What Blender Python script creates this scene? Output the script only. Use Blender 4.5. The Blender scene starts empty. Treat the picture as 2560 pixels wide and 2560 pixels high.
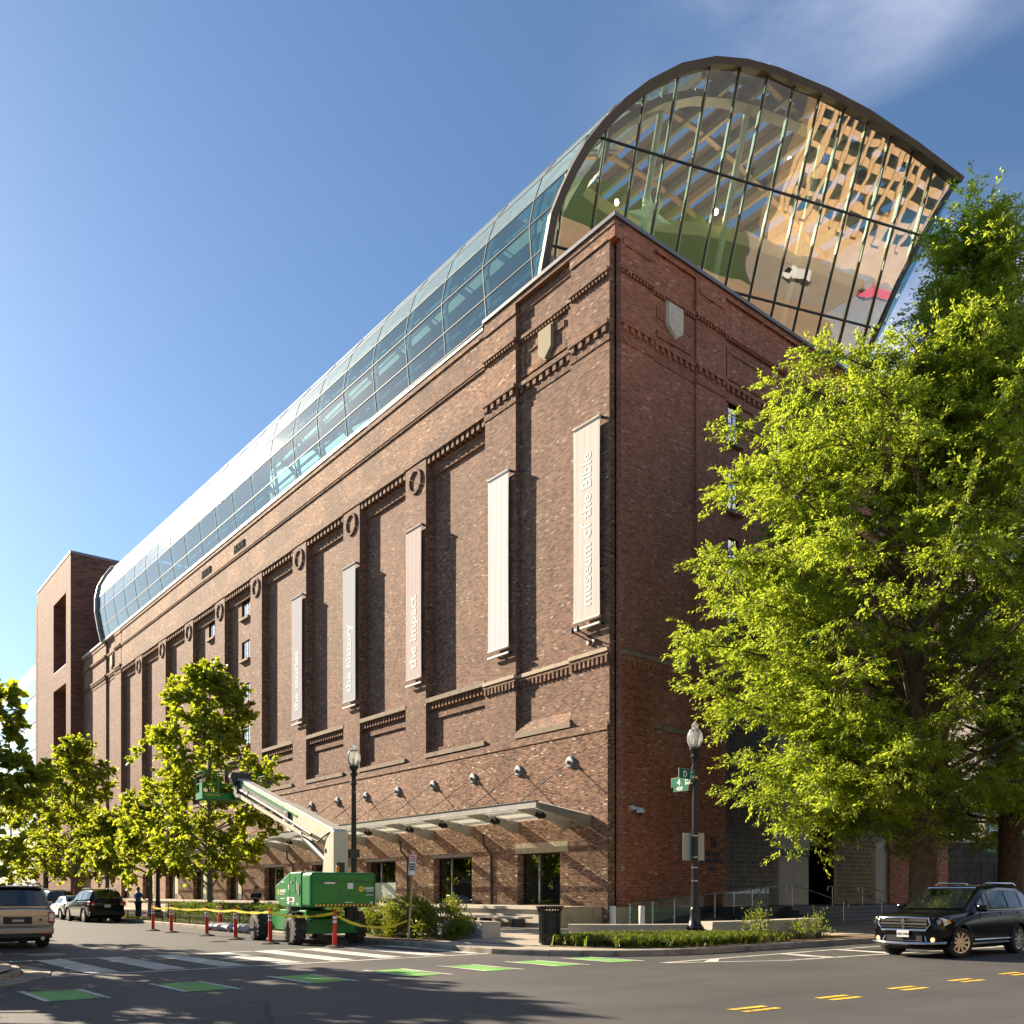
import bpy, bmesh, math, random
import numpy as np
from mathutils import Vector, Matrix
random.seed(7); rng = np.random.default_rng(7)
PI = math.pi; R = math.radians
SC = bpy.context.scene
COL = SC.collection

# ------------------------------------------------------------------ camera, sky, sun, exposure
# World axes: X runs along the shaded entrance front, Y runs along the long sunlit front, the street corner of the brick block is (0, 0).
CAM = (-26.823, -26.42, 1.6)
cd = bpy.data.cameras.new('camera'); cam = bpy.data.objects.new('camera', cd); COL.objects.link(cam)
cam.location = CAM; cam.rotation_euler = (R(90), 0, R(-38.83))
cd.sensor_width = 36; cd.lens = 31.23; cd.shift_y = 0.372; cd.clip_start = 0.1; cd.clip_end = 9000
SC.camera = cam
SUN_TO = Vector((-1, 3.3, 1.75)).normalized()          # direction towards the sun
SUN_EL = math.asin(SUN_TO.z); SUN_AZ = math.atan2(SUN_TO.x, SUN_TO.y)
W = bpy.data.worlds.new('World'); SC.world = W; W.use_nodes = True
sl = bpy.data.lights.new('sun', 'SUN'); so = bpy.data.objects.new('sun', sl); COL.objects.link(so)
sl.energy = 5.0; sl.angle = R(0.5); sl.color = (1.0, 0.84, 0.63)
so.rotation_euler = SUN_TO.to_track_quat('Z', 'Y').to_euler(); so.location = (-30, 60, 60)
SC.view_settings.view_transform = 'Standard'; SC.view_settings.look = 'None'
SC.view_settings.exposure = 1.5; SC.view_settings.gamma = 1.0; SC.view_settings.use_curve_mapping = False
try:
    SC.cycles.max_bounces = 8; SC.cycles.transparent_max_bounces = 24; SC.cycles.transmission_bounces = 6
    SC.cycles.sample_clamp_indirect = 6.0; SC.cycles.caustics_reflective = False; SC.cycles.caustics_refractive = False
except Exception: pass

# ------------------------------------------------------------------ node helper
class NT:
    def __init__(s, tree): s.t = tree; s.n = tree.nodes; s.l = tree.links
    def add(s, typ, props=None, **ins):
        nd = s.n.new(typ)
        for k, v in (props or {}).items(): setattr(nd, k, v)
        for k, v in ins.items():
            key = int(k[1:]) if k[0] == 'i' and k[1:].isdigit() else k.replace('_', ' ')
            s.put(nd.inputs[key], v)
        return nd
    def put(s, sock, v):
        if hasattr(v, 'outputs'): v = v.outputs[0]
        if isinstance(v, bpy.types.NodeSocket): s.l.new(v, sock)
        else: sock.default_value = v
    def m(s, op, a, b=0.0, c=None):
        nd = s.n.new('ShaderNodeMath'); nd.operation = op
        s.put(nd.inputs[0], a); s.put(nd.inputs[1], b)
        if c is not None: s.put(nd.inputs[2], c)
        return nd.outputs[0]
    def mix(s, fac, a, b, mode='MIX'):
        nd = s.n.new('ShaderNodeMix'); nd.data_type = 'RGBA'; nd.blend_type = mode
        s.put(nd.inputs[0], fac); s.put(nd.inputs[6], a); s.put(nd.inputs[7], b)
        return nd.outputs[2]
    def ramp(s, fac, stops, interp='LINEAR'):
        nd = s.n.new('ShaderNodeValToRGB'); cr = nd.color_ramp; cr.interpolation = interp
        while len(cr.elements) > 1: cr.elements.remove(cr.elements[-1])
        for i, (p, c) in enumerate(stops):
            e = cr.elements[0] if i == 0 else cr.elements.new(p)
            e.position = p; e.color = (*c, 1) if len(c) == 3 else c
        s.put(nd.inputs[0], fac); return nd.outputs[0]
    def noise(s, vec, scale, detail=3.0, rough=0.55, out=0, dim='3D'):
        nd = s.add('ShaderNodeTexNoise', {'noise_dimensions': dim}, Scale=scale, Detail=detail, Roughness=rough)
        if vec is not None: s.put(nd.inputs['Vector'], vec)
        return nd.outputs[out]
def c4(c): return (c[0], c[1], c[2], 1.0)

# sky
w = NT(W.node_tree); w.n.clear()
sky = w.add('ShaderNodeTexSky', {'sky_type': 'NISHITA', 'sun_disc': False, 'sun_elevation': SUN_EL, 'sun_rotation': SUN_AZ,
    'altitude': 20.0, 'air_density': 1.0, 'dust_density': 0.5, 'ozone_density': 2.6})
tc = w.add('ShaderNodeTexCoord')
mp = w.add('ShaderNodeMapping', Vector=tc.outputs['Generated'], Rotation=(0.5, 0.9, 0.35), Scale=(2.2, 2.2, 5.2), Location=(0.9, 0.35, 0.2))
n1 = w.noise(mp, 1.5, 7.0, 0.62)
mp2 = w.add('ShaderNodeMapping', Vector=tc.outputs['Generated'], Rotation=(0.2, 0.4, 1.2), Scale=(1.1, 1.1, 2.0), Location=(3.3, 1.1, 0.4))
n2 = w.noise(mp2, 1.5, 3.0, 0.5)
sep = w.add('ShaderNodeSeparateXYZ', Vector=tc.outputs['Generated'])
side = w.m('SUBTRACT', w.m('MULTIPLY', sep.outputs[0], 0.95), w.m('MULTIPLY', sep.outputs[1], 0.42))
sidem = w.add('ShaderNodeMapRange', {'interpolation_type': 'SMOOTHSTEP'}, Value=side, From_Min=0.22, From_Max=0.52)
cl = w.m('MULTIPLY', w.ramp(n1, [(0.40, (0, 0, 0)), (0.66, (1, 1, 1))]), w.ramp(n2, [(0.36, (0, 0, 0)), (0.56, (1, 1, 1))]))
cl = w.m('MULTIPLY', w.m('MULTIPLY', cl, sidem.outputs[0]), 0.85)
skyc = w.mix(1.0, sky.outputs[0], (0.82, 0.935, 1.0, 1), 'MULTIPLY')
skyc = w.mix(cl, skyc, (8.5, 8.6, 10.0, 1))
bg = w.add('ShaderNodeBackground', Color=skyc, Strength=0.058)
w.l.new(bg.outputs[0], w.add('ShaderNodeOutputWorld').inputs[0])

# ------------------------------------------------------------------ materials
M = {}
def mat(name, col, rough=0.6, metal=0.0, spec=0.5, var=0.12, nscale=6.0, bump=0.0, bscale=60.0, coat=0.0, emit=None, stain=None, trans=0.0, alpha=None):
    m = bpy.data.materials.new(name); m.use_nodes = True; t = NT(m.node_tree)
    b = t.n['Principled BSDF']; geo = t.add('ShaderNodeTexCoord')
    v = geo.outputs['Object']
    n = t.noise(v, nscale, 4.0)
    lo = c4([x * (1 - var) for x in col]); hi = c4([min(1, x * (1 + var)) for x in col])
    colr = t.mix(t.ramp(n, [(0.3, (0, 0, 0)), (0.7, (1, 1, 1))]), lo, hi)
    if stain:
        n3 = t.noise(v, stain[1], 6.0, 0.65)
        colr = t.mix(t.m('MULTIPLY', t.ramp(n3, [(0.48, (0, 0, 0)), (0.68, (1, 1, 1))]), stain[2]), colr, c4(stain[0]))
    t.put(b.inputs['Base Color'], colr)
    rn = t.m('MULTIPLY_ADD', n, 0.25 * rough, rough * 0.87); t.put(b.inputs['Roughness'], rn)
    b.inputs['Metallic'].default_value = metal; b.inputs['Specular IOR Level'].default_value = spec
    if coat: b.inputs['Coat Weight'].default_value = coat; b.inputs['Coat Roughness'].default_value = 0.06
    if bump:
        bn = t.add('ShaderNodeBump', Strength=bump, Distance=0.01, Height=t.noise(v, bscale, 3.0)); t.put(b.inputs['Normal'], bn)
    if emit: b.inputs['Emission Color'].default_value = c4(emit[0]); b.inputs['Emission Strength'].default_value = emit[1]
    M[name] = m; return m
def brick(name, stops, mortar, mdark=0.0, patch=None, bw=0.21, bh=0.072, mw=0.013, bstr=0.9, bump_noise=0.0, low=(1, 1, 1)):
    m = bpy.data.materials.new(name); m.use_nodes = True; t = NT(m.node_tree); b = t.n['Principled BSDF']
    g = t.add('ShaderNodeNewGeometry'); p = t.add('ShaderNodeSeparateXYZ', Vector=g.outputs['Position']); nn = t.add('ShaderNodeSeparateXYZ', Vector=g.outputs['True Normal'])
    ax = t.m('GREATER_THAN', t.m('ABSOLUTE', nn.outputs[0]), 0.5)
    u = t.m('ADD', p.outputs[0], t.m('MULTIPLY', ax, t.m('SUBTRACT', p.outputs[1], p.outputs[0])))
    r = t.m('DIVIDE', p.outputs[2], bh); row = t.m('FLOOR', r); fv = t.m('SUBTRACT', r, row)
    par = t.m('MULTIPLY', t.m('FLOORED_MODULO', row, 2.0), 0.5)
    uu = t.m('ADD', t.m('DIVIDE', u, bw), par); colm = t.m('FLOOR', uu); fu = t.m('SUBTRACT', uu, colm)
    mort = t.m('MAXIMUM', t.m('LESS_THAN', fu, mw / bw), t.m('LESS_THAN', fv, mw / bh))
    cell = t.add('ShaderNodeCombineXYZ', X=colm, Y=row, Z=ax)
    wn = t.add('ShaderNodeTexWhiteNoise', {'noise_dimensions': '3D'}, Vector=cell)
    c = t.ramp(wn.outputs[0], stops)
    pn = t.noise(g.outputs['Position'], 0.35, 5.0, 0.65)
    c = t.mix(t.ramp(pn, [(0.35, (0, 0, 0)), (0.7, (1, 1, 1))]), t.mix(1.0, c, (0.8, 0.78, 0.76, 1), 'MULTIPLY'), t.mix(1.0, c, (1.16, 1.14, 1.1, 1), 'MULTIPLY'))
    if patch:   # cleaned and repaired fields: (colour, zmin, zmax, strength) with blocky borders
        bx = t.add('ShaderNodeCombineXYZ', X=t.m('FLOOR', t.m('DIVIDE', u, 2.4)), Y=t.m('FLOOR', t.m('DIVIDE', t.m('ADD', p.outputs[2], t.m('MULTIPLY', wn.outputs[0], 0.25)), 1.55)), Z=3.0)
        pw = t.add('ShaderNodeTexWhiteNoise', {'noise_dimensions': '3D'}, Vector=bx)
        jag = t.noise(g.outputs['Position'], 0.8, 4.0)
        on = t.m('GREATER_THAN', t.m('ADD', pw.outputs[0], t.m('MULTIPLY', jag, 0.7)), 0.84)
        zin = t.m('MULTIPLY', t.m('GREATER_THAN', p.outputs[2], patch[1]), t.m('LESS_THAN', p.outputs[2], patch[2]))
        c = t.mix(t.m('MULTIPLY', t.m('MULTIPLY', on, zin), patch[3]), c, t.mix(1.0, c, c4(patch[0]), 'MULTIPLY'))
    # warm lighter brick in the rebuilt lower storeys, sooty darker brick above
    zl = t.add('ShaderNodeMapRange', {'interpolation_type': 'SMOOTHSTEP'}, Value=t.m('ADD', p.outputs[2], t.m('MULTIPLY', pn, 3.0)), From_Min=9.0, From_Max=13.0)
    c = t.mix(zl.outputs[0], c, t.mix(1.0, c, (0.94, 0.90, 0.86, 1), 'MULTIPLY'))
    c = t.mix(t.m('SUBTRACT', 1.0, t.add('ShaderNodeMapRange', {'interpolation_type': 'SMOOTHSTEP'}, Value=p.outputs[2], From_Min=8.55, From_Max=8.75).outputs[0]), c, t.mix(1.0, c, c4(low), 'MULTIPLY'))
    fin = t.n_ = t.noise(g.outputs['Position'], 45.0, 3.0)
    c = t.mix(t.m('MULTIPLY', fin, 0.35), c, t.mix(1.0, c, (0.6, 0.58, 0.56, 1), 'MULTIPLY'))
    sv = t.add('ShaderNodeCombineXYZ', X=t.m('MULTIPLY', u, 1.6), Y=t.m('MULTIPLY', p.outputs[2], 0.16), Z=ax); st_ = t.noise(sv, 1.0, 6.0, 0.7)
    c = t.mix(t.m('MULTIPLY', t.ramp(st_, [(0.5, (0, 0, 0)), (0.72, (1, 1, 1))]), 0.55), c, t.mix(1.0, c, (0.62, 0.60, 0.58, 1), 'MULTIPLY'))
    sv2 = t.add('ShaderNodeCombineXYZ', X=t.m('MULTIPLY', u, 0.9), Y=t.m('MULTIPLY', p.outputs[2], 2.2), Z=t.m('ADD', ax, 7.0)); st2 = t.noise(sv2, 1.0, 5.0, 0.7)
    c = t.mix(t.m('MULTIPLY', t.ramp(st2, [(0.56, (0, 0, 0)), (0.72, (1, 1, 1))]), 0.5), c, t.mix(1.0, c, (1.35, 1.32, 1.28, 1), 'MULTIPLY'))
    c = t.mix(mort, c, c4(mortar))
    t.put(b.inputs['Base Color'], c); b.inputs['Roughness'].default_value = 0.82; b.inputs['Specular IOR Level'].default_value = 0.3
    h = t.m('ADD', t.m('MULTIPLY', t.m('SUBTRACT', 1.0, mort), t.m('MULTIPLY_ADD', t.add('ShaderNodeSeparateColor', Color=wn.outputs[1]).outputs[1], 0.5, 0.6)), t.m('MULTIPLY', fin, 0.35))
    if bump_noise: h = t.m('ADD', h, t.m('MULTIPLY', t.noise(g.outputs['Position'], 2.2, 4.0, 0.7), bump_noise))
    bn = t.add('ShaderNodeBump', Strength=bstr, Distance=0.008, Height=h); t.put(b.inputs['Normal'], bn)
    M[name] = m; return m
def glass(name, tint, refl=0.06, rough=0.0, frit=0.0, fritrough=0.42, fritcol=(0.8, 0.85, 0.85), wave=0.0, ior=1.5, power=5.0, transl=False):
    # thin architectural glass: clear tinted body, mirror reflection by angle, optional ceramic frit dots that scatter light
    m = bpy.data.materials.new(name); m.use_nodes = True; t = NT(m.node_tree); t.n.clear()
    fr = t.add('ShaderNodeLayerWeight', Blend=0.5)
    f = t.m('MINIMUM', t.m('MULTIPLY_ADD', t.m('POWER', fr.outputs['Facing'], power), 1.0 - refl, refl), 1.0)
    tr = t.add('ShaderNodeBsdfTransparent', Color=c4(tint)); gl = t.add('ShaderNodeBsdfGlossy', Color=(1, 1, 1, 1), Roughness=rough)
    if wave:
        tcn = t.add('ShaderNodeTexCoord')
        bn = t.add('ShaderNodeBump', Strength=wave, Distance=0.05, Height=t.noise(tcn.outputs['Object'], 0.55, 1.0)); t.put(gl.inputs['Normal'], bn)
    mx = t.add('ShaderNodeMixShader', i0=f, i1=tr, i2=gl)
    out = mx.outputs[0]
    if frit and transl:
        d = t.add('ShaderNodeBsdfTranslucent', Color=c4(fritcol)); mx2 = t.add('ShaderNodeMixShader', i0=frit, i1=mx.outputs[0], i2=d.outputs[0]); out = mx2.outputs[0]
    elif frit:
        d = t.add('ShaderNodeBsdfPrincipled', Base_Color=c4(fritcol), Roughness=fritrough); d.inputs['Specular IOR Level'].default_value = 0.8; mx2 = t.add('ShaderNodeMixShader', i0=frit, i1=mx.outputs[0], i2=d.outputs[0]); out = mx2.outputs[0]
    t.l.new(out, t.add('ShaderNodeOutputMaterial').inputs[0]); M[name] = m; return m
def leafmat(name, c1, c2, tr, trw=0.5, rough=0.5):
    m = bpy.data.materials.new(name); m.use_nodes = True; t = NT(m.node_tree); t.n.clear()
    at = t.add('ShaderNodeAttribute', {'attribute_name': 'leafv'})
    g = t.add('ShaderNodeTexCoord'); nz = t.noise(g.outputs['Object'], 0.8, 3.0)
    f = t.m('MULTIPLY_ADD', nz, 0.5, t.m('MULTIPLY', at.outputs['Fac'], 0.6))
    col = t.mix(f, c4(c1), c4(c2)); tcol = t.mix(f, c4([x * 0.72 for x in tr]), c4(tr))
    d = t.add('ShaderNodeBsdfPrincipled', Base_Color=col, Roughness=rough); d.inputs['Specular IOR Level'].default_value = 0.35
    tl = t.add('ShaderNodeBsdfTranslucent', Color=tcol)
    t.l.new(t.add('ShaderNodeMixShader', i0=trw, i1=d.outputs[0], i2=tl.outputs[0]).outputs[0], t.add('ShaderNodeOutputMaterial').inputs[0])
    M[name] = m; return m

BR = [(0.0, (0.10, 0.055, 0.041)), (0.15, (0.185, 0.098, 0.069)), (0.4, (0.265, 0.144, 0.098)), (0.65, (0.315, 0.178, 0.12)), (0.85, (0.38, 0.22, 0.148)), (0.974, (0.43, 0.25, 0.16)), (0.98, (0.52, 0.42, 0.34)), (1.0, (0.66, 0.56, 0.48))]
brick('brick_long', BR, (0.20, 0.15, 0.115), patch=((1.5, 1.5, 1.38), 25.9, 29.6, 0.85), low=(1.22, 1.25, 1.24))
BR2 = [(0.0, (0.16, 0.055, 0.038)), (0.2, (0.33, 0.098, 0.060)), (0.5, (0.42, 0.130, 0.078)), (0.8, (0.48, 0.165, 0.098)), (0.97, (0.52, 0.21, 0.14)), (0.985, (0.50, 0.38, 0.32)), (1.0, (0.55, 0.45, 0.38))]
brick('brick_front', BR2, (0.50, 0.34, 0.22))
BR3 = [(0.0, (0.14, 0.062, 0.046)), (0.5, (0.23, 0.108, 0.08)), (1.0, (0.30, 0.15, 0.11))]
brick('brick_tower', BR3, (0.13, 0.07, 0.055), bw=0.7, bh=0.14, mw=0.03, bump_noise=6.0, bstr=1.0)
mat('sandstone', (0.50, 0.40, 0.28), 0.8, bump=0.25, var=0.15, stain=((0.30, 0.22, 0.14), 2.5, 0.6))
mat('old_stone', (0.30, 0.23, 0.165), 0.85, bump=0.3, var=0.2, stain=((0.13, 0.10, 0.07), 3.0, 0.7))
mat('shield_stone', (0.34, 0.29, 0.17), 0.8, bump=0.2, bscale=25)
mat('shield_pale', (0.62, 0.53, 0.42), 0.8, bump=0.2, bscale=25)
mat('coping_metal', (0.16, 0.16, 0.17), 0.45, 0.6)
mat('roof_metal', (0.10, 0.088, 0.08), 0.6, 0.15, var=0.08, nscale=1.2)
mat('mullion_metal', (0.055, 0.05, 0.042), 0.4, 0.5)
mat('fin_glass_green', (0.52, 0.60, 0.46), 0.25)
mat('barrel_joint', (0.07, 0.09, 0.09), 0.6, 0.1)
mat('barrel_rib', (0.16, 0.24, 0.25), 0.7)
mat('sunlit_edge_white_rail', (0.74, 0.70, 0.66), 0.5)  # on the roof edge this white stands in for sunlit metal; plain white on banner rails
mat('steel_paint', (0.30, 0.29, 0.265), 0.45, 0.35, var=0.08)
mat('fascia_paint', (0.50, 0.485, 0.46), 0.35, 0.4, var=0.06, nscale=2)
mat('steel_bright', (0.55, 0.55, 0.54), 0.28, 1.0)
mat('disc_zinc', (0.25, 0.26, 0.28), 0.5, 0.5)
mat('black_metal', (0.016, 0.016, 0.017), 0.38, 0.3, var=0.3)
mat('window_frame', (0.018, 0.022, 0.026), 0.45, 0.2)
mat('bronze', (0.075, 0.055, 0.035), 0.42, 0.75, var=0.3, nscale=1.5, bump=0.3, bscale=20)
mat('bronze_gold', (0.10, 0.060, 0.018), 0.45, 0.8, var=0.35, nscale=1.2, bump=0.2, bscale=20)
mat('travertine', (0.42, 0.37, 0.28), 0.55, var=0.12, nscale=1.4, bump=0.1)
mat('dark_granite', (0.045, 0.045, 0.05), 0.45, bump=0.1, bscale=120)
mat('granite', (0.50, 0.45, 0.37), 0.75, var=0.15, nscale=60, bump=0.15, bscale=150, stain=((0.36, 0.31, 0.24), 4.0, 0.4))
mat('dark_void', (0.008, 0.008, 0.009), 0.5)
mat('curtain', (0.30, 0.34, 0.28), 0.9, var=0.2, nscale=3)
mat('tan_ceiling', (0.52, 0.38, 0.22), 0.6, var=0.08, nscale=1.0)
mat('tan_slat', (0.20, 0.155, 0.095), 0.6, var=0.12)
mat('olive_beam', (0.10, 0.12, 0.065), 0.5, var=0.15)
mat('pale_floor', (0.13, 0.14, 0.135), 0.6)
mat('banner_cloth', (0.70, 0.64, 0.58), 0.95, spec=0.1, var=0.04); mat('banner_white', (0.74, 0.71, 0.70), 0.95, spec=0.1, var=0.03); mat('banner_cool', (0.52, 0.53, 0.53), 0.95, spec=0.1, var=0.04); mat('banner_pink', (0.62, 0.52, 0.48), 0.95, spec=0.1, var=0.04); mat('banner_mauve', (0.52, 0.49, 0.52), 0.95, spec=0.1, var=0.04)
mat('banner_ink', (0.79, 0.75, 0.71), 0.8, var=0.02)
mat('lamp_black', (0.020, 0.021, 0.022), 0.35, 0.3, spec=0.6)
glass('barrel_glass', (0.30, 0.56, 0.62), 0.17, frit=0.16, fritrough=0.2, fritcol=(0.045, 0.25, 0.31))
glass('barrel_frit', (0.62, 0.82, 0.84), 0.10, frit=0.36, fritrough=0.40, fritcol=(0.50, 0.68, 0.69))
glass('skylight', (0.60, 0.84, 0.92), 0.05)
glass('front_glass', (0.86, 0.93, 0.84), 0.30, wave=0.11, power=3.6)
glass('canopy_glass', (0.70, 0.76, 0.70), 0.06, frit=0.4, fritcol=(0.78, 0.82, 0.74), transl=True)
glass('shop_glass', (0.42, 0.50, 0.45), 0.16, wave=0.03)
glass('old_glass', (0.28, 0.32, 0.34), 0.62, wave=0.03)
glass('rail_glass', (0.80, 0.88, 0.82), 0.04)

# ------------------------------------------------------------------ mesh helpers
def face_n(p): return None
class MB:
    def __init__(s): s.v = []; s.f = []
    def add(s, vs, fs):
        o = len(s.v); s.v += [tuple(map(float, p)) for p in vs]; s.f += [tuple(i + o for i in f) for f in fs]; return s
    def quad(s, a, b, c, d): return s.add([a, b, c, d], [(0, 1, 2, 3)])
    def box(s, x0, x1, y0, y1, z0, z1):
        return s.add([(x0, y0, z0), (x1, y0, z0), (x1, y1, z0), (x0, y1, z0), (x0, y0, z1), (x1, y0, z1), (x1, y1, z1), (x0, y1, z1)],
            [(0, 3, 2, 1), (4, 5, 6, 7), (0, 1, 5, 4), (1, 2, 6, 5), (2, 3, 7, 6), (3, 0, 4, 7)])
    def cbox(s, c, d, rz=0.0, ry=0.0):
        m = Matrix.Translation(c) @ Matrix.Rotation(rz, 4, 'Z') @ Matrix.Rotation(ry, 4, 'Y'); b = MB().box(-d[0] / 2, d[0] / 2, -d[1] / 2, d[1] / 2, -d[2] / 2, d[2] / 2)
        return s.add([m @ Vector(p) for p in b.v], b.f)
    def beam(s, a, b, wd, ht, up=(0, 0, 1)):
        a, b = Vector(a), Vector(b); d = (b - a).normalized(); u = Vector(up); sd = d.cross(u)
        if sd.length < 1e-4: sd = d.cross(Vector((1, 0, 0)))
        sd.normalize(); u = sd.cross(d); q = [a + sd * i * wd / 2 + u * j * ht / 2 for i, j in ((-1, -1), (1, -1), (1, 1), (-1, 1))]
        q += [p + (b - a) for p in q]
        return s.add(q, [(0, 3, 2, 1), (4, 5, 6, 7), (0, 1, 5, 4), (1, 2, 6, 5), (2, 3, 7, 6), (3, 0, 4, 7)][:6])
    def tube(s, pts, rad, n=8, cap=True):
        pts = [Vector(p) for p in pts]; k = len(pts); rad = rad if isinstance(rad, (list, tuple)) else [rad] * k
        vs = []; pu = None
        for i, p in enumerate(pts):
            d = (pts[min(i + 1, k - 1)] - pts[max(i - 1, 0)]).normalized()
            if pu is None: pu = d.orthogonal().normalized()
            else:
                pu = pu - d * pu.dot(d)
                pu = pu.normalized() if pu.length > 1e-5 else d.orthogonal().normalized()
            w2 = d.cross(pu)
            for j in range(n):
                a = 2 * PI * j / n; vs.append(p + (pu * math.cos(a) + w2 * math.sin(a)) * rad[i])
        fs = [(i * n + j, i * n + (j + 1) % n, (i + 1) * n + (j + 1) % n, (i + 1) * n + j) for i in range(k - 1) for j in range(n)]
        if cap: fs += [tuple(range(n - 1, -1, -1)), tuple((k - 1) * n + j for j in range(n))]
        return s.add(vs, fs)
    def lathe(s, prof, c=(0, 0, 0), n=16, axis='Z', cap=True):
        vs = []
        for r, h in prof:
            for j in range(n):
                a = 2 * PI * j / n; p = (r * math.cos(a), r * math.sin(a), h)
                if axis == 'X': p = (p[2], p[0], p[1])
                elif axis == 'Y': p = (p[1], p[2], p[0])
                vs.append((p[0] + c[0], p[1] + c[1], p[2] + c[2]))
        k = len(prof); fs = [(i * n + j, i * n + (j + 1) % n, (i + 1) * n + (j + 1) % n, (i + 1) * n + j) for i in range(k - 1) for j in range(n)]
        if cap: fs += [tuple(range(n - 1, -1, -1)), tuple((k - 1) * n + j for j in range(n))]
        return s.add(vs, fs)
    def prism(s, poly, a, b, axis='Y'):
        # poly: 2D points; extruded between a and b along axis
        def P(p, t): return {'Y': (p[0], t, p[1]), 'X': (t, p[0], p[1]), 'Z': (p[0], p[1], t)}[axis]
        n = len(poly); vs = [P(p, a) for p in poly] + [P(p, b) for p in poly]
        return s.add(vs, [tuple(range(n - 1, -1, -1)), tuple(range(n, 2 * n))] + [(i, (i + 1) % n, n + (i + 1) % n, n + i) for i in range(n)])
    def xf(s, m): s.v = [tuple(m @ Vector(p)) for p in s.v]; return s
    def join(s, o): return s.add(o.v, o.f)
def link(ob, parent=None):
    COL.objects.link(ob)
    if parent is not None: ob.parent = parent
    return ob
def part(name, mb, m, parent=None, smooth=False, bevel=0.0, recalc=True, label=None):
    me = bpy.data.meshes.new(name); me.from_pydata(mb.v, [], mb.f)
    if recalc and len(mb.v) < 60000:
        bm = bmesh.new(); bm.from_mesh(me); bmesh.ops.recalc_face_normals(bm, faces=bm.faces); bm.to_mesh(me); bm.free()
    me.materials.append(M[m] if isinstance(m, str) else m)
    if smooth:
        me.polygons.foreach_set('use_smooth', [True] * len(me.polygons))
        try: me.set_sharp_from_angle(angle=R(38))
        except Exception: pass
    ob = link(bpy.data.objects.new(name, me), parent)
    if bevel:
        md = ob.modifiers.new('bevel', 'BEVEL'); md.width = bevel; md.segments = 2; md.limit_method = 'ANGLE'; md.angle_limit = R(40)
    if label: ob['label'] = label
    return ob
def tag(ob, label=None, cat=None, group=None, kind=None):
    if label: ob['label'] = label
    if cat: ob['category'] = cat
    if group: ob['group'] = group
    if kind: ob['kind'] = kind
    return ob
def thing(name, label, cat, loc=(0, 0, 0), rz=0.0, group=None):
    o = bpy.data.objects.new(name, None); COL.objects.link(o); o.location = loc; o.rotation_euler = (0, 0, rz); o.empty_display_size = 0.3
    return tag(o, label, cat, group)
def dup(o, parent=None):
    c = o.copy(); COL.objects.link(c)
    if parent is not None: c.parent = parent
    for ch in list(o.children): dup(ch, c)
    return c
def dup_thing(o, loc, rz, label, group=None):
    c = dup(o); c.location = loc; c.rotation_euler = (0, 0, rz); c['label'] = label
    if group: c['group'] = group
    return c
def struct(name, mb, m, **k):
    o = part(name, mb, m, **k); o['kind'] = 'structure'; return o
def text_mb(txt, size, depth=0.004, bold=0.0, spacing=1.0, align='LEFT', shear=0.0):
    cu = bpy.data.curves.new('lettering', 'FONT'); cu.body = txt; cu.size = size; cu.extrude = depth; cu.offset = bold; cu.space_character = spacing
    cu.align_x = align; cu.shear = shear; cu.resolution_u = 3
    ob = bpy.data.objects.new('lettering', cu); me = bpy.data.meshes.new_from_object(ob)
    mb = MB(); mb.add([v.co for v in me.vertices], [tuple(p.vertices) for p in me.polygons])
    bpy.data.objects.remove(ob); bpy.data.curves.remove(cu); bpy.data.meshes.remove(me)
    return mb
def frame_m(o, ux, uy):
    # matrix mapping local x->ux, y->uy, z->ux x uy at origin o
    ux, uy = Vector(ux).normalized(), Vector(uy).normalized(); uz = ux.cross(uy)
    return Matrix(((ux.x, uy.x, uz.x, o[0]), (ux.y, uy.y, uz.y, o[1]), (ux.z, uy.z, uz.z, o[2]), (0, 0, 0, 1)))
def wall_text(txt, size, o, ux, uy, **k): return text_mb(txt, size, **k).xf(frame_m(o, ux, uy))
def mesh_np(name, verts, faces4, m, parent=None, attr=None, smooth=False):
    me = bpy.data.meshes.new(name); nv, nf = len(verts), len(faces4); k = faces4.shape[1]
    me.vertices.add(nv); me.vertices.foreach_set('co', np.asarray(verts, np.float32).ravel())
    me.loops.add(nf * k); me.loops.foreach_set('vertex_index', np.asarray(faces4, np.int32).ravel())
    me.polygons.add(nf); me.polygons.foreach_set('loop_start', np.arange(0, nf * k, k, dtype=np.int32)); me.polygons.foreach_set('loop_total', np.full(nf, k, np.int32))
    if attr is not None:
        a = me.attributes.new('leafv', 'FLOAT', 'FACE'); a.data.foreach_set('value', np.asarray(attr, np.float32))
    me.update(calc_edges=True); me.materials.append(M[m])
    if smooth: me.polygons.foreach_set('use_smooth', [True] * nf)
    return link(bpy.data.objects.new(name, me), parent)
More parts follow.
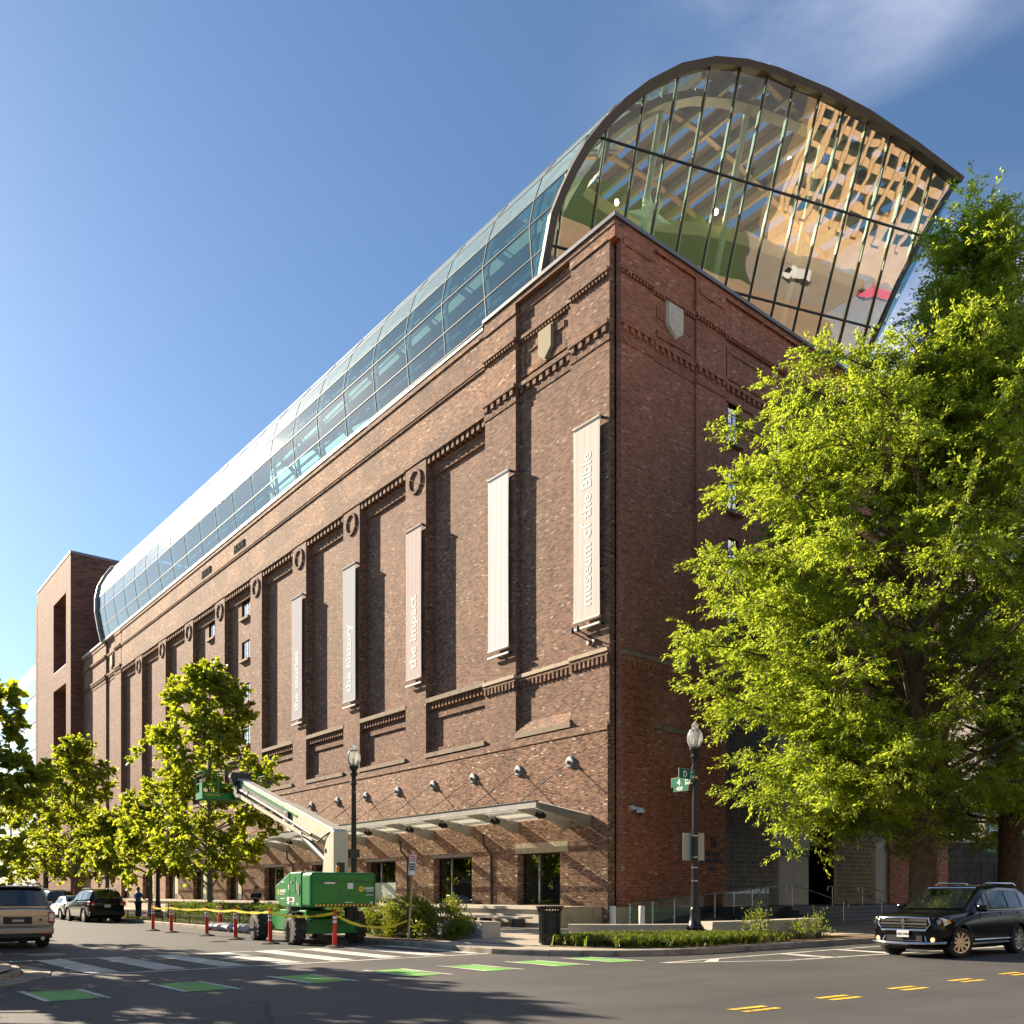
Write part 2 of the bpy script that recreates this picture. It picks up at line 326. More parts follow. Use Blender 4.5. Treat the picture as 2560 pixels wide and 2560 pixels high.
# ------------------------------------------------------------------ ground, roads, pavement
def asphalt():
    m = mat('asphalt', (0.066, 0.063, 0.062), 0.75, var=0.2, nscale=0.3, bump=0.55, bscale=90, stain=((0.042, 0.040, 0.039), 0.22, 0.6))
    t = NT(m.node_tree); b = t.n['Principled BSDF']; src = b.inputs['Base Color'].links[0].from_socket; v = t.add('ShaderNodeTexCoord').outputs['Object']
    vd = t.add('ShaderNodeTexVoronoi', {'feature': 'DISTANCE_TO_EDGE'}, Vector=t.mix(0.12, v, t.noise(v, 1.2, 4.0, out=1)), Scale=0.16)
    ck = t.m('MULTIPLY', t.m('LESS_THAN', vd.outputs[0], 0.0022), t.ramp(t.noise(v, 0.12, 2.0), [(0.45, (0, 0, 0)), (0.6, (1, 1, 1))]))
    sp = t.noise(v, 38.0, 2.0); c = t.mix(t.m('MULTIPLY', t.ramp(sp, [(0.55, (0, 0, 0)), (0.75, (1, 1, 1))]), 0.55), src, (0.15, 0.145, 0.14, 1))
    wv = t.add('ShaderNodeMapping', Vector=v, Scale=(0.05, 0.9, 1)); lane = t.noise(wv, 1.0, 3.0)
    c = t.mix(t.m('MULTIPLY', t.ramp(lane, [(0.5, (0, 0, 0)), (0.68, (1, 1, 1))]), 0.35), c, (0.040, 0.038, 0.037, 1))
    oil = t.noise(v, 0.9, 5.0, 0.7); c = t.mix(t.m('MULTIPLY', t.ramp(oil, [(0.62, (0, 0, 0)), (0.75, (1, 1, 1))]), 0.5), c, (0.030, 0.029, 0.028, 1))
    t.put(b.inputs['Base Color'], t.mix(ck, c, (0.018, 0.018, 0.018, 1)))
asphalt()
def road_paint_mat(name, col):
    m = mat(name, col, 0.72, var=0.08, nscale=3); t = NT(m.node_tree); b = t.n['Principled BSDF']; src = b.inputs['Base Color'].links[0].from_socket; v = t.add('ShaderNodeTexCoord').outputs['Object']
    wear = t.m('ADD', t.m('MULTIPLY', t.noise(v, 1.1, 6.0, 0.7), 0.7), t.m('MULTIPLY', t.noise(v, 26.0, 3.0), 0.5)); f = t.ramp(wear, [(0.57, (0, 0, 0)), (0.74, (1, 1, 1))])
    t.put(b.inputs['Base Color'], t.mix(t.m('MULTIPLY', f, 0.8), src, (0.10, 0.095, 0.09, 1)))
mat('far_ground', (0.075, 0.072, 0.068), 0.9, var=0.2, nscale=0.02)
mat('pavement', (0.40, 0.345, 0.27), 0.85, var=0.12, nscale=0.8, bump=0.25, bscale=70, stain=((0.25, 0.21, 0.16), 0.5, 0.4))
mat('paving_joint', (0.15, 0.125, 0.10), 0.9)
mat('kerb_stone', (0.33, 0.28, 0.22), 0.8, var=0.15, nscale=1.5, bump=0.25, bscale=60, stain=((0.10, 0.09, 0.08), 2.0, 0.8))
mat('mulch', (0.17, 0.10, 0.055), 0.95, var=0.5, nscale=14, bump=0.8, bscale=40)
road_paint_mat('paint_white', (0.66, 0.63, 0.56))
road_paint_mat('paint_green', (0.17, 0.46, 0.085))
road_paint_mat('paint_yellow', (0.80, 0.50, 0.03))
struct('ground', MB().quad((-2500, -2500, -0.05), (2500, -2500, -0.05), (2500, 2500, -0.05), (-2500, 2500, -0.05)), 'far_ground')
rd = MB().quad((-24.2, -400, 0), (-12.0, -400, 0), (-12.0, 400, 0), (-24.2, 400, 0))
rd.quad((-400, -26.4, 0), (-24.2, -26.4, 0), (-24.2, -9.6, 0), (-400, -9.6, 0)).quad((-12.0, -26.4, 0), (400, -26.4, 0), (400, -9.6, 0), (-12.0, -9.6, 0))
struct('road', rd, 'asphalt', recalc=False)
# north-east pavement with its rounded corner
ARC = [(-8.4 + 4.3 * math.cos(a), -7.1 + 4.3 * math.sin(a)) for a in np.linspace(PI, 1.5 * PI, 9)]
EDGE = [(-12.7, 300.0), (-12.7, 60.0), (-12.7, 12.0), (-12.7, 2.0)] + ARC + [(0.0, -11.4), (40.0, -11.4), (300.0, -11.4)]
inner = [(x + 0.16 * (1 if x < -12.6 else 0) + (0 if x < -12.6 else (0.16 * (-8.4 - x) / 4.3 if x < -8.4 else 0)), y + (0.16 if y <= -11.39 else (0.16 * max(0, (-7.1 - y)) / 4.3))) for x, y in EDGE]
pv = MB(); poly = [(300.0, 300.0)] + [p for p in inner]
pv.add([(x, y, 0.135) for x, y in poly], [tuple(range(len(poly)))])
pave = struct('pavement', pv, 'paving_joint')
def inside(x, y):
    if x < -12.45 or y < -11.15: return False
    if x < -8.4 and y < -7.1 and math.hypot(x + 8.4, y + 7.1) > 4.05: return False
    return True
base_slab = None
def slab(x0, x1, y0, y1, zt=0.15, m='pavement', par=None):
    mb = MB().box(x0 + 0.008, x1 - 0.008, y0 + 0.008, y1 - 0.008, 0.12, zt)
    return part('paving_slab', mb, m, par or pave)
ys = np.arange(-11.2, 15, 1.6); xs = np.arange(-12.5, 8, 1.6)
for i, x in enumerate(xs):
    for j, y in enumerate(ys):
        cs = [(x, y), (x + 1.6, y), (x, y + 1.6), (x + 1.6, y + 1.6)]
        if all(inside(*c) for c in cs): slab(x, x + 1.6, y, y + 1.6, 0.15 + 0.004 * ((i * 7 + j * 3) % 3 - 1) * 0.5)
far_pv = MB().box(-12.5, 0, 14.81, 120, 0.12, 0.15).box(8.3, 40, -11.2, 0, 0.12, 0.15)
part('paving_field', far_pv, 'pavement', pave)
def edge_fill():
    mb = MB(); pts = [p for p in inner if p[1] < 4 and p[0] < 2]
    for a, b in zip(pts, pts[1:]):
        ca = (min(max(a[0] + (-8.4 - a[0]) * 0.3 if a[0] < -8.4 else a[0], -12.0), 9), a[1] + (1.6 if a[0] >= -8.4 else (-7.1 - a[1]) * 0.3 if a[1] < -7.1 else 0))
        cb = (min(max(b[0] + (-8.4 - b[0]) * 0.3 if b[0] < -8.4 else b[0], -12.0), 9), b[1] + (1.6 if b[0] >= -8.4 else (-7.1 - b[1]) * 0.3 if b[1] < -7.1 else 0))
        mb.quad((*a, 0.144), (*b, 0.144), (*cb, 0.144), (*ca, 0.144))
    part('paving_margin', mb, 'pavement', pave)
edge_fill()
kerb = struct('kerb', MB().box(-12.74, -12.54, 60, 300, -0.1, 0.15).box(40, 300, -11.44, -11.24, -0.1, 0.15), 'kerb_stone')
def kerb_run(pts, h=0.15, wd=0.2, sgn=1):
    for a, b in zip(pts, pts[1:]):
        L = math.hypot(b[0] - a[0], b[1] - a[1]); k = max(1, round(L / 1.9))
        for i in range(k):
            t0, t1 = i / k + 0.006 / L, (i + 1) / k - 0.006 / L
            p = Vector((a[0] + (b[0] - a[0]) * t0, a[1] + (b[1] - a[1]) * t0, 0)); q = Vector((a[0] + (b[0] - a[0]) * t1, a[1] + (b[1] - a[1]) * t1, 0))
            nrm = Vector((-(q - p).y, (q - p).x, 0)).normalized() * sgn
            mb = MB().prism([(0, -0.1), (wd, -0.1), (wd, h + 0.004), (0.02, h + 0.004), (0, h - 0.02)], 0, (q - p).length, 'X')
            m = frame_m(p, (q - p), nrm); part('kerb_stone', mb.xf(m), 'kerb_stone', kerb)
kerb_run([EDGE[1], EDGE[2], EDGE[3]] + ARC + [EDGE[-3], EDGE[-2]])
# south-west pavement corner at the far left, with its own kerb
WE = [(-23.3, 120.0), (-23.3, -5.6)] + [(-27.3 + 4.0 * math.cos(a), -6.0 + 4.0 * math.sin(a)) for a in np.linspace(0, -PI / 2, 7)] + [(-60.0, -10.0)]
pw = MB(); pw.add([(x - 0.15, y, 0.14) for x, y in WE] + [(-60, 120, 0.14)], [tuple(range(len(WE) + 1))])
struct('pavement_corner', pw, 'pavement')
kerb_run(WE[:-1], sgn=-1)
for k in range(26):
    a = 0.35 - 0.085 * k; r0, r1 = 4.03, 4.5
    part('sett', MB().add([(-27.3 + r * math.cos(t), -6.0 + r * math.sin(t), z) for z in (-0.02, 0.02 + 0.004 * (k % 3)) for r, t in ((r0, a), (r1, a), (r1, a + 0.078), (r0, a + 0.078))], [(4, 5, 6, 7), (0, 1, 5, 4), (1, 2, 6, 5), (2, 3, 7, 6), (3, 0, 4, 7)]), 'kerb_stone', kerb)

def road_paint(name, polys, m, z=0.006):
    mb = MB()
    for p in polys: mb.add([(x, y, z) for x, y in p], [tuple(range(len(p)))])
    return struct(name, mb, m)
# crosswalk across the long street
for k in range(8):
    x = -22.45 + k * 1.33
    road_paint('crosswalk_stripe', [[(x, -3.15), (x + 0.62, -3.15), (x + 0.72, -7.5), (x + 0.1, -7.5)]], 'paint_white', 0.008)
road_paint('crosswalk_line', [[(-23.2, -2.98), (-13.0, -2.98), (-13.0, -3.13), (-23.2, -3.13)]], 'paint_white')
road_paint('crosswalk_line', [[(-23.2, -7.7), (-12.6, -7.7), (-12.6, -7.86), (-23.2, -7.86)]], 'paint_white')
# green bicycle crossing blocks edged in white
for x in (-24.0, -21.98, -19.8, -17.72, -15.9, -14.0, -12.25):
    road_paint('bike_crossing_block', [[(x + 0.06, -10.4), (x + 0.75, -10.42), (x + 0.8, -12.0), (x + 0.1, -11.98)]], 'paint_green', 0.006)
    road_paint('bike_crossing_edge', [[(x - 0.06, -10.25), (x + 0.04, -10.25), (x + 0.1, -11.98), (x, -11.98)]] , 'paint_white', 0.009)
    road_paint('bike_crossing_edge', [[(x + 0.75, -10.42), (x + 0.85, -10.42), (x + 0.92, -12.15), (x + 0.82, -12.15)]], 'paint_white', 0.009)
# white hatched buffer beside the entrance street
road_paint('buffer_line', [[(-11.5, -12.72), (-11.5, -12.84), (8, -12.45), (8, -12.33)], [(-11.5, -12.73), (-11.5, -12.86), (-8.6, -14.2), (-8.7, -14.05)], [(-8.7, -14.05), (-8.6, -14.2), (9, -15.75), (9, -15.6)]], 'paint_white')
for x in (-9.9, -7.0, -4.3, -1.6, 1.2, 4.0):
    road_paint('buffer_chevron', [[(x + 0.1, -12.75), (x + 0.5, -12.75), (x + 0.25 , -14.2 - max(0, x + 8.6) * 0.088), (x - 0.2, -14.2 - max(0, x + 8.6) * 0.088)]] if x > -9 else [[(-9.75, -12.8), (-9.4, -12.8), (-10.2, -13.38), (-10.55, -13.22)]], 'paint_white', 0.009)
for k in range(12):
    x = -16.9 + 2.12 * k
    road_paint('yellow_dash', [[(x + 0.0, -18.78), (x + 0.72, -18.83), (x + 0.72, -18.95), (x, -18.90)]], 'paint_yellow')
    road_paint('yellow_dash', [[(x - 0.03, -19.02), (x + 0.70, -19.07), (x + 0.70, -19.19), (x - 0.03, -19.14)]], 'paint_yellow')
mat('iron_cover', (0.085, 0.08, 0.075), 0.6, 0.5, bump=0.6, bscale=30)
mat('utility_cover', (0.30, 0.32, 0.26), 0.7, 0.1, bump=0.4, bscale=30)
for i, (x, y, r, mm, lab) in enumerate(((-21.8, -0.9, 0.45, 'utility_cover', 'pale round utility cover in road before the crosswalk'), (-23.3, -10.0, 0.5, 'iron_cover', 'iron manhole cover touching a green bike crossing block'), (-16.05, 2.3, 0.33, 'iron_cover', 'small iron manhole cover beside the delineator posts'))):
    mb = MB().lathe([(r * 1.08, 0.0), (r * 1.08, 0.006), (r, 0.008), (r, 0.011), (r * 0.9, 0.013)], (0, 0, 0), 24)
    o = part('manhole_cover', mb, mm); o.location = (x, y, 0); tag(o, lab, 'manhole cover', 'manhole covers in the road')
    g = MB()
    for q in range(-3, 4): g.box(-r * 0.75 * math.cos(q * 0.33), r * 0.75 * math.cos(q * 0.33), q * r * 0.22 - 0.018, q * r * 0.22 + 0.018, 0.012, 0.018)
    part('tread_bar', g, mm, o)

mat('vent_grey', (0.10, 0.105, 0.11), 0.95, spec=0.05); mat('matt_black', (0.02, 0.02, 0.02), 0.85, spec=0.1)
# ------------------------------------------------------------------ the museum: brick block
MU = thing('museum_building', 'long red brown brick museum with curved glass roof and pale hanging banners', 'building')
def holes_wall(mb, axis, p0, p1, u0, u1, z0, z1, holes=()):
    us = sorted({u0, u1, *[h[0] for h in holes], *[h[1] for h in holes]}); zs = sorted({z0, z1, *[h[2] for h in holes], *[h[3] for h in holes]})
    us = [u for u in us if u0 <= u <= u1]; zs = [z for z in zs if z0 <= z <= z1]
    for a, b in zip(us, us[1:]):
        run = None
        for c, d in list(zip(zs, zs[1:])) + [(None, None)]:
            hole = c is None or any(h[0] < (a + b) / 2 < h[1] and h[2] < (c + d) / 2 < h[3] for h in holes)
            if not hole: run = (run[0] if run else c, d)
            elif run:
                if axis == 'X': mb.box(p0, p1, a, b, run[0], run[1])
                else: mb.box(a, b, p0, p1, run[0], run[1])
                run = None
    return mb
PIL = [(6.62, 9.05)] + [(14.43 + 7.35 * k, 16.5 + 7.35 * k) for k in range(8)] + [(73.2, 75.5)]
BAYS = [(a[1], b[0]) for a, b in zip(PIL, PIL[1:])]
GW = [(3.4 + 7.4 * k - (0 if k else 0), 6.43 + 7.4 * k) for k in range(8)]
GW = [(3.39, 6.43), (10.1, 13.59), (17.5, 20.9), (24.9, 28.2), (32.5, 35.9), (40.0, 43.3), (47.6, 51.0), (54.9, 58.4), (62.0, 65.4), (69.5, 72.9)]
LB = 'brick_long'; FB = 'brick_front'
# ground storey wall
mb = holes_wall(MB(), 'X', -0.05, 0.5, 0.38, 89.5, 0.0, 8.55, [(a, b, 1.05, 3.45) for a, b in GW])
wall_l = part('wall', mb, LB, MU)
# upper long wall: recessed fields
UW = [(39.9, 41.5, z, z + 1.45) for z in (9.95, 13.2, 16.5, 19.85, 23.12)] + [(47.1, 48.7, z, z + 1.5) for z in (9.95, 13.2, 16.5, 19.85, 23.12)]
mb = MB()
for a, b in BAYS: holes_wall(mb, 'X', 0.5, 1.0, a, b, 12.0, 25.7, [h for h in UW if a < h[0] < b])
for a, b in ((2.8, 6.62), (75.5, 79.3)): mb.box(0.26, 0.9, a, b, 8.55, 29.9)
part('wall', mb, LB, MU)
mb = MB().box(0.03, 0.9, 9.05, 73.2, 25.7, 29.75)
part('wall', mb, LB, MU)
part('wall', MB().box(0.9, 29.8, 88.5, 89.5, 0, 29.7), LB, MU); part('wall', MB().box(28.9, 29.8, 0.7, 88.5, 0, 29.7), LB, MU)
part('roof_slab', MB().box(0.95, 28.85, 0.55, 88.45, 29.3, 29.62), 'pale_floor', MU)
for i, (a, b) in enumerate(PIL):
    pier = i in (0, len(PIL) - 1)
    p = part('pilaster', MB().box(0.0, 0.6, a, b, 8.55, 29.8 if pier else 25.68), LB, MU)
    if not pier:
        part('pilaster_cap', MB().box(-0.05, 0.02, a - 0.03, b + 0.03, 25.45, 25.7), LB, p)
        rg = MB(); cy, cz, n = (a + b) / 2, 24.48, 28
        ring = [(-0.03, cy + 0.56 * math.cos(2 * PI * j / n), cz + 0.62 * math.sin(2 * PI * j / n)) for j in range(n + 1)]
        rr = MB()
        for j in range(n):
            t0, t1 = 2 * PI * j / n + 0.02, 2 * PI * (j + 1) / n - 0.02
            q = [(x, cy + r * 0.92 * math.cos(t), cz + r * math.sin(t)) for x in (-0.10, 0.0) for r, t in ((0.54, t0), (0.70, t0), (0.70, t1), (0.54, t1))]
            rr.add(q, [(0, 1, 2, 3), (7, 6, 5, 4), (0, 4, 5, 1), (1, 5, 6, 2), (2, 6, 7, 3), (3, 7, 4, 0)])
        part('ring_ornament', rr, LB, p)
for a, b in ((0.38, 2.8), (79.3, 89.5)): part('pilaster', MB().box(0.06, 0.6, a, b, 8.55, 29.9), LB, MU)
def dentils(mb, axis, u0, u1, z0, z1, o0, o1, pitch=0.42, wd=0.2):
    n = max(1, int((u1 - u0) / pitch)); s = (u1 - u0) / n
    for k in range(n):
        c = u0 + (k + 0.5) * s
        if axis == 'X': mb.box(o0, o1, c - wd / 2, c + wd / 2, z0, z1)
        else: mb.box(c - wd / 2, c + wd / 2, o0, o1, z0, z1)
def soldiers(mb, axis, u0, u1, z0, z1, o0, o1, w=0.085):
    n = max(1, int((u1 - u0) / w)); s = (u1 - u0) / n
    for k in range(n):
        j = 0.008 * random.random()
        if axis == 'X': mb.box(o0 + j, o1, u0 + k * s + 0.006, u0 + (k + 1) * s - 0.006, z0, z1)
        else: mb.box(u0 + k * s + 0.006, u0 + (k + 1) * s - 0.006, o0 + j, o1, z0, z1)
for i, (a, b) in enumerate(BAYS):
    mb = MB().box(-0.05, 0.55, a + 0.002, b - 0.002, 25.42, 25.66); dentils(mb, 'X', a, b, 25.05, 25.42, 0.04, 0.55, 0.44, 0.22); mb.box(0.34, 0.55, a, b, 24.86, 25.05)
    soldiers(mb, 'X', a + 0.1, b - 0.1, 24.45, 24.84, 0.36, 0.55)
    part('dentil_course', mb, LB, MU)
    part('sill_band', MB().box(-0.02, 0.6, a + 0.003, b - 0.003, 11.98, 12.22), 'old_stone', MU)
    mb = MB(); dentils(mb, 'X', a, b, 11.62, 11.96, 0.12, 0.55, 0.3, 0.14); part('dentil_course', mb, LB, MU)
    pn = MB().box(0.36, 0.6, a, b, 8.9, 11.98); soldiers(pn, 'X', a + 0.35, b - 0.35, 11.1, 11.38, 0.26, 0.38); soldiers(pn, 'X', a + 0.35, b - 0.35, 9.26, 9.5, 0.26, 0.38)
    pn.box(0.28, 0.37, a + 0.06, a + 0.35, 9.26, 11.38).box(0.28, 0.37, b - 0.35, b - 0.06, 9.26, 11.38)
    part('spandrel_panel', pn, LB, MU)
    part('window_sill', MB().box(-0.12, 0.4, a - 0.04, b + 0.04, 8.97, 9.2), 'old_stone', MU)
part('window_sill', MB().box(-0.10, 0.4, 2.7, 6.6, 8.97, 9.2), 'old_stone', MU)
part('spandrel_panel', MB().prism([(-0.05, 9.2), (0.26, 9.75), (0.28, 9.2)], 2.8, 6.6, 'Y'), LB, MU)
# string courses
for q in ((-0.10, 0.0, 0.36, 89.4, 8.55, 8.72), (-0.07, 0.0, 0.37, 89.4, 8.72, 8.9), (-0.09, 0.06, 9.05, 73.2, 27.92, 28.12), (-0.05, 0.06, 9.06, 73.19, 27.80, 27.92), (-0.04, 0.06, 9.06, 73.19, 29.45, 29.75)): part('string_course', MB().box(*q), LB, MU)
for a, b, o in ((0.36, 2.82, 0.06), (2.82, 6.60, 0.26), (6.58, 9.08, 0.0), (73.18, 75.5, 0.0), (75.5, 79.3, 0.26), (79.3, 89.5, 0.06)):
    for z0, z1, e in ((28.02, 28.18, 0.17), (25.78, 25.98, 0.17), (29.35, 29.82, 0.06)): part('string_course', MB().box(o - e, o + 0.02, a, b, z0, z1), LB, MU)
    mb = MB(); dentils(mb, 'X', a, b, 27.86, 28.02, o - 0.13, o + 0.02, 0.2, 0.1); part('dentil_course', mb, LB, MU)['kind'] = 'stuff'
    mb = MB(); dentils(mb, 'X', a, b, 25.5, 25.78, o - 0.13, o + 0.02, 0.44, 0.22); part('dentil_course', mb, LB, MU)['kind'] = 'stuff'
    mb = MB(); soldiers(mb, 'X', a, b, 25.12, 25.44, o - 0.045, o + 0.02); part('soldier_course', mb, LB, MU)['kind'] = 'stuff'
for a, b, o in ((0.36, 2.82, 0.06), (2.82, 6.60, 0.26), (6.58, 9.08, 0.0)):
    bt = part('belt_course', MB().box(o - 0.16, o + 0.05, a, b, 11.88, 12.05), 'sandstone', MU)
    mb = MB().box(o - 0.11, o + 0.05, a, b, 11.72, 11.88); dentils(mb, 'X', a, b, 11.42, 11.72, o - 0.10, o + 0.05, 0.27, 0.13); part('dentil_course', mb, LB, MU)
# shield panel on the corner bay
mb = MB(); soldiers(mb, 'X', 3.1, 6.3, 26.2, 26.5, 0.19, 0.28); soldiers(mb, 'X', 3.4, 4.1, 27.25, 27.55, 0.19, 0.28); soldiers(mb, 'X', 5.15, 5.9, 27.25, 27.55, 0.19, 0.28)
mb.box(0.19, 0.28, 2.95, 3.1, 26.2, 27.9).box(0.19, 0.28, 6.2, 6.35, 26.2, 27.7); part('shield_surround', mb, LB, MU)
def shield(o, u, d, m, w=0.45, z1=27.72):
    sh = MB().prism([(-w, z1), (w, z1), (w, z1 - 1.0), (0, z1 - 1.42), (-w, z1 - 1.0)], 0, 0.16, 'Y').join(MB().prism([(-w - 0.07, z1 + 0.05), (w + 0.07, z1 + 0.05), (w + 0.07, z1 - 1.04), (0, z1 - 1.50), (-w - 0.07, z1 - 1.04)], 0, 0.10, 'Y'))
    return part('stone_shield', sh.xf(frame_m(o, u, d)), m, MU)
shield((0.24, 4.63, 0), (0, 1, 0), (-1, 0, 0), 'shield_stone'); shield((0.24, 77.4, 0), (0, 1, 0), (-1, 0, 0), 'shield_stone')
# coping
part('coping', MB().box(-0.12, 0.6, -0.12, 9.15, 30.05, 30.22).box(0.6, 19.0, -0.12, 0.5, 30.05, 30.22).box(19.0, 29.85, -0.12, 0.5, 29.2, 29.36), 'coping_metal', MU)
part('coping', MB().box(-0.08, 0.6, 9.15, 21.0, 29.76, 29.92), 'coping_metal', MU)
part('gutter', MB().box(-0.10, 0.75, 21.0, 89.4, 29.76, 29.98), 'sunlit_edge_white_rail', MU)  # far part of the metal edge coloured white for the sun it catches
part('parapet', MB().box(-0.04, 0.6, 0.0, 9.05, 29.8, 30.05), LB, MU)
part('parapet', MB().box(0.6, 19.0, 0.0, 0.45, 29.8, 30.05).box(0.0, 0.38, 0.0, 0.38, 29.3, 29.8), FB, MU)
# corner notch
part('quoin', MB().box(0.38, 0.8, 0.38, 0.8, 0.0, 29.8), FB, MU)
for z in np.arange(0.2, 29.2, 0.288):
    pass
# louvred star vents
for y in (39.7, 46.85):
    vt = part('wall_vent', MB().box(-0.02, 0.05, y, y + 2.05, 28.22, 28.84), 'vent_grey', MU)
    g = MB()
    for k in range(3):
        cy, cz = y + 0.36 + 0.67 * k, 28.53
        g.beam((-0.04, cy - 0.28, cz), (-0.04, cy + 0.28, cz), 0.05, 0.05).beam((-0.04, cy, cz - 0.26), (-0.04, cy, cz + 0.26), 0.05, 0.05).beam((-0.04, cy - 0.24, cz - 0.22), (-0.04, cy + 0.24, cz + 0.22), 0.04, 0.04).beam((-0.04, cy - 0.24, cz + 0.22), (-0.04, cy + 0.24, cz - 0.22), 0.04, 0.04)
        g.box(-0.05, -0.02, cy - 0.33, cy + 0.33, cz + 0.27, cz + 0.31).box(-0.05, -0.02, cy - 0.33, cy + 0.33, cz - 0.31, cz - 0.27).box(-0.05, -0.02, cy + 0.30, cy + 0.335, cz - 0.31, cz + 0.31)
    part('vent_star', g, 'matt_black', vt)
# windows
def window(axis, p, u0, u1, z0, z1, cols, rows, gm='old_glass', sill=True, par=MU):
    def B(mb, a, b, u, v, zz0, zz1): return mb.box(a, b, u, v, zz0, zz1) if axis == 'X' else mb.box(u, v, a, b, zz0, zz1)
    fr = MB(); t = 0.055
    B(fr, p, p + 0.1, u0, u0 + t, z0, z1); B(fr, p, p + 0.1, u1 - t, u1, z0, z1); B(fr, p, p + 0.1, u0 + t, u1 - t, z1 - t, z1); B(fr, p, p + 0.1, u0 + t, u1 - t, z0, z0 + t)
    w_ = part('window', fr, 'window_frame', par)
    mu = MB(); 
    for k in range(1, cols): c = u0 + (u1 - u0) * k / cols; B(mu, p + 0.01, p + 0.07, c - 0.018, c + 0.018, z0 + t, z1 - t)
    for k in range(1, rows): c = z0 + (z1 - z0) * k / rows; B(mu, p + 0.02, p + 0.06, u0 + t, u1 - t, c - 0.018, c + 0.018)
    if cols > 1: part('muntin', mu, 'window_frame', w_)
    g = MB(); B(g, p + 0.04, p + 0.05, u0 + t, u1 - t, z0 + t, z1 - t); part('pane', g, gm, w_)
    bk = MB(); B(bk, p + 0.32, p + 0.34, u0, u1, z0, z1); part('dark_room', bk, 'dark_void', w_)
    if sill:
        s = MB(); B(s, p - 0.32, p + 0.02, u0 - 0.1, u1 + 0.1, z0 - 0.2, z0 - 0.02); part('sill', s, 'old_stone', w_)
    return w_
for h in UW: window('X', 0.58, *h, 3, 4)
for i, (a, b) in enumerate(GW):
    w_ = window('X', 0.32, a, b, 1.05, 3.45, 1, 1, 'shop_glass', sill=False)
    part('mullion', MB().box(0.30, 0.42, b - 1.22, b - 1.14, 1.12, 3.38), 'steel_paint', w_)
    if i != 2: 
        cu = MB(); n = 14
        for k in range(n):
            y0 = b - 1.1 + 1.02 * k / n; cu.quad((0.46 + 0.05 * (k % 2), y0, 1.1), (0.46 + 0.05 * ((k + 1) % 2), y0 + 1.02 / n, 1.1), (0.46 + 0.05 * ((k + 1) % 2), y0 + 1.02 / n, 3.4), (0.46 + 0.05 * (k % 2), y0, 3.4))
        part('curtain', cu, 'curtain', w_)
mat('window_decal', (0.55, 0.60, 0.55), 0.6)
part('frosted_film', MB().box(0.300, 0.308, 17.57, 20.83, 1.12, 2.2), 'window_decal', MU)
part('lintel', MB().box(-0.075, 0.1, 2.87, 6.56, 3.46, 3.94), 'sandstone', MU)
for a, b in GW[1:]: part('lintel', MB().box(-0.065, 0.1, a - 0.1, b + 0.1, 3.46, 3.6), 'steel_paint', MU)
# terrace along the long front with its stone edge and bench
part('terrace', MB().box(-2.5, -0.06, 1.85, 62, 0.15, 0.9), 'granite', MU)
for k in range(20):
    y = 1.8 + 3.0 * k; part('edge_stone', MB().box(-2.62, -0.06, y, y + 2.985, 0.9, 1.03), 'granite', MU)
part('terrace_end', MB().box(-2.55, -0.06, 0.7, 1.79, 0.15, 1.03), 'sandstone', MU)
for k in range(3):
    bn = thing('bench', ['pale slab bench along the terrace nearest the street corner', 'pale slab bench along the terrace beside the corner bench', 'pale slab bench along the terrace behind the bike racks'][k], 'bench', (-3.05, 2.2 + 3.4 * k, 0.15), 0, 'slab benches along the terrace')
    part('seat', MB().box(-0.4, 0.4, 0, 3.3, 0.36, 0.45), 'granite', bn, bevel=0.01)
    for y in (0.4, 2.7): part('leg', MB().box(-0.25, 0.3, y, y + 0.2, 0, 0.36), 'dark_granite', bn)

# ------------------------------------------------------------------ entrance front (in shade)
RW = [(7.8, 8.63, z, z + 1.95) for z in (13.4, 16.65, 19.9, 23.15)] + [(21.1, 21.9, z, z + 2.6) for z in (13.6, 18.0, 22.2)] + [(14.3, 15.1, z, z + 1.95) for z in (13.4, 16.65, 19.9, 23.15)]
mb = MB(); holes_wall(mb, 'Y', 0.14, 0.6, 7.4, 29.8, 12.0, 29.2, RW)
part('wall', mb, FB, MU)
wall_f = part('wall', MB().box(2.42, 5.3, 0.12, 0.6, 0, 29.8), FB, MU)
part('wall', MB().box(7.4, 19.0, 0.14, 0.6, 29.2, 29.8), FB, MU); part('wall', MB().box(22.9, 29.8, 0.14, 0.6, 0, 12), FB, MU)
for a, b, z1 in ((0.38, 2.42, 29.8), (5.3, 7.42, 29.8), (12.6, 14.0, 25.9), (16.0, 17.3, 25.9), (22.6, 24.0, 25.9), (27.4, 29.8, 29.2)):
    part('pilaster', MB().box(a, b, 0.0, 0.3, 0 if b < 8 or a > 22 else 12.0, z1), FB, MU)
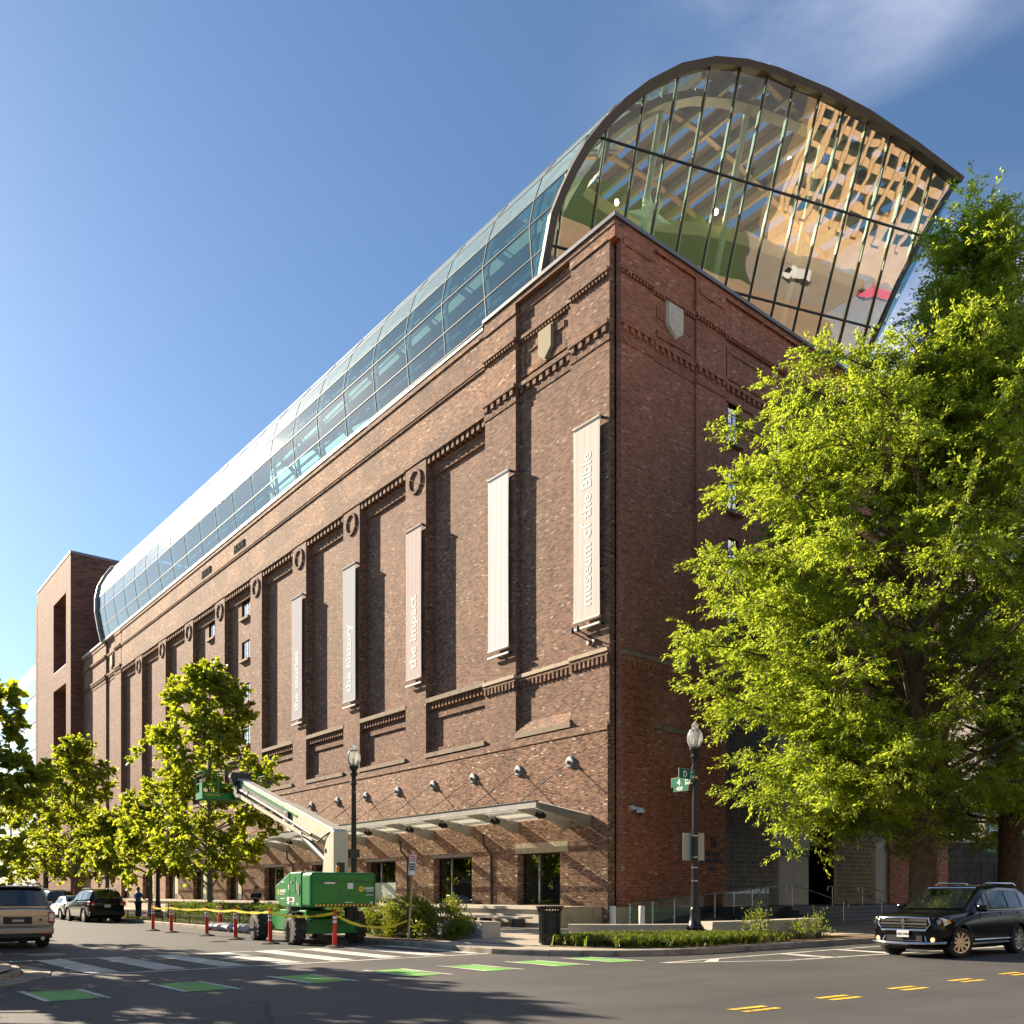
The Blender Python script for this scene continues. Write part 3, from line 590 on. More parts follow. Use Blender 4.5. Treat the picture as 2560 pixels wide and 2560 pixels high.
for a, b, o in ((0.36, 2.44, 0.0), (2.44, 5.28, 0.12), (5.28, 7.44, 0.0), (7.44, 29.8, 0.10)):
    for z0, z1 in ((28.05, 28.2), (25.72, 25.92)): part('string_course', MB().box(a, b, o - 0.12, o + 0.03, z0, z1), FB, MU)
    mb = MB(); dentils(mb, 'Y', a, b, 27.9, 28.05, o - 0.10, o + 0.03, 0.2, 0.1); part('dentil_course', mb, FB, MU)['kind'] = 'stuff'
    mb = MB(); dentils(mb, 'Y', a, b, 25.5, 25.72, o - 0.10, o + 0.03, 0.4, 0.2); part('dentil_course', mb, FB, MU)['kind'] = 'stuff'
    mb = MB(); soldiers(mb, 'Y', a, b, 25.0, 25.42, o - 0.04, o + 0.05); part('soldier_course', mb, FB, MU)['kind'] = 'stuff'
    part('belt_course', MB().box(a, b, o - 0.14, o + 0.05, 11.72, 11.9), 'old_stone', MU)
    mb = MB().box(a, b, o - 0.09, o + 0.05, 11.52, 11.72); dentils(mb, 'Y', a, b, 11.3, 11.52, o - 0.08, o + 0.05, 0.27, 0.13); part('dentil_course', mb, FB, MU)
for q in ((0.5, 2.3, -0.05, 0.02, 29.15, 29.4), (5.5, 7.3, -0.05, 0.02, 29.15, 29.4)): part('brick_trim', MB().box(*q), FB, MU)
TR = [(2.7, 3.3, 27.0, 27.5, 0.06, 0.14), (4.4, 5.05, 27.0, 27.5, 0.06, 0.14), (2.7, 5.05, 26.15, 26.45, 0.06, 0.14), (2.75, 4.95, 7.3, 7.7, 0.08, 0.14), (3.1, 4.4, 10.75, 11.1, 0.08, 0.14), (2.7, 5.2, 1.2, 1.5, 0.08, 0.14)]
for a_, b_ in ((7.75, 12.2), (14.4, 18.8), (19.4, 22.4)):
    TR += [(a_, b_, 27.35, 27.65, 0.08, 0.16), (a_, b_, 26.1, 26.35, 0.08, 0.16)]
    for q in ((a_ - 0.1, a_), (b_, b_ + 0.1)): part('brick_trim', MB().box(q[0], q[1], 0.08, 0.16, 26.1, 27.65), FB, MU)
for q in TR: mb = MB(); soldiers(mb, 'Y', *q); part('soldier_course', mb, FB, MU)['kind'] = 'stuff'
part('stone_block', MB().box(2.4, 2.9, 0.04, 0.2, 8.85, 9.1).box(3.1, 5.2, 0.06, 0.2, 8.78, 8.98), 'old_stone', MU)
shield((3.85, 0.12, 0), (-1, 0, 0), (0, -1, 0), 'shield_pale', 0.5, 27.9)
for h in RW: window('Y', 0.20, *h, 2, 4)
# plinth along the entrance front
part('plinth', MB().box(-0.02, 7.3, -0.08, 0.1, 0.0, 1.0), 'travertine', MU)
# entrance: bronze text doors between travertine walls
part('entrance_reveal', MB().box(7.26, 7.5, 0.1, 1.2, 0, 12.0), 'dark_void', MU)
part('entrance_wall', MB().box(11.9, 14.78, 0.2, 0.7, 3.86, 12).box(11.9, 14.78, 0.3, 0.7, 0, 3.5).box(21.3, 22.9, 0.15, 0.6, 0, 12).box(7.5, 22.9, 0.35, 0.9, 10.6, 12), 'travertine', MU)
part('entrance_lintel', MB().box(11.9, 14.78, 0.24, 0.7, 3.5, 3.86), 'dark_granite', MU)
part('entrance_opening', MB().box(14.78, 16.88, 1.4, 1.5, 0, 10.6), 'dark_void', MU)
for a, b, mm in ((7.52, 11.86, 'bronze'), (16.9, 21.25, 'bronze_gold')):
    dr = part('bronze_panel', MB().box(a, b, 0.12, 0.6, 0.9, 10.55), mm, MU)
    tx = MB()
    for k in range(38):
        z = 10.2 - 0.235 * k; x = a + 0.42
        while x < b - 0.4:
            wd = random.uniform(0.05, 0.16)
            if random.random() < 0.86: tx.box(x, x + wd, 0.095, 0.125, z - 0.13 * random.uniform(0.7, 1.1), z)
            x += wd + random.choice((0.02, 0.02, 0.03, 0.08))
    part('raised_text', tx, mm, dr, recalc=False)['kind'] = 'stuff'
# entrance landing, steps
mb = MB().box(5.2, 24, -3.2, 0.0, 0.15, 1.0); part('entrance_landing', mb, 'dark_granite', MU)
for k in range(5):
    part('step', MB().box(7.5, 17.0, -5.0 + 0.36 * k, -3.2, 0.15 + 0.17 * k, 0.15 + 0.17 * (k + 1) - 0.004), 'dark_granite', MU)
part('ramp', MB().prism([(0.6, 0.15), (9.0, 0.15), (9.0, 1.0), (7.4, 1.0)], -2.2, -0.3, 'Y'), 'dark_granite', MU)
mat('letter_black', (0.012, 0.012, 0.013), 0.4)
lt = wall_text('museum', 0.42, (5.55, 0.0, 3.33), (1, 0, 0), (0, 0, 1), depth=0.02, bold=0.012).join(wall_text('of the Bible', 0.36, (5.55, 0.0, 3.0), (1, 0, 0), (0, 0, 1), depth=0.02, bold=0.012)).join(wall_text('400', 0.3, (6.08, 0.0, 2.62), (1, 0, 0), (0, 0, 1), depth=0.02, bold=0.01))
lt.v = [(x, -0.022 + (y if abs(y) < 0.03 else 0), z) for x, y, z in lt.v]
part('wall_lettering', lt, 'letter_black', MU)
em = MB().box(6.32, 6.42, -0.04, 0.02, 3.72, 4.2).box(6.42, 6.66, -0.04, 0.02, 4.10, 4.2).box(6.62, 6.72, -0.04, 0.02, 3.72, 4.12).box(6.48, 6.56, -0.04, 0.02, 3.72, 3.98)
part('wall_emblem', em, 'letter_black', MU)

# ------------------------------------------------------------------ modelled bricks near the street corner (same courses as the material)
BW, BH, MWD = 0.21, 0.072, 0.013
def brick_cells(u0, u1, z0, z1, holes=()):
    for row in range(int(math.ceil(z0 / BH)), int(z1 / BH)):
        off = 0.5 * (row % 2); z = row * BH
        for c in range(int(math.floor(u0 / BW + off)), int(u1 / BW + off) + 1):
            ua, ub = (c - off) * BW + MWD, (c + 1 - off) * BW
            if ua < u0 or ub > u1: continue
            if any(h[0] - 0.12 < ub and ua < h[1] + 0.12 and h[2] - 0.05 < z + BH and z < h[3] + 0.2 for h in holes): continue
            yield ua, ub, z + MWD, z + BH
cells = [('L', *c) for c in brick_cells(0.40, 12.5, 1.06, 8.5, [(a, b, 1.05, 3.45 if a > 4 else 3.8) for a, b in GW])]
cells += [('R', *c) for c in brick_cells(0.42, 2.38, 1.06, 11.25)] + [('R', *c) for c in brick_cells(5.34, 7.24, 1.06, 11.25)]
cells += [('M', *c) for c in brick_cells(2.46, 5.26, 1.55, 7.2)] 
def brick_geo(k, ua, ub, za, zb):
    t = 0.004 + 0.010 * random.random()
    if k == 'L': p = -0.05; return [(p, ua, za), (p, ub, za), (p, ub, zb), (p, ua, zb), (p - t, ua, za), (p - t, ub, za), (p - t, ub, zb), (p - t, ua, zb)]
    p = 0.0 if k == 'R' else 0.12
    return [(ua, p, za), (ub, p, za), (ub, p, zb), (ua, p, zb), (ua, p - t, za), (ub, p - t, za), (ub, p - t, zb), (ua, p - t, zb)]
BF = [(4, 5, 6, 7), (0, 1, 5, 4), (1, 2, 6, 5), (2, 3, 7, 6), (3, 0, 4, 7)]
def near(c): return (c[1] ** 2 + (c[3] - 4.6) ** 2) + (0 if c[0] == 'L' else 1.2)
cells.sort(key=near)
cntb = {'L': 0, 'R': 0}; rest = {'L': MB(), 'R': MB()}
for c in cells:
    k = 'L' if c[0] == 'L' else 'R'; g = brick_geo(*c)
    if cntb[k] < 148:
        cntb[k] += 1; part('brick', MB().add(g, BF), LB if k == 'L' else FB, wall_l if k == 'L' else wall_f)
    else: rest[k].add(g, BF)
part('brickwork', rest['L'], LB, wall_l, recalc=False)['kind'] = 'stuff'
part('brickwork', rest['R'], FB, wall_f, recalc=False)['kind'] = 'stuff'

# ------------------------------------------------------------------ glass canopy over the long front
CN = part('canopy', MB().box(-3.26, -3.12, 1.3, 62.0, 5.10, 5.38), 'fascia_paint', MU)
part('edge_rail', MB().box(-3.30, -3.10, 1.28, 62.02, 5.385, 5.41), 'steel_bright', CN)
CY = [1.4] + [2.67 + 3.64 * k for k in range(17)]
for y in CY:
    part('beam', MB().prism([(-3.12, 5.10), (-3.12, 5.34), (-0.06, 4.96), (-0.06, 4.44), (-0.4, 4.44), (-1.2, 4.72)], y - 0.06, y + 0.06, 'Y'), 'steel_paint', CN)
for a, b in zip(CY, CY[1:]):
    n = 1 if b - a < 2 else 2
    for k in range(n):
        y0, y1 = a + (b - a) * k / n + 0.03, a + (b - a) * (k + 1) / n - 0.03
        part('glass_panel', MB().quad((-3.1, y0, 5.39), (-3.1, y1, 5.39), (-0.1, y1, 5.02), (-0.1, y0, 5.02)), 'canopy_glass', CN)
for x in (-0.9, -2.0): part('purlin', MB().beam((x, 1.4, 5.02 - 0.124 * (x + 0.9)), (x, 61.9, 5.02 - 0.124 * (x + 0.9)), 0.09, 0.11), 'steel_paint', CN)
for y in CY[1:]:
    part('anchor_disc', MB().lathe([(0.27, 0.05), (0.27, 0.12), (0.22, 0.17), (0.10, 0.18)], (0, 0, 0), 18, 'X').xf(Matrix.Translation((0, y, 7.41)) @ Matrix.Scale(-1, 4, (1, 0, 0))), 'disc_zinc', CN, smooth=True)
    rd_ = MB().tube([(-0.18, y, 7.40), (-3.0, y, 5.44)], 0.022, 6).tube([(-1.5, y, 6.485), (-1.75, y, 6.31)], 0.035, 6)
    rd_.box(-0.30, -0.15, y - 0.02, y + 0.02, 7.30, 7.46); part('tie_rod', rd_, 'steel_paint', CN)
for i, y in enumerate(CY[1:9]):
    s = thing('floodlight', '', 'floodlight', (-1.9 if i % 2 else -2.3, y - 0.55, 4.98), 0, 'floodlights under the canopy')
    s['label'] = ['black floodlight under the canopy end nearest the corner', 'black floodlight under the canopy above the plain corner bay pipe', 'black floodlight under the canopy beside the slanted parking sign', 'black floodlight under the canopy right of the lift mast', 'black floodlight under the canopy left of the lift mast', 'black floodlight under the canopy behind the lift ram', 'black floodlight under the canopy beneath the lift boom', 'black floodlight under the canopy among the tree leaves'][i]
    part('bracket', MB().box(-0.02, 0.02, -0.02, 0.02, 0.0, 0.18), 'black_metal', s)
    part('lamp_housing', MB().cbox((0, 0, -0.09), (0.28, 0.42, 0.18), 0, 0.5), 'matt_black', s, bevel=0.02)
for y in (8.4, 16.1, 23.6, 30.9):
    part('downpipe', MB().tube([(-0.55, y + 0.1, 4.5), (-0.5, y + 0.1, 3.95), (-0.16, y, 3.55), (-0.12, y, 3.35), (-0.12, y, 1.03)], 0.06, 8), 'mullion_metal', MU, smooth=True)
# ------------------------------------------------------------------ curved glass roof
AN = R(-19.7); DV = Vector((math.cos(AN), math.sin(AN), 0)); NV = Vector((DV.y, -DV.x, 0)); LEAN = 0.47; P0 = Vector((0.5, 4.62, 31))
def FP(s, z, off=0.0):
    p = P0 + DV * s + NV * (LEAN * (z - 31)); p.z = z
    o = Vector((NV.x, NV.y, -LEAN)).normalized() * off
    return p + o
def front_y(X, z): return P0.y + (LEAN * (z - 31) - NV.x * (X - P0.x)) / NV.y
def s_of(X, z): return (Vector((X, front_y(X, z), 0)) - Vector((P0.x, P0.y, 0))).dot(DV)
NP = [(0.07, 30.2), (-0.02, 31.3), (-0.13, 32.75), (0.2, 34.1), (0.7, 35.4), (1.55, 36.6), (2.55, 37.6), (5.12, 38.97), (8.07, 39.3), (10.73, 39.22), (13.08, 39.0), (16.1, 38.5), (19.15, 37.88)]
FPp = [(0.0, 29.8), (-0.32, 31.2), (-0.62, 33.0), (-0.62, 34.5), (-0.35, 35.9), (0.25, 37.1), (1.1, 38.4), (4.5, 40.2), (8.0, 40.4), (11.0, 40.3), (13.3, 40.0), (16.3, 39.4), (19.4, 38.4)]
YEND = 80.0
def PR(i, y):
    t = max(0.0, y / YEND); a, b = NP[i], FPp[i]
    return (a[0] + (b[0] - a[0]) * t, y, a[1] + (b[1] - a[1]) * t)
GR = part('glass_roof', MB().box(0.3, 0.9, 6.0, 80, 29.98, 30.16), 'barrel_joint', MU)
YC = [-5.4, -1.8, 1.8] + [5.4 + 3.6 * k for k in range(21)] + [YEND]
bars = MB()
for i in range(7):
    ya, yb = front_y(*NP[i]), front_y(*NP[i + 1])
    for a, b in zip(YC, YC[1:]):
        if b <= min(ya, yb) + 0.05: continue
        pa, pb = PR(i, max(a, ya)), PR(i + 1, max(a, yb)); qa, qb = PR(i, max(b, ya)), PR(i + 1, max(b, yb))
        part('pane', MB().quad(pa, qa, qb, pb), 'barrel_glass' if i < 3 else 'barrel_frit', GR, recalc=False)
for i in range(0, 8):
    for a, b in zip(YC, YC[1:]):
        y0 = max(a, front_y(*NP[i]))
        if b <= y0: continue
        bars.beam(PR(i, y0), PR(i, b), 0.05, 0.05)
    part('glazing_bar', bars, 'barrel_joint', GR); bars = MB()
CEN = Vector((9.0, 0, 31.0))
for y in YC[1:]:
    mb = MB(); ok = [i for i in range(13) if y >= front_y(*NP[i]) - 0.01]
    for i in ok[:-1]:
        if i + 1 not in ok: continue
        a, b = Vector(PR(i, y)), Vector(PR(i + 1, y))
        if i < 7: mb.beam(a, b, 0.05, 0.05, (0, 1, 0))
        ia = a + (Vector((CEN.x, y, CEN.z)) - a).normalized() * 0.28; ib = b + (Vector((CEN.x, y, CEN.z)) - b).normalized() * 0.28
        mb.beam(ia, ib, 0.14, 0.24, (0, 1, 0))
    if mb.v: part('rib', mb, 'barrel_rib' if y > 9 else 'tan_slat', GR)
for i in range(1, 7, 2):   # inner rails seen through the glass
    mb = MB(); y0 = max(front_y(*NP[i]), -6) + 1
    for a, b in zip(YC, YC[1:]):
        if b < y0: continue
        A = Vector(PR(i, max(a, y0))); B = Vector(PR(i, b)); A += (Vector((CEN.x, A.y, CEN.z)) - A).normalized() * 0.6; B += (Vector((CEN.x, B.y, CEN.z)) - B).normalized() * 0.6
        mb.beam(A, B, 0.10, 0.16)
    part('inner_rail', mb, 'barrel_rib', GR)
# roof top: glass skylight strips between beams over the front hall, metal behind
top = MB(); strips = MB(); beams = []
for i in range(7, 12):
    n = 2
    for k in range(n):
        t0, t1 = k / n, (k + 1) / n
        def at(t, y): a, b = PR(i, y), PR(i + 1, y); return tuple(a[j] + (b[j] - a[j]) * t for j in range(3))
        xa, za = at(t0, 0)[0], at(t0, 0)[2]; xm, zm = at((t0 * 0.36 + t1 * 0.64), 0)[0], at((t0 * 0.36 + t1 * 0.64), 0)[2]; xb, zb = at(t1, 0)[0], at(t1, 0)[2]
        fy0, fym, fy1 = front_y(xa, za), front_y(xm, zm), front_y(xb, zb); tm = t0 * 0.36 + t1 * 0.64
        part('skylight_pane', MB().quad(at(t0, fy0 + 1.1), at(tm, fym + 1.1), at(tm, 9.5), at(t0, 9.5)), 'skylight', GR, recalc=False)
        top.quad(at(tm, fym), at(t1, fy1), at(t1, 9.5), at(tm, 9.5)); top.quad(at(t0, fy0), at(tm, fym), at(tm, fym + 1.1), at(t0, fy0 + 1.1))
        top.quad(at(t0, 9.5), at(t1, 9.5), at(t1, YEND), at(t0, YEND))
        A = Vector(at(t0, fy0 + 0.5)); B = Vector(at(t0, 9.5)); dz = Vector((0, 0, -0.28)); part('roof_beam', MB().beam(A + dz, B + dz, 0.16, 0.42), 'olive_beam' if k else 'tan_slat', GR)
part('roof_sheet', top, 'roof_metal', GR, recalc=False)
# right flank of the hall
part('flank_glass', MB().quad((19.15, front_y(19.15, 37.88), 37.88), (18.0, front_y(18.0, 30.3), 30.3), (18.0, 34, 30.3), (19.42, 34, 38.4)), 'barrel_glass', GR, recalc=False)
# front window wall, leaning out over the street
fine = [(0.07, 30.2), (-0.14, 32.5), (0.02, 33.4), (0.22, 34.2), (0.55, 35.1), (1.04, 35.92), (1.72, 36.8), (2.55, 37.6), (3.73, 38.42), (5.12, 38.97), (6.54, 39.22), (8.07, 39.3), (10.73, 39.22), (13.08, 39.0), (16.1, 38.5), (19.15, 37.88)]
SZ = [(s_of(x, z), z) for x, z in fine]
POLY = SZ + [(20.4, 36.9), (19.75, 35.4), (19.05, 33.5), (18.2, 30.2)]
def clip(poly, f):
    out = []
    for i, p in enumerate(poly):
        q = poly[(i + 1) % len(poly)]; a, b = f(p), f(q)
        if a >= 0: out.append(p)
        if a * b < 0: t = a / (a - b); out.append((p[0] + (q[0] - p[0]) * t, p[1] + (q[1] - p[1]) * t))
    return out
SJ = [-1.2, 0.15, 1.75, 3.3, 4.75, 6.2, 7.7, 9.15, 10.6, 12.05, 13.5, 14.95, 16.4, 17.85, 19.3, 21.4]; ZJ = [30.2, 31.52, 35.46, 40.2]
for a, b in zip(SJ, SJ[1:]):
    for c, d in zip(ZJ, ZJ[1:]):
        q = POLY
        for f in (lambda p: p[0] - a - 0.03, lambda p: b - 0.03 - p[0], lambda p: p[1] - c - 0.03, lambda p: d - 0.03 - p[1]):
            q = clip(q, f)
            if len(q) < 3: break
        if len(q) < 3: continue
        part('pane', MB().add([FP(s, z) for s, z in q], [tuple(range(len(q)))]), 'front_glass', GR, recalc=False)
for s in SJ[1:-1]:
    zs = []
    for i, p in enumerate(POLY):
        q = POLY[(i + 1) % len(POLY)]
        if (p[0] - s) * (q[0] - s) < 0: t = (s - p[0]) / (q[0] - p[0]); zs.append(p[1] + (q[1] - p[1]) * t)
    if len(zs) < 2: continue
    z0, z1 = min(zs), max(zs)
    part('mullion', MB().beam(FP(s, z0, 0.03), FP(s, z1, 0.03), 0.07, 0.10, NV), 'mullion_metal', GR)
    part('fin', MB().beam(FP(s + 0.12, z0, -0.22), FP(s + 0.12, z1, -0.22), 0.05, 0.34, NV), 'fin_glass_green', GR)
for z in ZJ[1:3]:
    ss = []
    for i, p in enumerate(POLY):
        q = POLY[(i + 1) % len(POLY)]
        if (p[1] - z) * (q[1] - z) < 0: t = (z - p[1]) / (q[1] - p[1]); ss.append(p[0] + (q[0] - p[0]) * t)
    part('transom', MB().beam(FP(min(ss), z, 0.04), FP(max(ss), z, 0.04), 0.075, 0.08), 'mullion_metal', GR)
# metal hood round the window wall
hood = MB(); k = len(SZ); rings = []
for i, (s, z) in enumerate(SZ):
    a, b = SZ[max(i - 1, 0)], SZ[min(i + 1, k - 1)]; t = Vector((b[0] - a[0], b[1] - a[1])).normalized(); nin = Vector((t.y, -t.x)) * (0.22 if i > 8 else 0.36)
    rings.append([FP(s, z, 0.42), FP(s + nin.x, z + nin.y, 0.36), FP(s + nin.x, z + nin.y, -0.25), FP(s, z, -0.6)])
vs = [p for r in rings for p in r]; fs = [(i * 4 + j, i * 4 + (j + 1) % 4, (i + 1) * 4 + (j + 1) % 4, (i + 1) * 4 + j) for i in range(k - 1) for j in range(4)] + [(3, 2, 1, 0), ((k - 1) * 4, (k - 1) * 4 + 1, (k - 1) * 4 + 2, (k - 1) * 4 + 3)]
part('roof_hood', hood.add(vs, fs), 'roof_metal', GR)
e = MB()
for a, b in zip(POLY[len(SZ) - 1:], POLY[len(SZ):]): e.beam(FP(*a), FP(*b), 0.16, 0.28, NV)
part('edge_frame', e, 'mullion_metal', GR)
# far hood at the tower
vs = []
ff = [PR(i, YEND) for i in range(8)]
h2 = MB()
for a, b in zip(ff, ff[1:]): h2.beam((a[0], YEND + 0.2, a[2]), (b[0], YEND + 0.2, b[2]), 0.6, 0.3, (0, 1, 0))
part('end_frame', h2, 'steel_paint', GR)
part('end_wall', MB().add([(p[0] + 0.1, YEND + 0.1, p[2]) for p in ff] + [(12, YEND + 0.1, 40), (12, YEND + 0.1, 29.9)], [tuple(range(len(ff) + 2))]), 'barrel_joint', GR)
# the hall behind the glass
part('hall_floor', MB().box(0.8, 18.5, 1.5, 78, 30.2, 30.5), 'pale_floor', GR)
def back_of_glass(z, off, s0=1.6, back=40):
    o = []
    for s in np.linspace(s0, 19.0, 14):
        p = FP(s, z, -(off + 1.6 * math.exp(-((s - 4.5) / 3.5) ** 2) + 0.12 * (s - 10)))
        o.append((p.x, p.y))
    return o + [(18.3, back), (2.2, back)]
part('mezzanine', MB().prism(back_of_glass(34.9, 2.4), 34.6, 35.25, 'Z'), 'tan_ceiling', GR)
part('hall_wall', MB().prism(back_of_glass(32.6, 3.6, 2.2), 30.5, 32.9, 'Z'), 'tan_ceiling', GR)
part('hall_wall', MB().prism(back_of_glass(32.6, 4.2, 2.4), 32.9, 34.6, 'Z'), 'dark_granite', GR)
part('hall_wall', MB().box(3.2, 19, 9.7, 10.2, 35.35, 37.3), 'tan_ceiling', GR)
part('hall_ceiling', MB().quad((1.9, 9.6, 36.9), (19, 9.6, 36.9), (19, 40, 36.9), (1.9, 40, 36.9)), 'tan_ceiling', GR)
rb = MB()
for a, b in zip(SZ[1:], SZ[2:]): rb.beam(FP(a[0] + (0.8 if a[0] < 2 else 0), a[1] - 0.9, -1.3), FP(b[0] + (0.8 if b[0] < 2 else 0), b[1] - 0.9, -1.3), 0.35, 0.55, NV)
part('ring_beam', rb, 'olive_beam', GR)
for s in (4.9, 9.3, 13.7): part('hall_column', MB().tube([FP(s, 30.4, -1.6), FP(s, 38.3, -1.6)], 0.16, 10), 'fin_glass_green', GR, smooth=True)
mat('warm_bulb', (0.9, 0.7, 0.4), 0.4, emit=((1.0, 0.72, 0.38), 25.0))
for i, (x, y, z) in enumerate(((6.0, 6.4, 32.6), (8.6, 5.6, 32.6), (12.0, 4.4, 32.6), (5.2, 5.0, 36.2), (10.0, 2.6, 36.6), (15.0, 2.0, 36.2))):
    hl_ = part('hall_lamp', MB().lathe([(0.02, 0.2), (0.09, 0.12), (0.11, 0.0), (0.07, -0.07), (0.01, -0.09)], (x, y, z), 10), 'warm_bulb', GR, smooth=True)
    pl = bpy.data.lights.new('hall_lamp_light', 'POINT'); pl.energy = 160; pl.color = (1.0, 0.76, 0.48); pl.shadow_soft_size = 0.12
    po = bpy.data.objects.new('hall_lamp_light', pl); COL.objects.link(po); po.location = (x, y, z - 0.3); po.parent = GR
# star lantern in the hall
mat('lantern_paper', (0.78, 0.84, 0.68), 0.5, var=0.05, emit=((0.75, 0.9, 0.65), 0.04))
st = thing('star_lantern', 'large many pointed pale star lantern hanging behind the leaning window wall', 'lantern', tuple(FP(5.1, 33.7, -1.5)), AN)
sm = MB(); dirs = [(1, 0, 0), (-1, 0, 0), (0, 1, 0), (0, -1, 0), (0, 0, 1), (0, 0, -1)] + [(a, b, c) for a in (1, -1) for b in (1, -1) for c in (1, -1)]
for q in dirs:
    v = Vector(q).normalized(); L = 1.55 if abs(v.z) > 0.9 else (1.25 if max(abs(v.x), abs(v.y)) > 0.9 else 1.0); u = v.orthogonal().normalized(); w2 = v.cross(u)
    b = [v * 0.28 + u * math.cos(t) * 0.3 + w2 * math.sin(t) * 0.3 for t in (0, PI / 2, PI, 1.5 * PI)]
    sm.add(b + [v * L], [(0, 1, 4), (1, 2, 4), (2, 3, 4), (3, 0, 4), (3, 2, 1, 0)])
part('star_body', sm, 'lantern_paper', st)
part('chain', MB().tube([(0, 0, 1.5), (0, 0, 3.4)], 0.02, 6), 'mullion_metal', st)
# small masts on the roof
part('lightning_rod', MB().tube([(8.0, front_y(8.0, 39.5) + 0.3, 39.0), (8.0, front_y(8.0, 39.5) + 0.3, 39.75)], 0.02, 5).tube([(14.6, front_y(14.6, 39) + 0.3, 38.6), (14.6, front_y(14.6, 39) + 0.3, 39.2)], 0.02, 5), 'steel_bright', GR)


# ------------------------------------------------------------------ far tower and buildings
mat('white_panel', (0.62, 0.64, 0.66), 0.5, var=0.05); mat('tower_glass', (0.10, 0.12, 0.14), 0.15, spec=0.8)
glass('sky_glass', (0.35, 0.45, 0.5), 0.45)
TW = thing('brick_tower', 'plain dark red brick tower with two tall sunken windows behind the museum', 'building', (-1.32, 89.5, 0))
mb = holes_wall(MB(), 'X', 0.0, 1.6, 0.0, 18.8, 0, 42.3, [(2.3, 9.1, 29.4, 38.2), (2.3, 9.1, 15.5, 27.2)]); mb.box(1.6, 12, 0, 18.8, 0, 42.3)
part('wall', mb, 'brick_tower', TW); part('coping', MB().box(-0.06, 12.06, -0.06, 18.86, 42.3, 42.6), 'coping_metal', TW)
part('buttress', MB().box(-0.02, 6, 18.8, 20, 0, 40.8), 'brick_tower', TW)
for z0, z1 in ((29.4, 38.2), (15.5, 27.2)):
    w_ = part('window', MB().box(1.50, 1.58, 6.0, 9.1, z0, z1), 'tower_glass', TW); part('mullion', MB().box(1.40, 1.50, 7.5, 7.6, z0, z1).box(1.40, 1.5, 6.0, 9.1, z0 + 2.9, z0 + 3.0).box(1.40, 1.5, 6.0, 9.1, z0 + 5.9, z0 + 6.0).box(1.40, 1.5, 6.0, 6.1, z0, z1), 'window_frame', w_)
    part('sill', MB().box(0.0, 1.5, 2.3, 9.1, z0 - 0.01, z0 + 0.12), 'white_panel', TW)
part('roof_house', MB().prism([(3.0, 42.6), (5.0, 42.6), (4.6, 43.7), (3.4, 43.3)], 4, 9, 'Y'), 'coping_metal', TW)
OB = thing('office_building', 'pale glass office block with white bands at the end of the street', 'building', (0.0, 114, 0))
part('wall', MB().box(0, 25, 0, 60, 0, 34.6), 'white_panel', OB)
for k in range(8):
    z = 3.2 + 3.85 * k
    for j in range(12): part('window', MB().box(-0.06, 0.0, 5 * j + 0.05, 5 * j + 4.95, z, z + 2.4), 'sky_glass', OB)
# ------------------------------------------------------------------ banners
def banner(y0, y1, z0, z1, xo, xw, cloth, text, ts, label, ty=None):
    b = thing('hanging_banner', label, 'banner', (xo, (y0 + y1) / 2, z0), 0, 'tall banners on the long brick front')
    w2 = (y1 - y0) / 2; h = z1 - z0; n, k = 10, 14; mb = MB(); vs = []
    for j in range(k + 1):
        for i in range(n + 1):
            v = -w2 + 2 * w2 * i / n; zz = h * j / k
            vs.append((0.0022 * math.sin(i * 2.4 + j * 0.15), v * (1 - 0.03 * math.sin(PI * j / k)), zz))
    mb.add(vs, [(j * (n + 1) + i, j * (n + 1) + i + 1, (j + 1) * (n + 1) + i + 1, (j + 1) * (n + 1) + i) for j in range(k) for i in range(n)])
    cl = part('cloth', mb, cloth, b, recalc=False)
    md = cl.modifiers.new('thickness', 'SOLIDIFY'); md.thickness = 0.008
    part('sleeve', MB().tube([(0, -w2, h - 0.06), (0, w2, h - 0.06)], 0.07, 8), cloth, b); part('sleeve', MB().tube([(0, -w2, 0.03), (0, w2, 0.03)], 0.06, 8), cloth, b)
    d = xw - xo
    for z in (h, -0.22): part('arm', MB().box(0, d + 0.05, -w2 + 0.02, -w2 + 0.10, z - 0.08, z + 0.02), 'black_metal', b)
    part('lower_rail', MB().box(-0.05, 0.05, -w2, w2, -0.30, -0.22).box(0.0, d, -0.05, 0.05, -0.28, -0.2), 'sunlit_edge_white_rail', b)
    if text:
        t = wall_text(text, ts, (-0.016, w2 * 0.42 if ty is None else ty, 0.6), (0, 0, 1), (0, 1, 0), depth=0.003, bold=0.018 * ts)
        # letters read upwards and face the street (-X)
        part('lettering', t, 'banner_ink', b)
    return b
banner(0.72, 2.38, 13.4, 22.0, -0.17, 0.06, 'banner_cloth', 'museum of the Bible', 0.80, 'long pale hanging banner nearest the corner reading museum of the Bible', -0.28)
banner(6.92, 8.55, 13.42, 21.98, -0.2, 0.0, 'banner_white', None, 1, 'long blank whitish banner on the tall pier beside the corner bay')
banner(14.58, 16.16, 13.41, 21.85, -0.2, 0.0, 'banner_pink', 'the impact', 0.95, 'pinkish banner reading the impact between the blank and the grey banner', -0.28)
banner(21.94, 23.54, 13.4, 21.88, -0.2, 0.0, 'banner_cool', 'the history', 0.95, 'grey hanging banner reading the history', -0.28)
banner(29.32, 30.93, 13.43, 21.88, -0.2, 0.0, 'banner_mauve', 'the stories', 0.95, 'hanging banner reading the stories, farthest from the street corner', -0.28)
bl = thing('banner_light', 'pair of black arm spotlights under the corner banner', 'spotlight', (0.06, 1.6, 12.55))
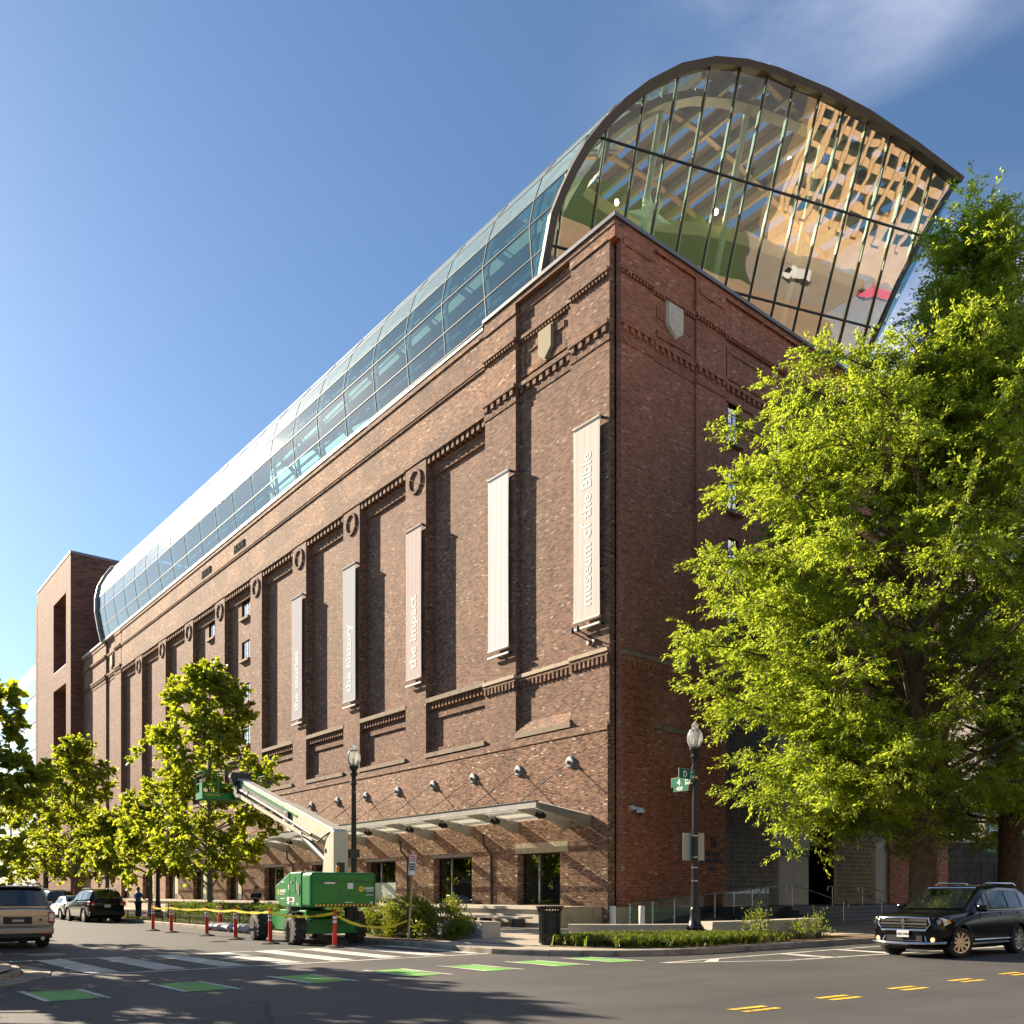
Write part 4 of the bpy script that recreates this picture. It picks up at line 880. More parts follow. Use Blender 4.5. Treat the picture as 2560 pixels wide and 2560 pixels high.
for dy in (0.0, -0.35): part('arm', MB().tube([(0, dy, 0.0), (-0.95, dy + 0.05, 0.25)], 0.03, 6), 'black_metal', bl); part('lamp_head', MB().tube([(-0.95, dy + 0.05, 0.18), (-0.98, dy + 0.05, 0.42)], [0.09, 0.05], 8), 'black_metal', bl); part('base', MB().box(-0.12, 0.0, dy - 0.06, dy + 0.06, -0.16, 0.05), 'steel_paint', bl)
# security camera
cm = thing('security_camera', 'white dome security camera on the shaded brick corner', 'camera', (1.1, 0.0, 5.1))
part('bracket', MB().box(-0.22, -0.06, -0.14, 0.0, 0.05, 0.24).box(-0.1, 0.06, -0.30, -0.1, 0.06, 0.16), 'white_panel', cm)
part('housing', MB().lathe([(0.09, 0.12), (0.16, 0.06), (0.19, -0.02), (0.17, -0.08), (0.10, -0.10)], (0.08, -0.36, 0.0), 16), 'white_panel', cm, smooth=True)
part('lens_dome', MB().lathe([(0.10, -0.09), (0.085, -0.17), (0.04, -0.21), (0.005, -0.22)], (0.08, -0.36, 0.0), 14), 'black_metal', cm, smooth=True)

# ------------------------------------------------------------------ street lamps and signs
def globemat():
    m = bpy.data.materials.new('globe_glass'); m.use_nodes = True; t = NT(m.node_tree); t.n.clear()
    d = t.add('ShaderNodeBsdfTranslucent', Color=(0.9, 0.9, 0.86, 1)); d2 = t.add('ShaderNodeBsdfDiffuse', Color=(0.85, 0.86, 0.82, 1)); tr = t.add('ShaderNodeBsdfTransparent', Color=(0.95, 0.96, 0.94, 1)); g = t.add('ShaderNodeBsdfGlossy', Roughness=0.12)
    a = t.add('ShaderNodeMixShader', i0=0.5, i1=d.outputs[0], i2=d2.outputs[0]); b = t.add('ShaderNodeMixShader', i0=0.52, i1=a.outputs[0], i2=tr.outputs[0])
    f = t.add('ShaderNodeFresnel', IOR=1.5); c = t.add('ShaderNodeMixShader', i0=f.outputs[0], i1=b.outputs[0], i2=g.outputs[0])
    t.l.new(c.outputs[0], t.add('ShaderNodeOutputMaterial').inputs[0]); M['globe_glass'] = m
globemat(); mat('bulb_white', (0.8, 0.8, 0.75), 0.5); mat('brass_tag', (0.7, 0.5, 0.1), 0.4)
def street_lamp(loc, label):
    L = thing('street_lamp', label, 'street lamp', loc, 0, 'globe street lamps along the kerb')
    part('base', MB().lathe([(0.30, 0.0), (0.31, 0.10), (0.27, 0.16), (0.24, 0.20), (0.26, 0.26), (0.29, 0.36), (0.25, 0.42), (0.20, 0.48), (0.17, 0.62), (0.14, 0.80), (0.15, 0.86), (0.145, 0.94), (0.12, 1.0)], n=18), 'lamp_black', L, smooth=True)
    po = MB(); n = 16; vs = []
    for z, r in ((1.0, 0.112), (5.55, 0.078)):
        for j in range(n * 2): a = PI * j / n; rr = r * (1 if j % 2 else 0.93); vs.append((rr * math.cos(a), rr * math.sin(a), z))
    po.add(vs, [(j, (j + 1) % (2 * n), 2 * n + (j + 1) % (2 * n), 2 * n + j) for j in range(2 * n)])
    part('pole', po, 'lamp_black', L)
    part('capital', MB().lathe([(0.08, 5.3), (0.12, 5.33), (0.12, 5.38), (0.085, 5.42), (0.08, 5.6), (0.13, 5.68), (0.15, 5.72), (0.10, 5.78), (0.12, 5.86), (0.18, 5.93), (0.18, 5.98), (0.10, 5.98)], n=18), 'lamp_black', L, smooth=True)
    part('globe', MB().lathe([(0.13, 5.98), (0.19, 6.05), (0.235, 6.18), (0.25, 6.30), (0.235, 6.42), (0.19, 6.50), (0.185, 6.53), (0.15, 6.56), (0.10, 6.60), (0.09, 6.65), (0.115, 6.69), (0.09, 6.74), (0.04, 6.79), (0.01, 6.83)], n=24, cap=False), 'globe_glass', L, smooth=True)
    part('lamp', MB().lathe([(0.06, 5.98), (0.07, 6.2), (0.05, 6.28), (0.01, 6.3)], n=10), 'bulb_white', L, smooth=True)
    part('number_tag', MB().box(-0.06, 0.02, -0.097, -0.085, 5.02, 5.09), 'brass_tag', L)
    return L
lampA = street_lamp((-4.93, -8.35, 0.15), 'black globe street lamp carrying green street signs in the liriope bed')
dup_thing(lampA, (-11.3, 1.9, 0.15), 0.4, 'black globe street lamp behind the green boom lift'); dup_thing(lampA, (-11.5, 23.4, 0.15), 0.9, 'black lamp post between the kerbside trees behind the low fence'); dup_thing(lampA, (-11.5, 51.0, 0.15), 1.3, 'black lamp post far up the street behind the silver SUV')
mat('sign_green', (0.0, 0.16, 0.085), 0.65, spec=0.25, var=0.05); mat('sign_white', (0.80, 0.80, 0.78), 0.5, var=0.03); mat('sign_back', (0.42, 0.41, 0.35), 0.5, 0.2, var=0.06, stain=((0.33, 0.31, 0.26), 6, 0.4)); mat('sign_red', (0.55, 0.03, 0.03), 0.5); mat('plate_white', (0.75, 0.75, 0.72), 0.45, var=0.03); mat('ink_dark', (0.03, 0.03, 0.035), 0.6)
def street_sign(loc, ux, parts, label):
    s = thing('street_sign', label, 'street sign', loc)
    nrm = Vector(ux).cross(Vector((0, 0, 1)))
    fm = frame_m((0, 0, 0), ux, (0, 0, 1))
    for (x0, x1, z0, z1) in parts['blades']:
        part('blade', MB().box(x0, x1, z0, z1, -0.012, 0.0).xf(fm), 'sign_green', s); part('edge', MB().box(x0 - 0.008, x1 + 0.008, z0 - 0.008, z1 + 0.008, -0.014, -0.004).xf(fm), 'sign_white', s)
    tx = MB()
    for (t, size, x, z) in parts['text']: tx.join(text_mb(t, size, 0.002, bold=0.006 * size / 0.2).xf(Matrix.Translation((x, z, 0.002))))
    part('lettering', tx.xf(fm), 'sign_white', s)
    part('bracket', MB().box(-0.02, 0.08, -0.02, 0.02, 0.0, 0.0).box(parts['blades'][0][1] - 0.02, parts['blades'][0][1] + 0.1, parts['blades'][0][2] + 0.03, parts['blades'][0][2] + 0.06, -0.02, 0.01).xf(fm), 'steel_bright', s)
street_sign((-5.02, -8.42, 5.13), (1, 0, 0), {'blades': [(-0.74, 0.0, 0.0, 0.30)], 'text': [('D', 0.26, -0.56, 0.055), ('ST', 0.13, -0.22, 0.17), ('SW', 0.13, -0.22, 0.03)]}, 'green street sign reading D ST SW, upper one on the corner lamp')
street_sign((-5.06, -8.26, 4.98), (0, -1, 0), {'blades': [(-0.76, 0.0, 0.0, 0.27), (-0.66, -0.08, -0.16, 0.0)], 'text': [('4', 0.27, -0.52, 0.035), ('ST', 0.13, -0.2, 0.145), ('SW', 0.13, -0.2, 0.02), ('400', 0.17, -0.55, -0.135)]}, 'green street sign reading 4 ST SW 400, lower one on the corner lamp')
sb = thing('traffic_sign', 'blank grey back of a traffic sign strapped to the corner lamp post', 'traffic sign', (-4.93, -8.35, 2.62), R(-28))
part('plate', MB().box(-0.36, 0.36, 0.10, 0.115, 0, 0.86), 'sign_back', sb, bevel=0.03); part('strap', MB().lathe([(0.118, 0.08), (0.118, 0.11)], n=14).lathe([(0.118, 0.75), (0.118, 0.78)], n=14).lathe([(0.118, -0.24), (0.118, -0.21)], n=14).lathe([(0.12, -0.66), (0.12, -0.63)], n=14), 'steel_bright', sb)
ps = thing('parking_sign', 'slanted galvanised post with a red bordered no parking sign', 'parking sign', (-12.3, -3.3, 0.15))
tl = Vector((0.055, -0.045, 1)).normalized(); part('post', MB().beam((0, 0, -0.1), tuple(tl * 2.72), 0.06, 0.045, (0, 1, 0)), 'steel_bright', ps)
fm = frame_m(tuple(tl * 1.98 + Vector((-0.05, -0.03, 0))), Vector((0.28, -0.96, 0)), tl)
part('plate', MB().box(-0.15, 0.15, 0, 0.66, -0.006, 0).xf(fm), 'sign_white', ps)
br_ = MB().box(-0.15, 0.15, 0.645, 0.66, 0, 0.002).box(-0.15, 0.15, 0, 0.015, 0, 0.002).box(-0.15, -0.138, 0.015, 0.645, 0, 0.002).box(0.138, 0.15, 0.015, 0.645, 0, 0.002)
part('border', br_.xf(fm), 'sign_red', ps)
pr = MB()
for k, z in enumerate((0.57, 0.51, 0.45)): pr.box(-0.10 + 0.02 * (k % 2), 0.10 - 0.02 * (k % 2), z, z + 0.03, 0.001, 0.003)
part('red_print', pr.xf(fm), 'sign_red', ps); pk = MB()
for k, z in enumerate((0.33, 0.25, 0.17)): pk.box(-0.11, 0.11, z, z + 0.05, 0.001, 0.003)
part('black_print', pk.xf(fm), 'ink_dark', ps)

# ------------------------------------------------------------------ litter bin, bollards, low walls, rails
tb = thing('litter_bin', 'black slatted steel litter bin on the corner pavement', 'litter bin', (-10.4, -7.7, 0.15))
part('liner', MB().lathe([(0.26, 0.08), (0.28, 0.95)], n=20), 'dark_void', tb)
for k in range(26):
    a = 2 * PI * k / 26; c, s_ = math.cos(a), math.sin(a)
    part('slat', MB().beam((0.29 * c, 0.29 * s_, 0.06), (0.31 * c, 0.31 * s_, 0.90), 0.045, 0.012, (c, s_, 0)).beam((0.31 * c, 0.31 * s_, 0.90), (0.37 * c, 0.37 * s_, 1.05), 0.045, 0.012, (c, s_, 0)), 'lamp_black', tb)
part('rim', MB().lathe([(0.33, 1.03), (0.40, 1.05), (0.40, 1.08), (0.31, 1.08), (0.30, 1.0)], n=24).lathe([(0.32, 0.80), (0.325, 0.86)], n=24, cap=False).lathe([(0.31, 0.05), (0.31, 0.12), (0.24, 0.0)], n=24), 'lamp_black', tb, smooth=True)
mat('bollard_grey', (0.62, 0.61, 0.58), 0.45, 0.3, var=0.05)
for (x, y), lab in (((-2.85, -2.71), 'pale steel bollard before the corner plinth, nearer the litter bin'), ((-2.0, -3.39), 'pale steel bollard beside the glass ramp rail')):
    b = tag(part('bollard', MB().lathe([(0.115, 0.0), (0.115, 0.93), (0.10, 0.955), (0.05, 0.96)], n=18), 'bollard_grey', None, smooth=True), lab, 'bollard', 'steel bollards by the corner'); b.location = (x, y, 0.15)
def low_wall(name, pts, wd, h, label, caps=True):
    o = thing(name, label, 'low wall', (pts[0][0], pts[0][1], 0.12), 0, 'low granite walls on the pavement')
    for a, b in zip(pts, pts[1:]):
        v = Vector((b[0] - a[0], b[1] - a[1], 0)); L = v.length; k = max(1, round(L / 1.9)); m = frame_m((a[0] - pts[0][0], a[1] - pts[0][1], 0), v, Vector((-v.y, v.x, 0)))
        for i in range(k):
            part('wall_stone', MB().box(L * i / k + 0.004, L * (i + 1) / k - 0.004, 0, wd, 0, h - 0.09).xf(m), 'granite', o); part('cap_stone', MB().box(L * i / k + 0.002, L * (i + 1) / k - 0.002, -0.015, wd + 0.015, h - 0.086, h).xf(m), 'granite', o)
low_wall('low_wall', [(-8.15, -6.0), (-6.9, -7.25), (-5.6, -8.05), (-4.75, -8.4)], 0.5, 0.50, 'low curved granite wall behind the liriope bed')
low_wall('low_wall', [(-4.62, -8.78), (-2.6, -9.1)], 0.6, 0.58, 'low granite wall block just right of the corner lamp')
low_wall('low_wall', [(-3.15, -9.75), (0.28, -9.5)], 0.6, 0.62, 'low granite wall behind the bare mulch bed')
low_wall('low_wall', [(-9.9, -3.9), (-9.2, -3.95)], 2.4, 0.56, 'low granite block beside the rounded shrubs')
struct('planting_bed', MB().add([(-11.0, -8.3, 0.158), (-10.2, -10.0, 0.158), (-8.6, -11.0, 0.158), (1.5, -11.05, 0.158), (1.2, -9.7, 0.158), (-3.1, -9.9, 0.158), (-4.8, -8.7, 0.158), (-7.2, -7.4, 0.158), (-8.4, -6.2, 0.158)], [tuple(range(9))]), 'mulch')
struct('planting_bed', MB().add([(-12.4, -2.6, 0.158), (-12.2, -3.9, 0.158), (-10.2, -3.9, 0.158), (-9.9, 0.5, 0.158), (-12.4, 0.5, 0.158)], [tuple(range(5))]), 'mulch')
struct('planting_bed', MB().quad((-12.4, 2.5, 0.158), (-9.6, 2.5, 0.158), (-9.6, 60, 0.158), (-12.4, 60, 0.158)), 'mulch')
gr = thing('glass_railing', 'long glass ramp railing with steel handrail before the entrance front', 'railing', (0, -2.3, 0))
def zt(x): return 1.18 + (x + 1.5) * 0.075
X = -1.5; pan = 0
while X < 7.6:
    x1 = min(X + 1.3, 7.7); part('glass_panel', MB().add([(X + 0.03, 0, zt(X) - 0.88), (x1 - 0.03, 0, zt(x1) - 0.88), (x1 - 0.03, 0, zt(x1) - 0.03), (X + 0.03, 0, zt(X) - 0.03), (X + 0.03, 0.012, zt(X) - 0.88), (x1 - 0.03, 0.012, zt(x1) - 0.88), (x1 - 0.03, 0.012, zt(x1) - 0.03), (X + 0.03, 0.012, zt(X) - 0.03)], [(0, 1, 2, 3), (7, 6, 5, 4), (0, 4, 5, 1), (1, 5, 6, 2), (2, 6, 7, 3), (3, 7, 4, 0)]), 'rail_glass', gr)
    part('post', MB().box(X - 0.02, X + 0.02, -0.02, 0.02, max(0.15, zt(X) - 1.05), zt(X)), 'steel_bright', gr); X = x1
part('handrail', MB().tube([(-1.6, 0, zt(-1.6)), (7.7, 0, zt(7.7))], 0.028, 8), 'steel_bright', gr); part('handrail', MB().tube([(0.8, 0.9, zt(0.8) - 0.08), (9.8, 0.9, zt(9.8) - 0.1)], 0.025, 8), 'steel_bright', gr)
for (x, lab) in ((8.3, 'steel stair handrail left of the dark entrance'), (11.6, 'steel stair handrail right of the dark entrance'), (14.3, 'steel stair handrail beside the big tree trunk')):
    h = thing('stair_handrail', lab, 'handrail', (x, -3.2, 1.0), 0, 'stair handrails')
    part('rail', MB().tube([(-0.12, 0.35, 0.72), (-0.12, 0.35, 0.9), (0.0, 0.3, 0.9), (0.2, 0.0, 0.9), (1.5, -1.7, 0.12), (1.5, -1.7, -0.05)], 0.024, 8), 'steel_bright', h); part('post', MB().tube([(0.05, 0.2, -0.02), (0.05, 0.2, 0.9)], 0.022, 8).tube([(1.38, -1.55, -0.85), (1.38, -1.55, 0.19)], 0.022, 8), 'steel_bright', h)
# low iron fence round the tree strip
fe = thing('iron_fence', 'low black iron fence round the tree strip by the kerb', 'fence', (-12.45, 5.6, 0.15))
for y0 in range(0, 36, 2):
    part('post', MB().box(-0.025, 0.025, y0 - 0.025, y0 + 0.025, 0, 0.52), 'black_metal', fe)
    if y0 < 34:
        part('rail', MB().box(-0.012, 0.012, y0 + 0.03, y0 + 1.97, 0.42, 0.45).box(-0.012, 0.012, y0 + 0.03, y0 + 1.97, 0.34, 0.36).box(-0.012, 0.012, y0 + 0.03, y0 + 1.97, 0.08, 0.1), 'black_metal', fe)['kind'] = 'stuff'
        pk = MB()
        for k in range(1, 14): pk.box(-0.008, 0.008, y0 + k * 0.14 - 0.008, y0 + k * 0.14 + 0.008, 0.1, 0.34)
        part('picket', pk, 'black_metal', fe)['kind'] = 'stuff'
# bicycle racks and a hire bike
mat('rack_steel', (0.42, 0.42, 0.41), 0.4, 0.8); mat('bike_green', (0.10, 0.55, 0.05), 0.35); mat('rubber', (0.022, 0.022, 0.022), 0.8, bump=0.2, bscale=80)
for k in range(5):
    n = 20; b = part('bike_rack', MB().tube([(0.42 * math.cos(a), 0, 0.42 + 0.42 * math.sin(a)) for a in np.linspace(-PI / 2 + 0.05, 1.5 * PI - 0.05, n)], 0.03, 6), 'rack_steel', None, smooth=True)
    b.location = (-9.2 + 0.25 * k, 2.6 - 0.95 * k + 0.6, 0.15); b.rotation_euler = (0, 0, R(12)); tag(b, ['grey ring bike rack farthest from the shrubs, behind the lift', 'grey ring bike rack second from the far end, behind the lift', 'grey ring bike rack in the middle of the row behind the lift', 'grey ring bike rack next to the green hire bike', 'grey ring bike rack right behind the rounded shrubs'][k], 'bike rack', 'ring bike racks behind the lift')
bk = thing('bicycle', 'bright green hire bicycle parked at the ring racks', 'bicycle', (-9.2, 1.2, 0.15), R(20))
for x in (-0.52, 0.55):
    w_ = part('wheel', MB().tube([(x + 0.33 * math.cos(a), 0, 0.34 + 0.33 * math.sin(a)) for a in np.linspace(0, 2 * PI, 25)], 0.02, 6, cap=False), 'rubber', bk); sp = MB()
    for q in range(8): sp.tube([(x, 0, 0.34), (x + 0.32 * math.cos(q * PI / 4), 0, 0.34 + 0.32 * math.sin(q * PI / 4))], 0.004, 4)
    part('spokes', sp, 'steel_bright', w_)
part('frame', MB().tube([(-0.52, 0, 0.34), (-0.05, 0, 0.30), (0.38, 0, 0.78)], 0.03, 8).tube([(-0.05, 0, 0.30), (-0.2, 0, 0.85)], 0.025, 8).tube([(-0.15, 0, 0.55), (0.36, 0, 0.7)], 0.025, 8).tube([(0.55, 0, 0.34), (0.36, 0, 1.0)], 0.022, 8).box(-0.85, -0.3, -0.05, 0.05, 0.69, 0.73).box(0.28, 0.62, -0.11, 0.11, 0.78, 0.96), 'bike_green', bk, smooth=True)
part('saddle', MB().prism([(-0.34, 0.92), (-0.32, 0.98), (-0.05, 0.95), (-0.05, 0.92)], -0.08, 0.08), 'rubber', bk); part('handlebar', MB().tube([(0.28, -0.28, 1.06), (0.36, -0.1, 1.02), (0.36, 0.1, 1.02), (0.28, 0.28, 1.06)], 0.016, 6).box(0.3, 0.42, -0.06, 0.06, 1.02, 1.12), 'rubber', bk)
# delineator posts and caution tape
mat('post_red', (0.72, 0.035, 0.012), 0.45, var=0.06); mat('reflect_white', (0.78, 0.78, 0.76), 0.4); mat('tape_yellow', (0.72, 0.60, 0.03), 0.5, var=0.15)
DEL = [(-15.12, 12.28), (-15.06, 10.11), (-14.94, 6.45), (-12.84, 10.9), (-15.1, 3.28), (-15.25, 0.06), (-14.53, -2.85)]
DL = ['red delineator post farthest left in the taped row', 'red delineator post second along the taped row, by the kerb bend', 'red delineator post in front of the rolled tarpaulin', 'leaning red delineator post standing behind the taped row', 'red delineator post just left of the lift front wheel', 'red delineator post between the two near lift wheels', 'red delineator post closest to the crosswalk, before the lift counterweight']
proto = None
for i, (x, y) in enumerate(DEL):
    if proto is None:
        proto = d = thing('delineator_post', DL[0], 'delineator', (x, y, 0), 0, 'red delineator posts round the lift')
        part('base', MB().lathe([(0.30, 0.0), (0.30, 0.025), (0.22, 0.055), (0.10, 0.075)], n=8), 'rubber', d)
        part('post', MB().lathe([(0.068, 0.05), (0.058, 0.98)], n=14), 'post_red', d, smooth=True)
        for z in (0.72, 0.84): part('reflective_band', MB().lathe([(0.064, z), (0.0635, z + 0.075)], n=14, cap=False), 'reflect_white', d, smooth=True)
        part('handle', MB().box(-0.055, -0.028, -0.02, 0.02, 0.97, 1.1).box(0.028, 0.055, -0.02, 0.02, 0.97, 1.1).box(-0.055, 0.055, -0.02, 0.02, 1.09, 1.125), 'post_red', d)
    else: d = dup_thing(proto, (x, y, 0), random.uniform(0, 3), DL[i])
    if i == 3: d.rotation_euler = (0.0, 0.09, 0)
order = [DEL[0], DEL[1], DEL[2], DEL[4], DEL[5], DEL[6], (-12.28, -3.33)]
mb = MB()
for q, (a, b) in enumerate(zip(order, order[1:])):
    za, zb = 1.0, 1.0 if q < 5 else 0.75; n = 8; sag = 0.05 if q < 4 else (0.12 if q == 4 else 0.3)
    for k in range(n):
        t0, t1 = k / n, (k + 1) / n; P = lambda t: (a[0] + (b[0] - a[0]) * t - 0.06, a[1] + (b[1] - a[1]) * t, za + (zb - za) * t - sag * 4 * t * (1 - t))
        p0, p1 = P(t0), P(t1); w0 = 0.045 * (0.45 + 0.55 * abs(math.sin(q * 1.3 + k * 0.9)))
        mb.add([(p0[0], p0[1], p0[2] - w0), (p1[0], p1[1], p1[2] - w0), (p1[0], p1[1], p1[2] + w0), (p0[0], p0[1], p0[2] + w0), (p0[0] - .004, p0[1], p0[2] - w0), (p1[0] - .004, p1[1], p1[2] - w0), (p1[0] - .004, p1[1], p1[2] + w0), (p0[0] - .004, p0[1], p0[2] + w0)], [(0, 1, 2, 3), (7, 6, 5, 4), (0, 4, 5, 1), (2, 6, 7, 3)])
tag(part('caution_tape', mb, 'tape_yellow'), 'sagging yellow caution tape strung along the red posts', 'tape')
mat('tarp_grey', (0.36, 0.36, 0.38), 0.4, var=0.2, nscale=5, bump=0.6, bscale=9)
for i, (x, y, L, lab) in enumerate(((-13.2, 7.6, 2.6, 'grey wrapped tarpaulin roll nearer the lift on the kerb'), (-13.15, 10.4, 2.2, 'grey wrapped tarpaulin roll by the leaning red post'))):
    vs = []; n, k = 12, 14
    tp = MB(); pts = [(0.03 * math.sin(j * 1.7 + i), L * (j / k - 0.5), 0.15) for j in range(k + 1)]
    tp.tube(pts, [0.16 + 0.05 * math.sin(j * 2.3 + i) + 0.02 * random.random() for j in range(k + 1)], n); tp.v = [(a * 1.7, b, max(0.0, c)) for a, b, c in tp.v]
    t_ = tag(part('tarpaulin', tp, 'tarp_grey', None, smooth=True), lab, 'tarpaulin', 'tarpaulin rolls by the kerb'); t_.location = (x + 0.35, y, 0.15 if i < 0 else 0.0)

# ------------------------------------------------------------------ people
mat('skin_light', (0.45, 0.27, 0.19), 0.55); mat('skin_dark', (0.14, 0.075, 0.05), 0.55); mat('shirt_blue', (0.02, 0.12, 0.34), 0.85); mat('trousers_dark', (0.02, 0.022, 0.03), 0.85); mat('top_black', (0.02, 0.02, 0.022), 0.8); mat('jeans', (0.08, 0.11, 0.17), 0.85); mat('hair_dark', (0.02, 0.014, 0.01), 0.6); mat('hair_brown', (0.10, 0.055, 0.03), 0.6)
def skin_mesh(name, chains, m, parent, sub=1):
    # chains: list of lists of (x, y, z, r); chains whose first point equals an existing point join there
    bmv = []; ed = []; rad = []
    def idx(p):
        for i, q in enumerate(bmv):
            if (Vector(q) - Vector(p[:3])).length < 1e-4: return i
        bmv.append(p[:3]); rad.append(p[3]); return len(bmv) - 1
    for c in chains:
        ii = [idx(p) for p in c]; ed += list(zip(ii, ii[1:]))
    me = bpy.data.meshes.new(name); me.from_pydata(bmv, ed, []); ob = link(bpy.data.objects.new(name, me), parent)
    ob.modifiers.new('skin', 'SKIN'); 
    if not me.skin_vertices: me.attributes.new
    sv = me.skin_vertices[0].data if me.skin_vertices else None
    if sv:
        for i, r in enumerate(rad): sv[i].radius = (r, r); sv[i].use_root = (i == 0)
    s = ob.modifiers.new('sub', 'SUBSURF'); s.levels = sub; s.render_levels = sub
    me.materials.append(M[m]); return ob
def person(loc, rz, label, skin, top, legs, hair, arms):
    p = thing('person', label, 'person', loc, rz)
    # y is forward; body is one continuous skin-coloured figure, clothing lies over it
    A = arms
    def hand(w, d):   # five fingers from the wrist point w along direction d
        d = Vector(d).normalized(); w = Vector(w); palm = w + d * 0.06; sdv = d.cross(Vector((0, 0, 1))); sdv = sdv.normalized() if sdv.length > 0.1 else Vector((1, 0, 0))
        ch = [[(*w, 0.026), (*palm, 0.036)]]
        for k, L in enumerate((0.075, 0.085, 0.08, 0.065)):
            q = palm + sdv * (k - 1.5) * 0.02 + d * 0.03; ch.append([(*palm, 0.036), (*q, 0.011), (*(q + d * L * 0.6 + Vector((0, 0, -0.01))), 0.010), (*(q + d * L + Vector((0, 0, -0.03))), 0.008)])
        q = w + d * 0.03 - sdv * 0.035; ch.append([(*w, 0.026), (*q, 0.012), (*(q + d * 0.05 - sdv * 0.01), 0.009)])
        return ch
    ch = [[(0, 0, 0.95, 0.135), (0, 0.0, 1.12, 0.125), (0, 0.0, 1.3, 0.145), (0, -0.01, 1.42, 0.12), (0, 0.0, 1.50, 0.055), (0, 0.01, 1.58, 0.075), (0, 0.015, 1.66, 0.095), (0, 0.0, 1.73, 0.07)]]
    for s in (-1, 1):
        ch.append([(0, 0, 0.95, 0.135), (0.1 * s, 0, 0.88, 0.10), (0.11 * s, 0.03, 0.5, 0.065), (0.115 * s, -0.01, 0.3, 0.06), (0.12 * s, 0, 0.08, 0.042), (0.125 * s, 0.13, 0.035, 0.035)])
        e, w = A[s]; ch.append([(0, -0.01, 1.42, 0.12), (0.19 * s, 0, 1.40, 0.062), (*e, 0.043), (*w, 0.026)]); ch += hand(w, Vector(w) - Vector(e))
    skin_mesh('body', ch, skin, p, 2)
    skin_mesh('shirt', [[(0, 0, 0.92, 0.155), (0, 0, 1.12, 0.15), (0, 0, 1.3, 0.165), (0, -0.01, 1.42, 0.135)]] + [[(0, -0.01, 1.42, 0.135), (0.19 * s, 0, 1.40, 0.078), (*(Vector((0.19 * s, 0, 1.40)).lerp(Vector(A[s][0]), 0.75)), 0.062)] for s in (-1, 1)], top, p, 2)
    skin_mesh('trousers', [[(0, 0, 0.96, 0.15), (0.1 * s, 0, 0.88, 0.115), (0.11 * s, 0.03, 0.5, 0.082), (0.115 * s, -0.01, 0.3, 0.075), (0.12 * s, 0, 0.10, 0.062)] for s in (-1, 1)], legs, p, 2)
    part('hair', MB().lathe([(0.098, 1.645), (0.104, 1.69), (0.09, 1.755), (0.05, 1.79), (0.01, 1.80)], (0, -0.012, 0), 14), hair, p, smooth=True)
    part('shoe', MB().box(-0.175, -0.075, -0.07, 0.2, 0.0, 0.08), 'rubber', p, bevel=0.02); part('shoe', MB().box(0.075, 0.175, -0.07, 0.2, 0, 0.08), 'rubber', p, bevel=0.02)
    fc = MB()
    for s in (-1, 1): fc.box(0.03 * s - 0.012, 0.03 * s + 0.012, 0.098, 0.106, 1.655, 1.668)
    fc.box(-0.022, 0.022, 0.095, 0.104, 1.585, 1.592); part('face_features', fc, 'hair_dark', p); part('nose', MB().prism([(0.09, 1.66), (0.125, 1.615), (0.09, 1.61)], -0.013, 0.013, 'X'), skin, p)
    return p
pm = person((-11.9, 25.6, 0.15), R(-60), 'person in a bright blue shirt holding a spraying hose, seen from behind', 'skin_dark', 'shirt_blue', 'trousers_dark', 'hair_dark', {-1: ((-0.28, 0.05, 1.14), (-0.18, 0.28, 1.05)), 1: ((0.30, 0.08, 1.14), (0.22, 0.32, 1.06))})
hz = tag(part('hose_wand', MB().tube([(0.20, 0.36, 1.05), (0.25, 0.8, 0.95), (0.3, 1.35, 0.45), (0.3, 1.5, 0.2)], 0.014, 6), 'black_metal'), 'thin hose wand held by the person in blue', 'hose'); hz.matrix_world = Matrix.Translation((-11.9, 25.6, 0.15)) @ Matrix.Rotation(R(-60), 4, 'Z')
person((-9.6, 14.6, 0.15), R(140), 'person in a black sleeveless top looking down behind the hedge', 'skin_light', 'top_black', 'jeans', 'hair_brown', {-1: ((-0.25, 0.08, 1.12), (-0.05, 0.26, 1.2)), 1: ((0.25, 0.08, 1.12), (0.06, 0.26, 1.2))})
# sign over a far doorway
tag(part('hanging_sign', MB().box(-2.6, -2.4, 73.7, 77.5, 3.95, 4.55), 'black_metal'), 'black sign board hanging under the far end of the canopy', 'sign')
# ------------------------------------------------------------------ vehicles
def paint(name, col, rough=0.22, metal=0.3): mat(name, col, rough, metal, var=0.04, nscale=2.0, coat=1.0)
mat('paint_black', (0.004, 0.004, 0.006), 0.12, 0.0, spec=0.28, coat=0.15); paint('paint_silver', (0.27, 0.25, 0.21), 0.3, 0.5); paint('paint_grey', (0.45, 0.46, 0.48), 0.28, 0.5); paint('paint_van', (0.03, 0.03, 0.035), 0.3, 0.2); paint('paint_whitevan', (0.75, 0.75, 0.75), 0.3, 0.0); paint('paint_redvan', (0.6, 0.03, 0.02), 0.3, 0.0)
mat('car_glass', (0.006, 0.009, 0.012), 0.06, 0.0, spec=0.9, var=0.02); mat('chrome', (0.75, 0.74, 0.72), 0.10, 1.0, var=0.02); mat('trim_black', (0.012, 0.012, 0.012), 0.6); mat('alloy', (0.50, 0.49, 0.47), 0.32, 0.9); mat('tail_red', (0.38, 0.01, 0.012), 0.15, coat=0.6); mat('lens_clear', (0.78, 0.75, 0.68), 0.3, 0.0, coat=0.3); mat('amber', (0.75, 0.28, 0.02), 0.3, coat=0.5); mat('headlamp_on', (0.9, 0.7, 0.35), 0.2, emit=((1.0, 0.62, 0.2), 0.5)); mat('plate_dark', (0.05, 0.05, 0.05), 0.5)
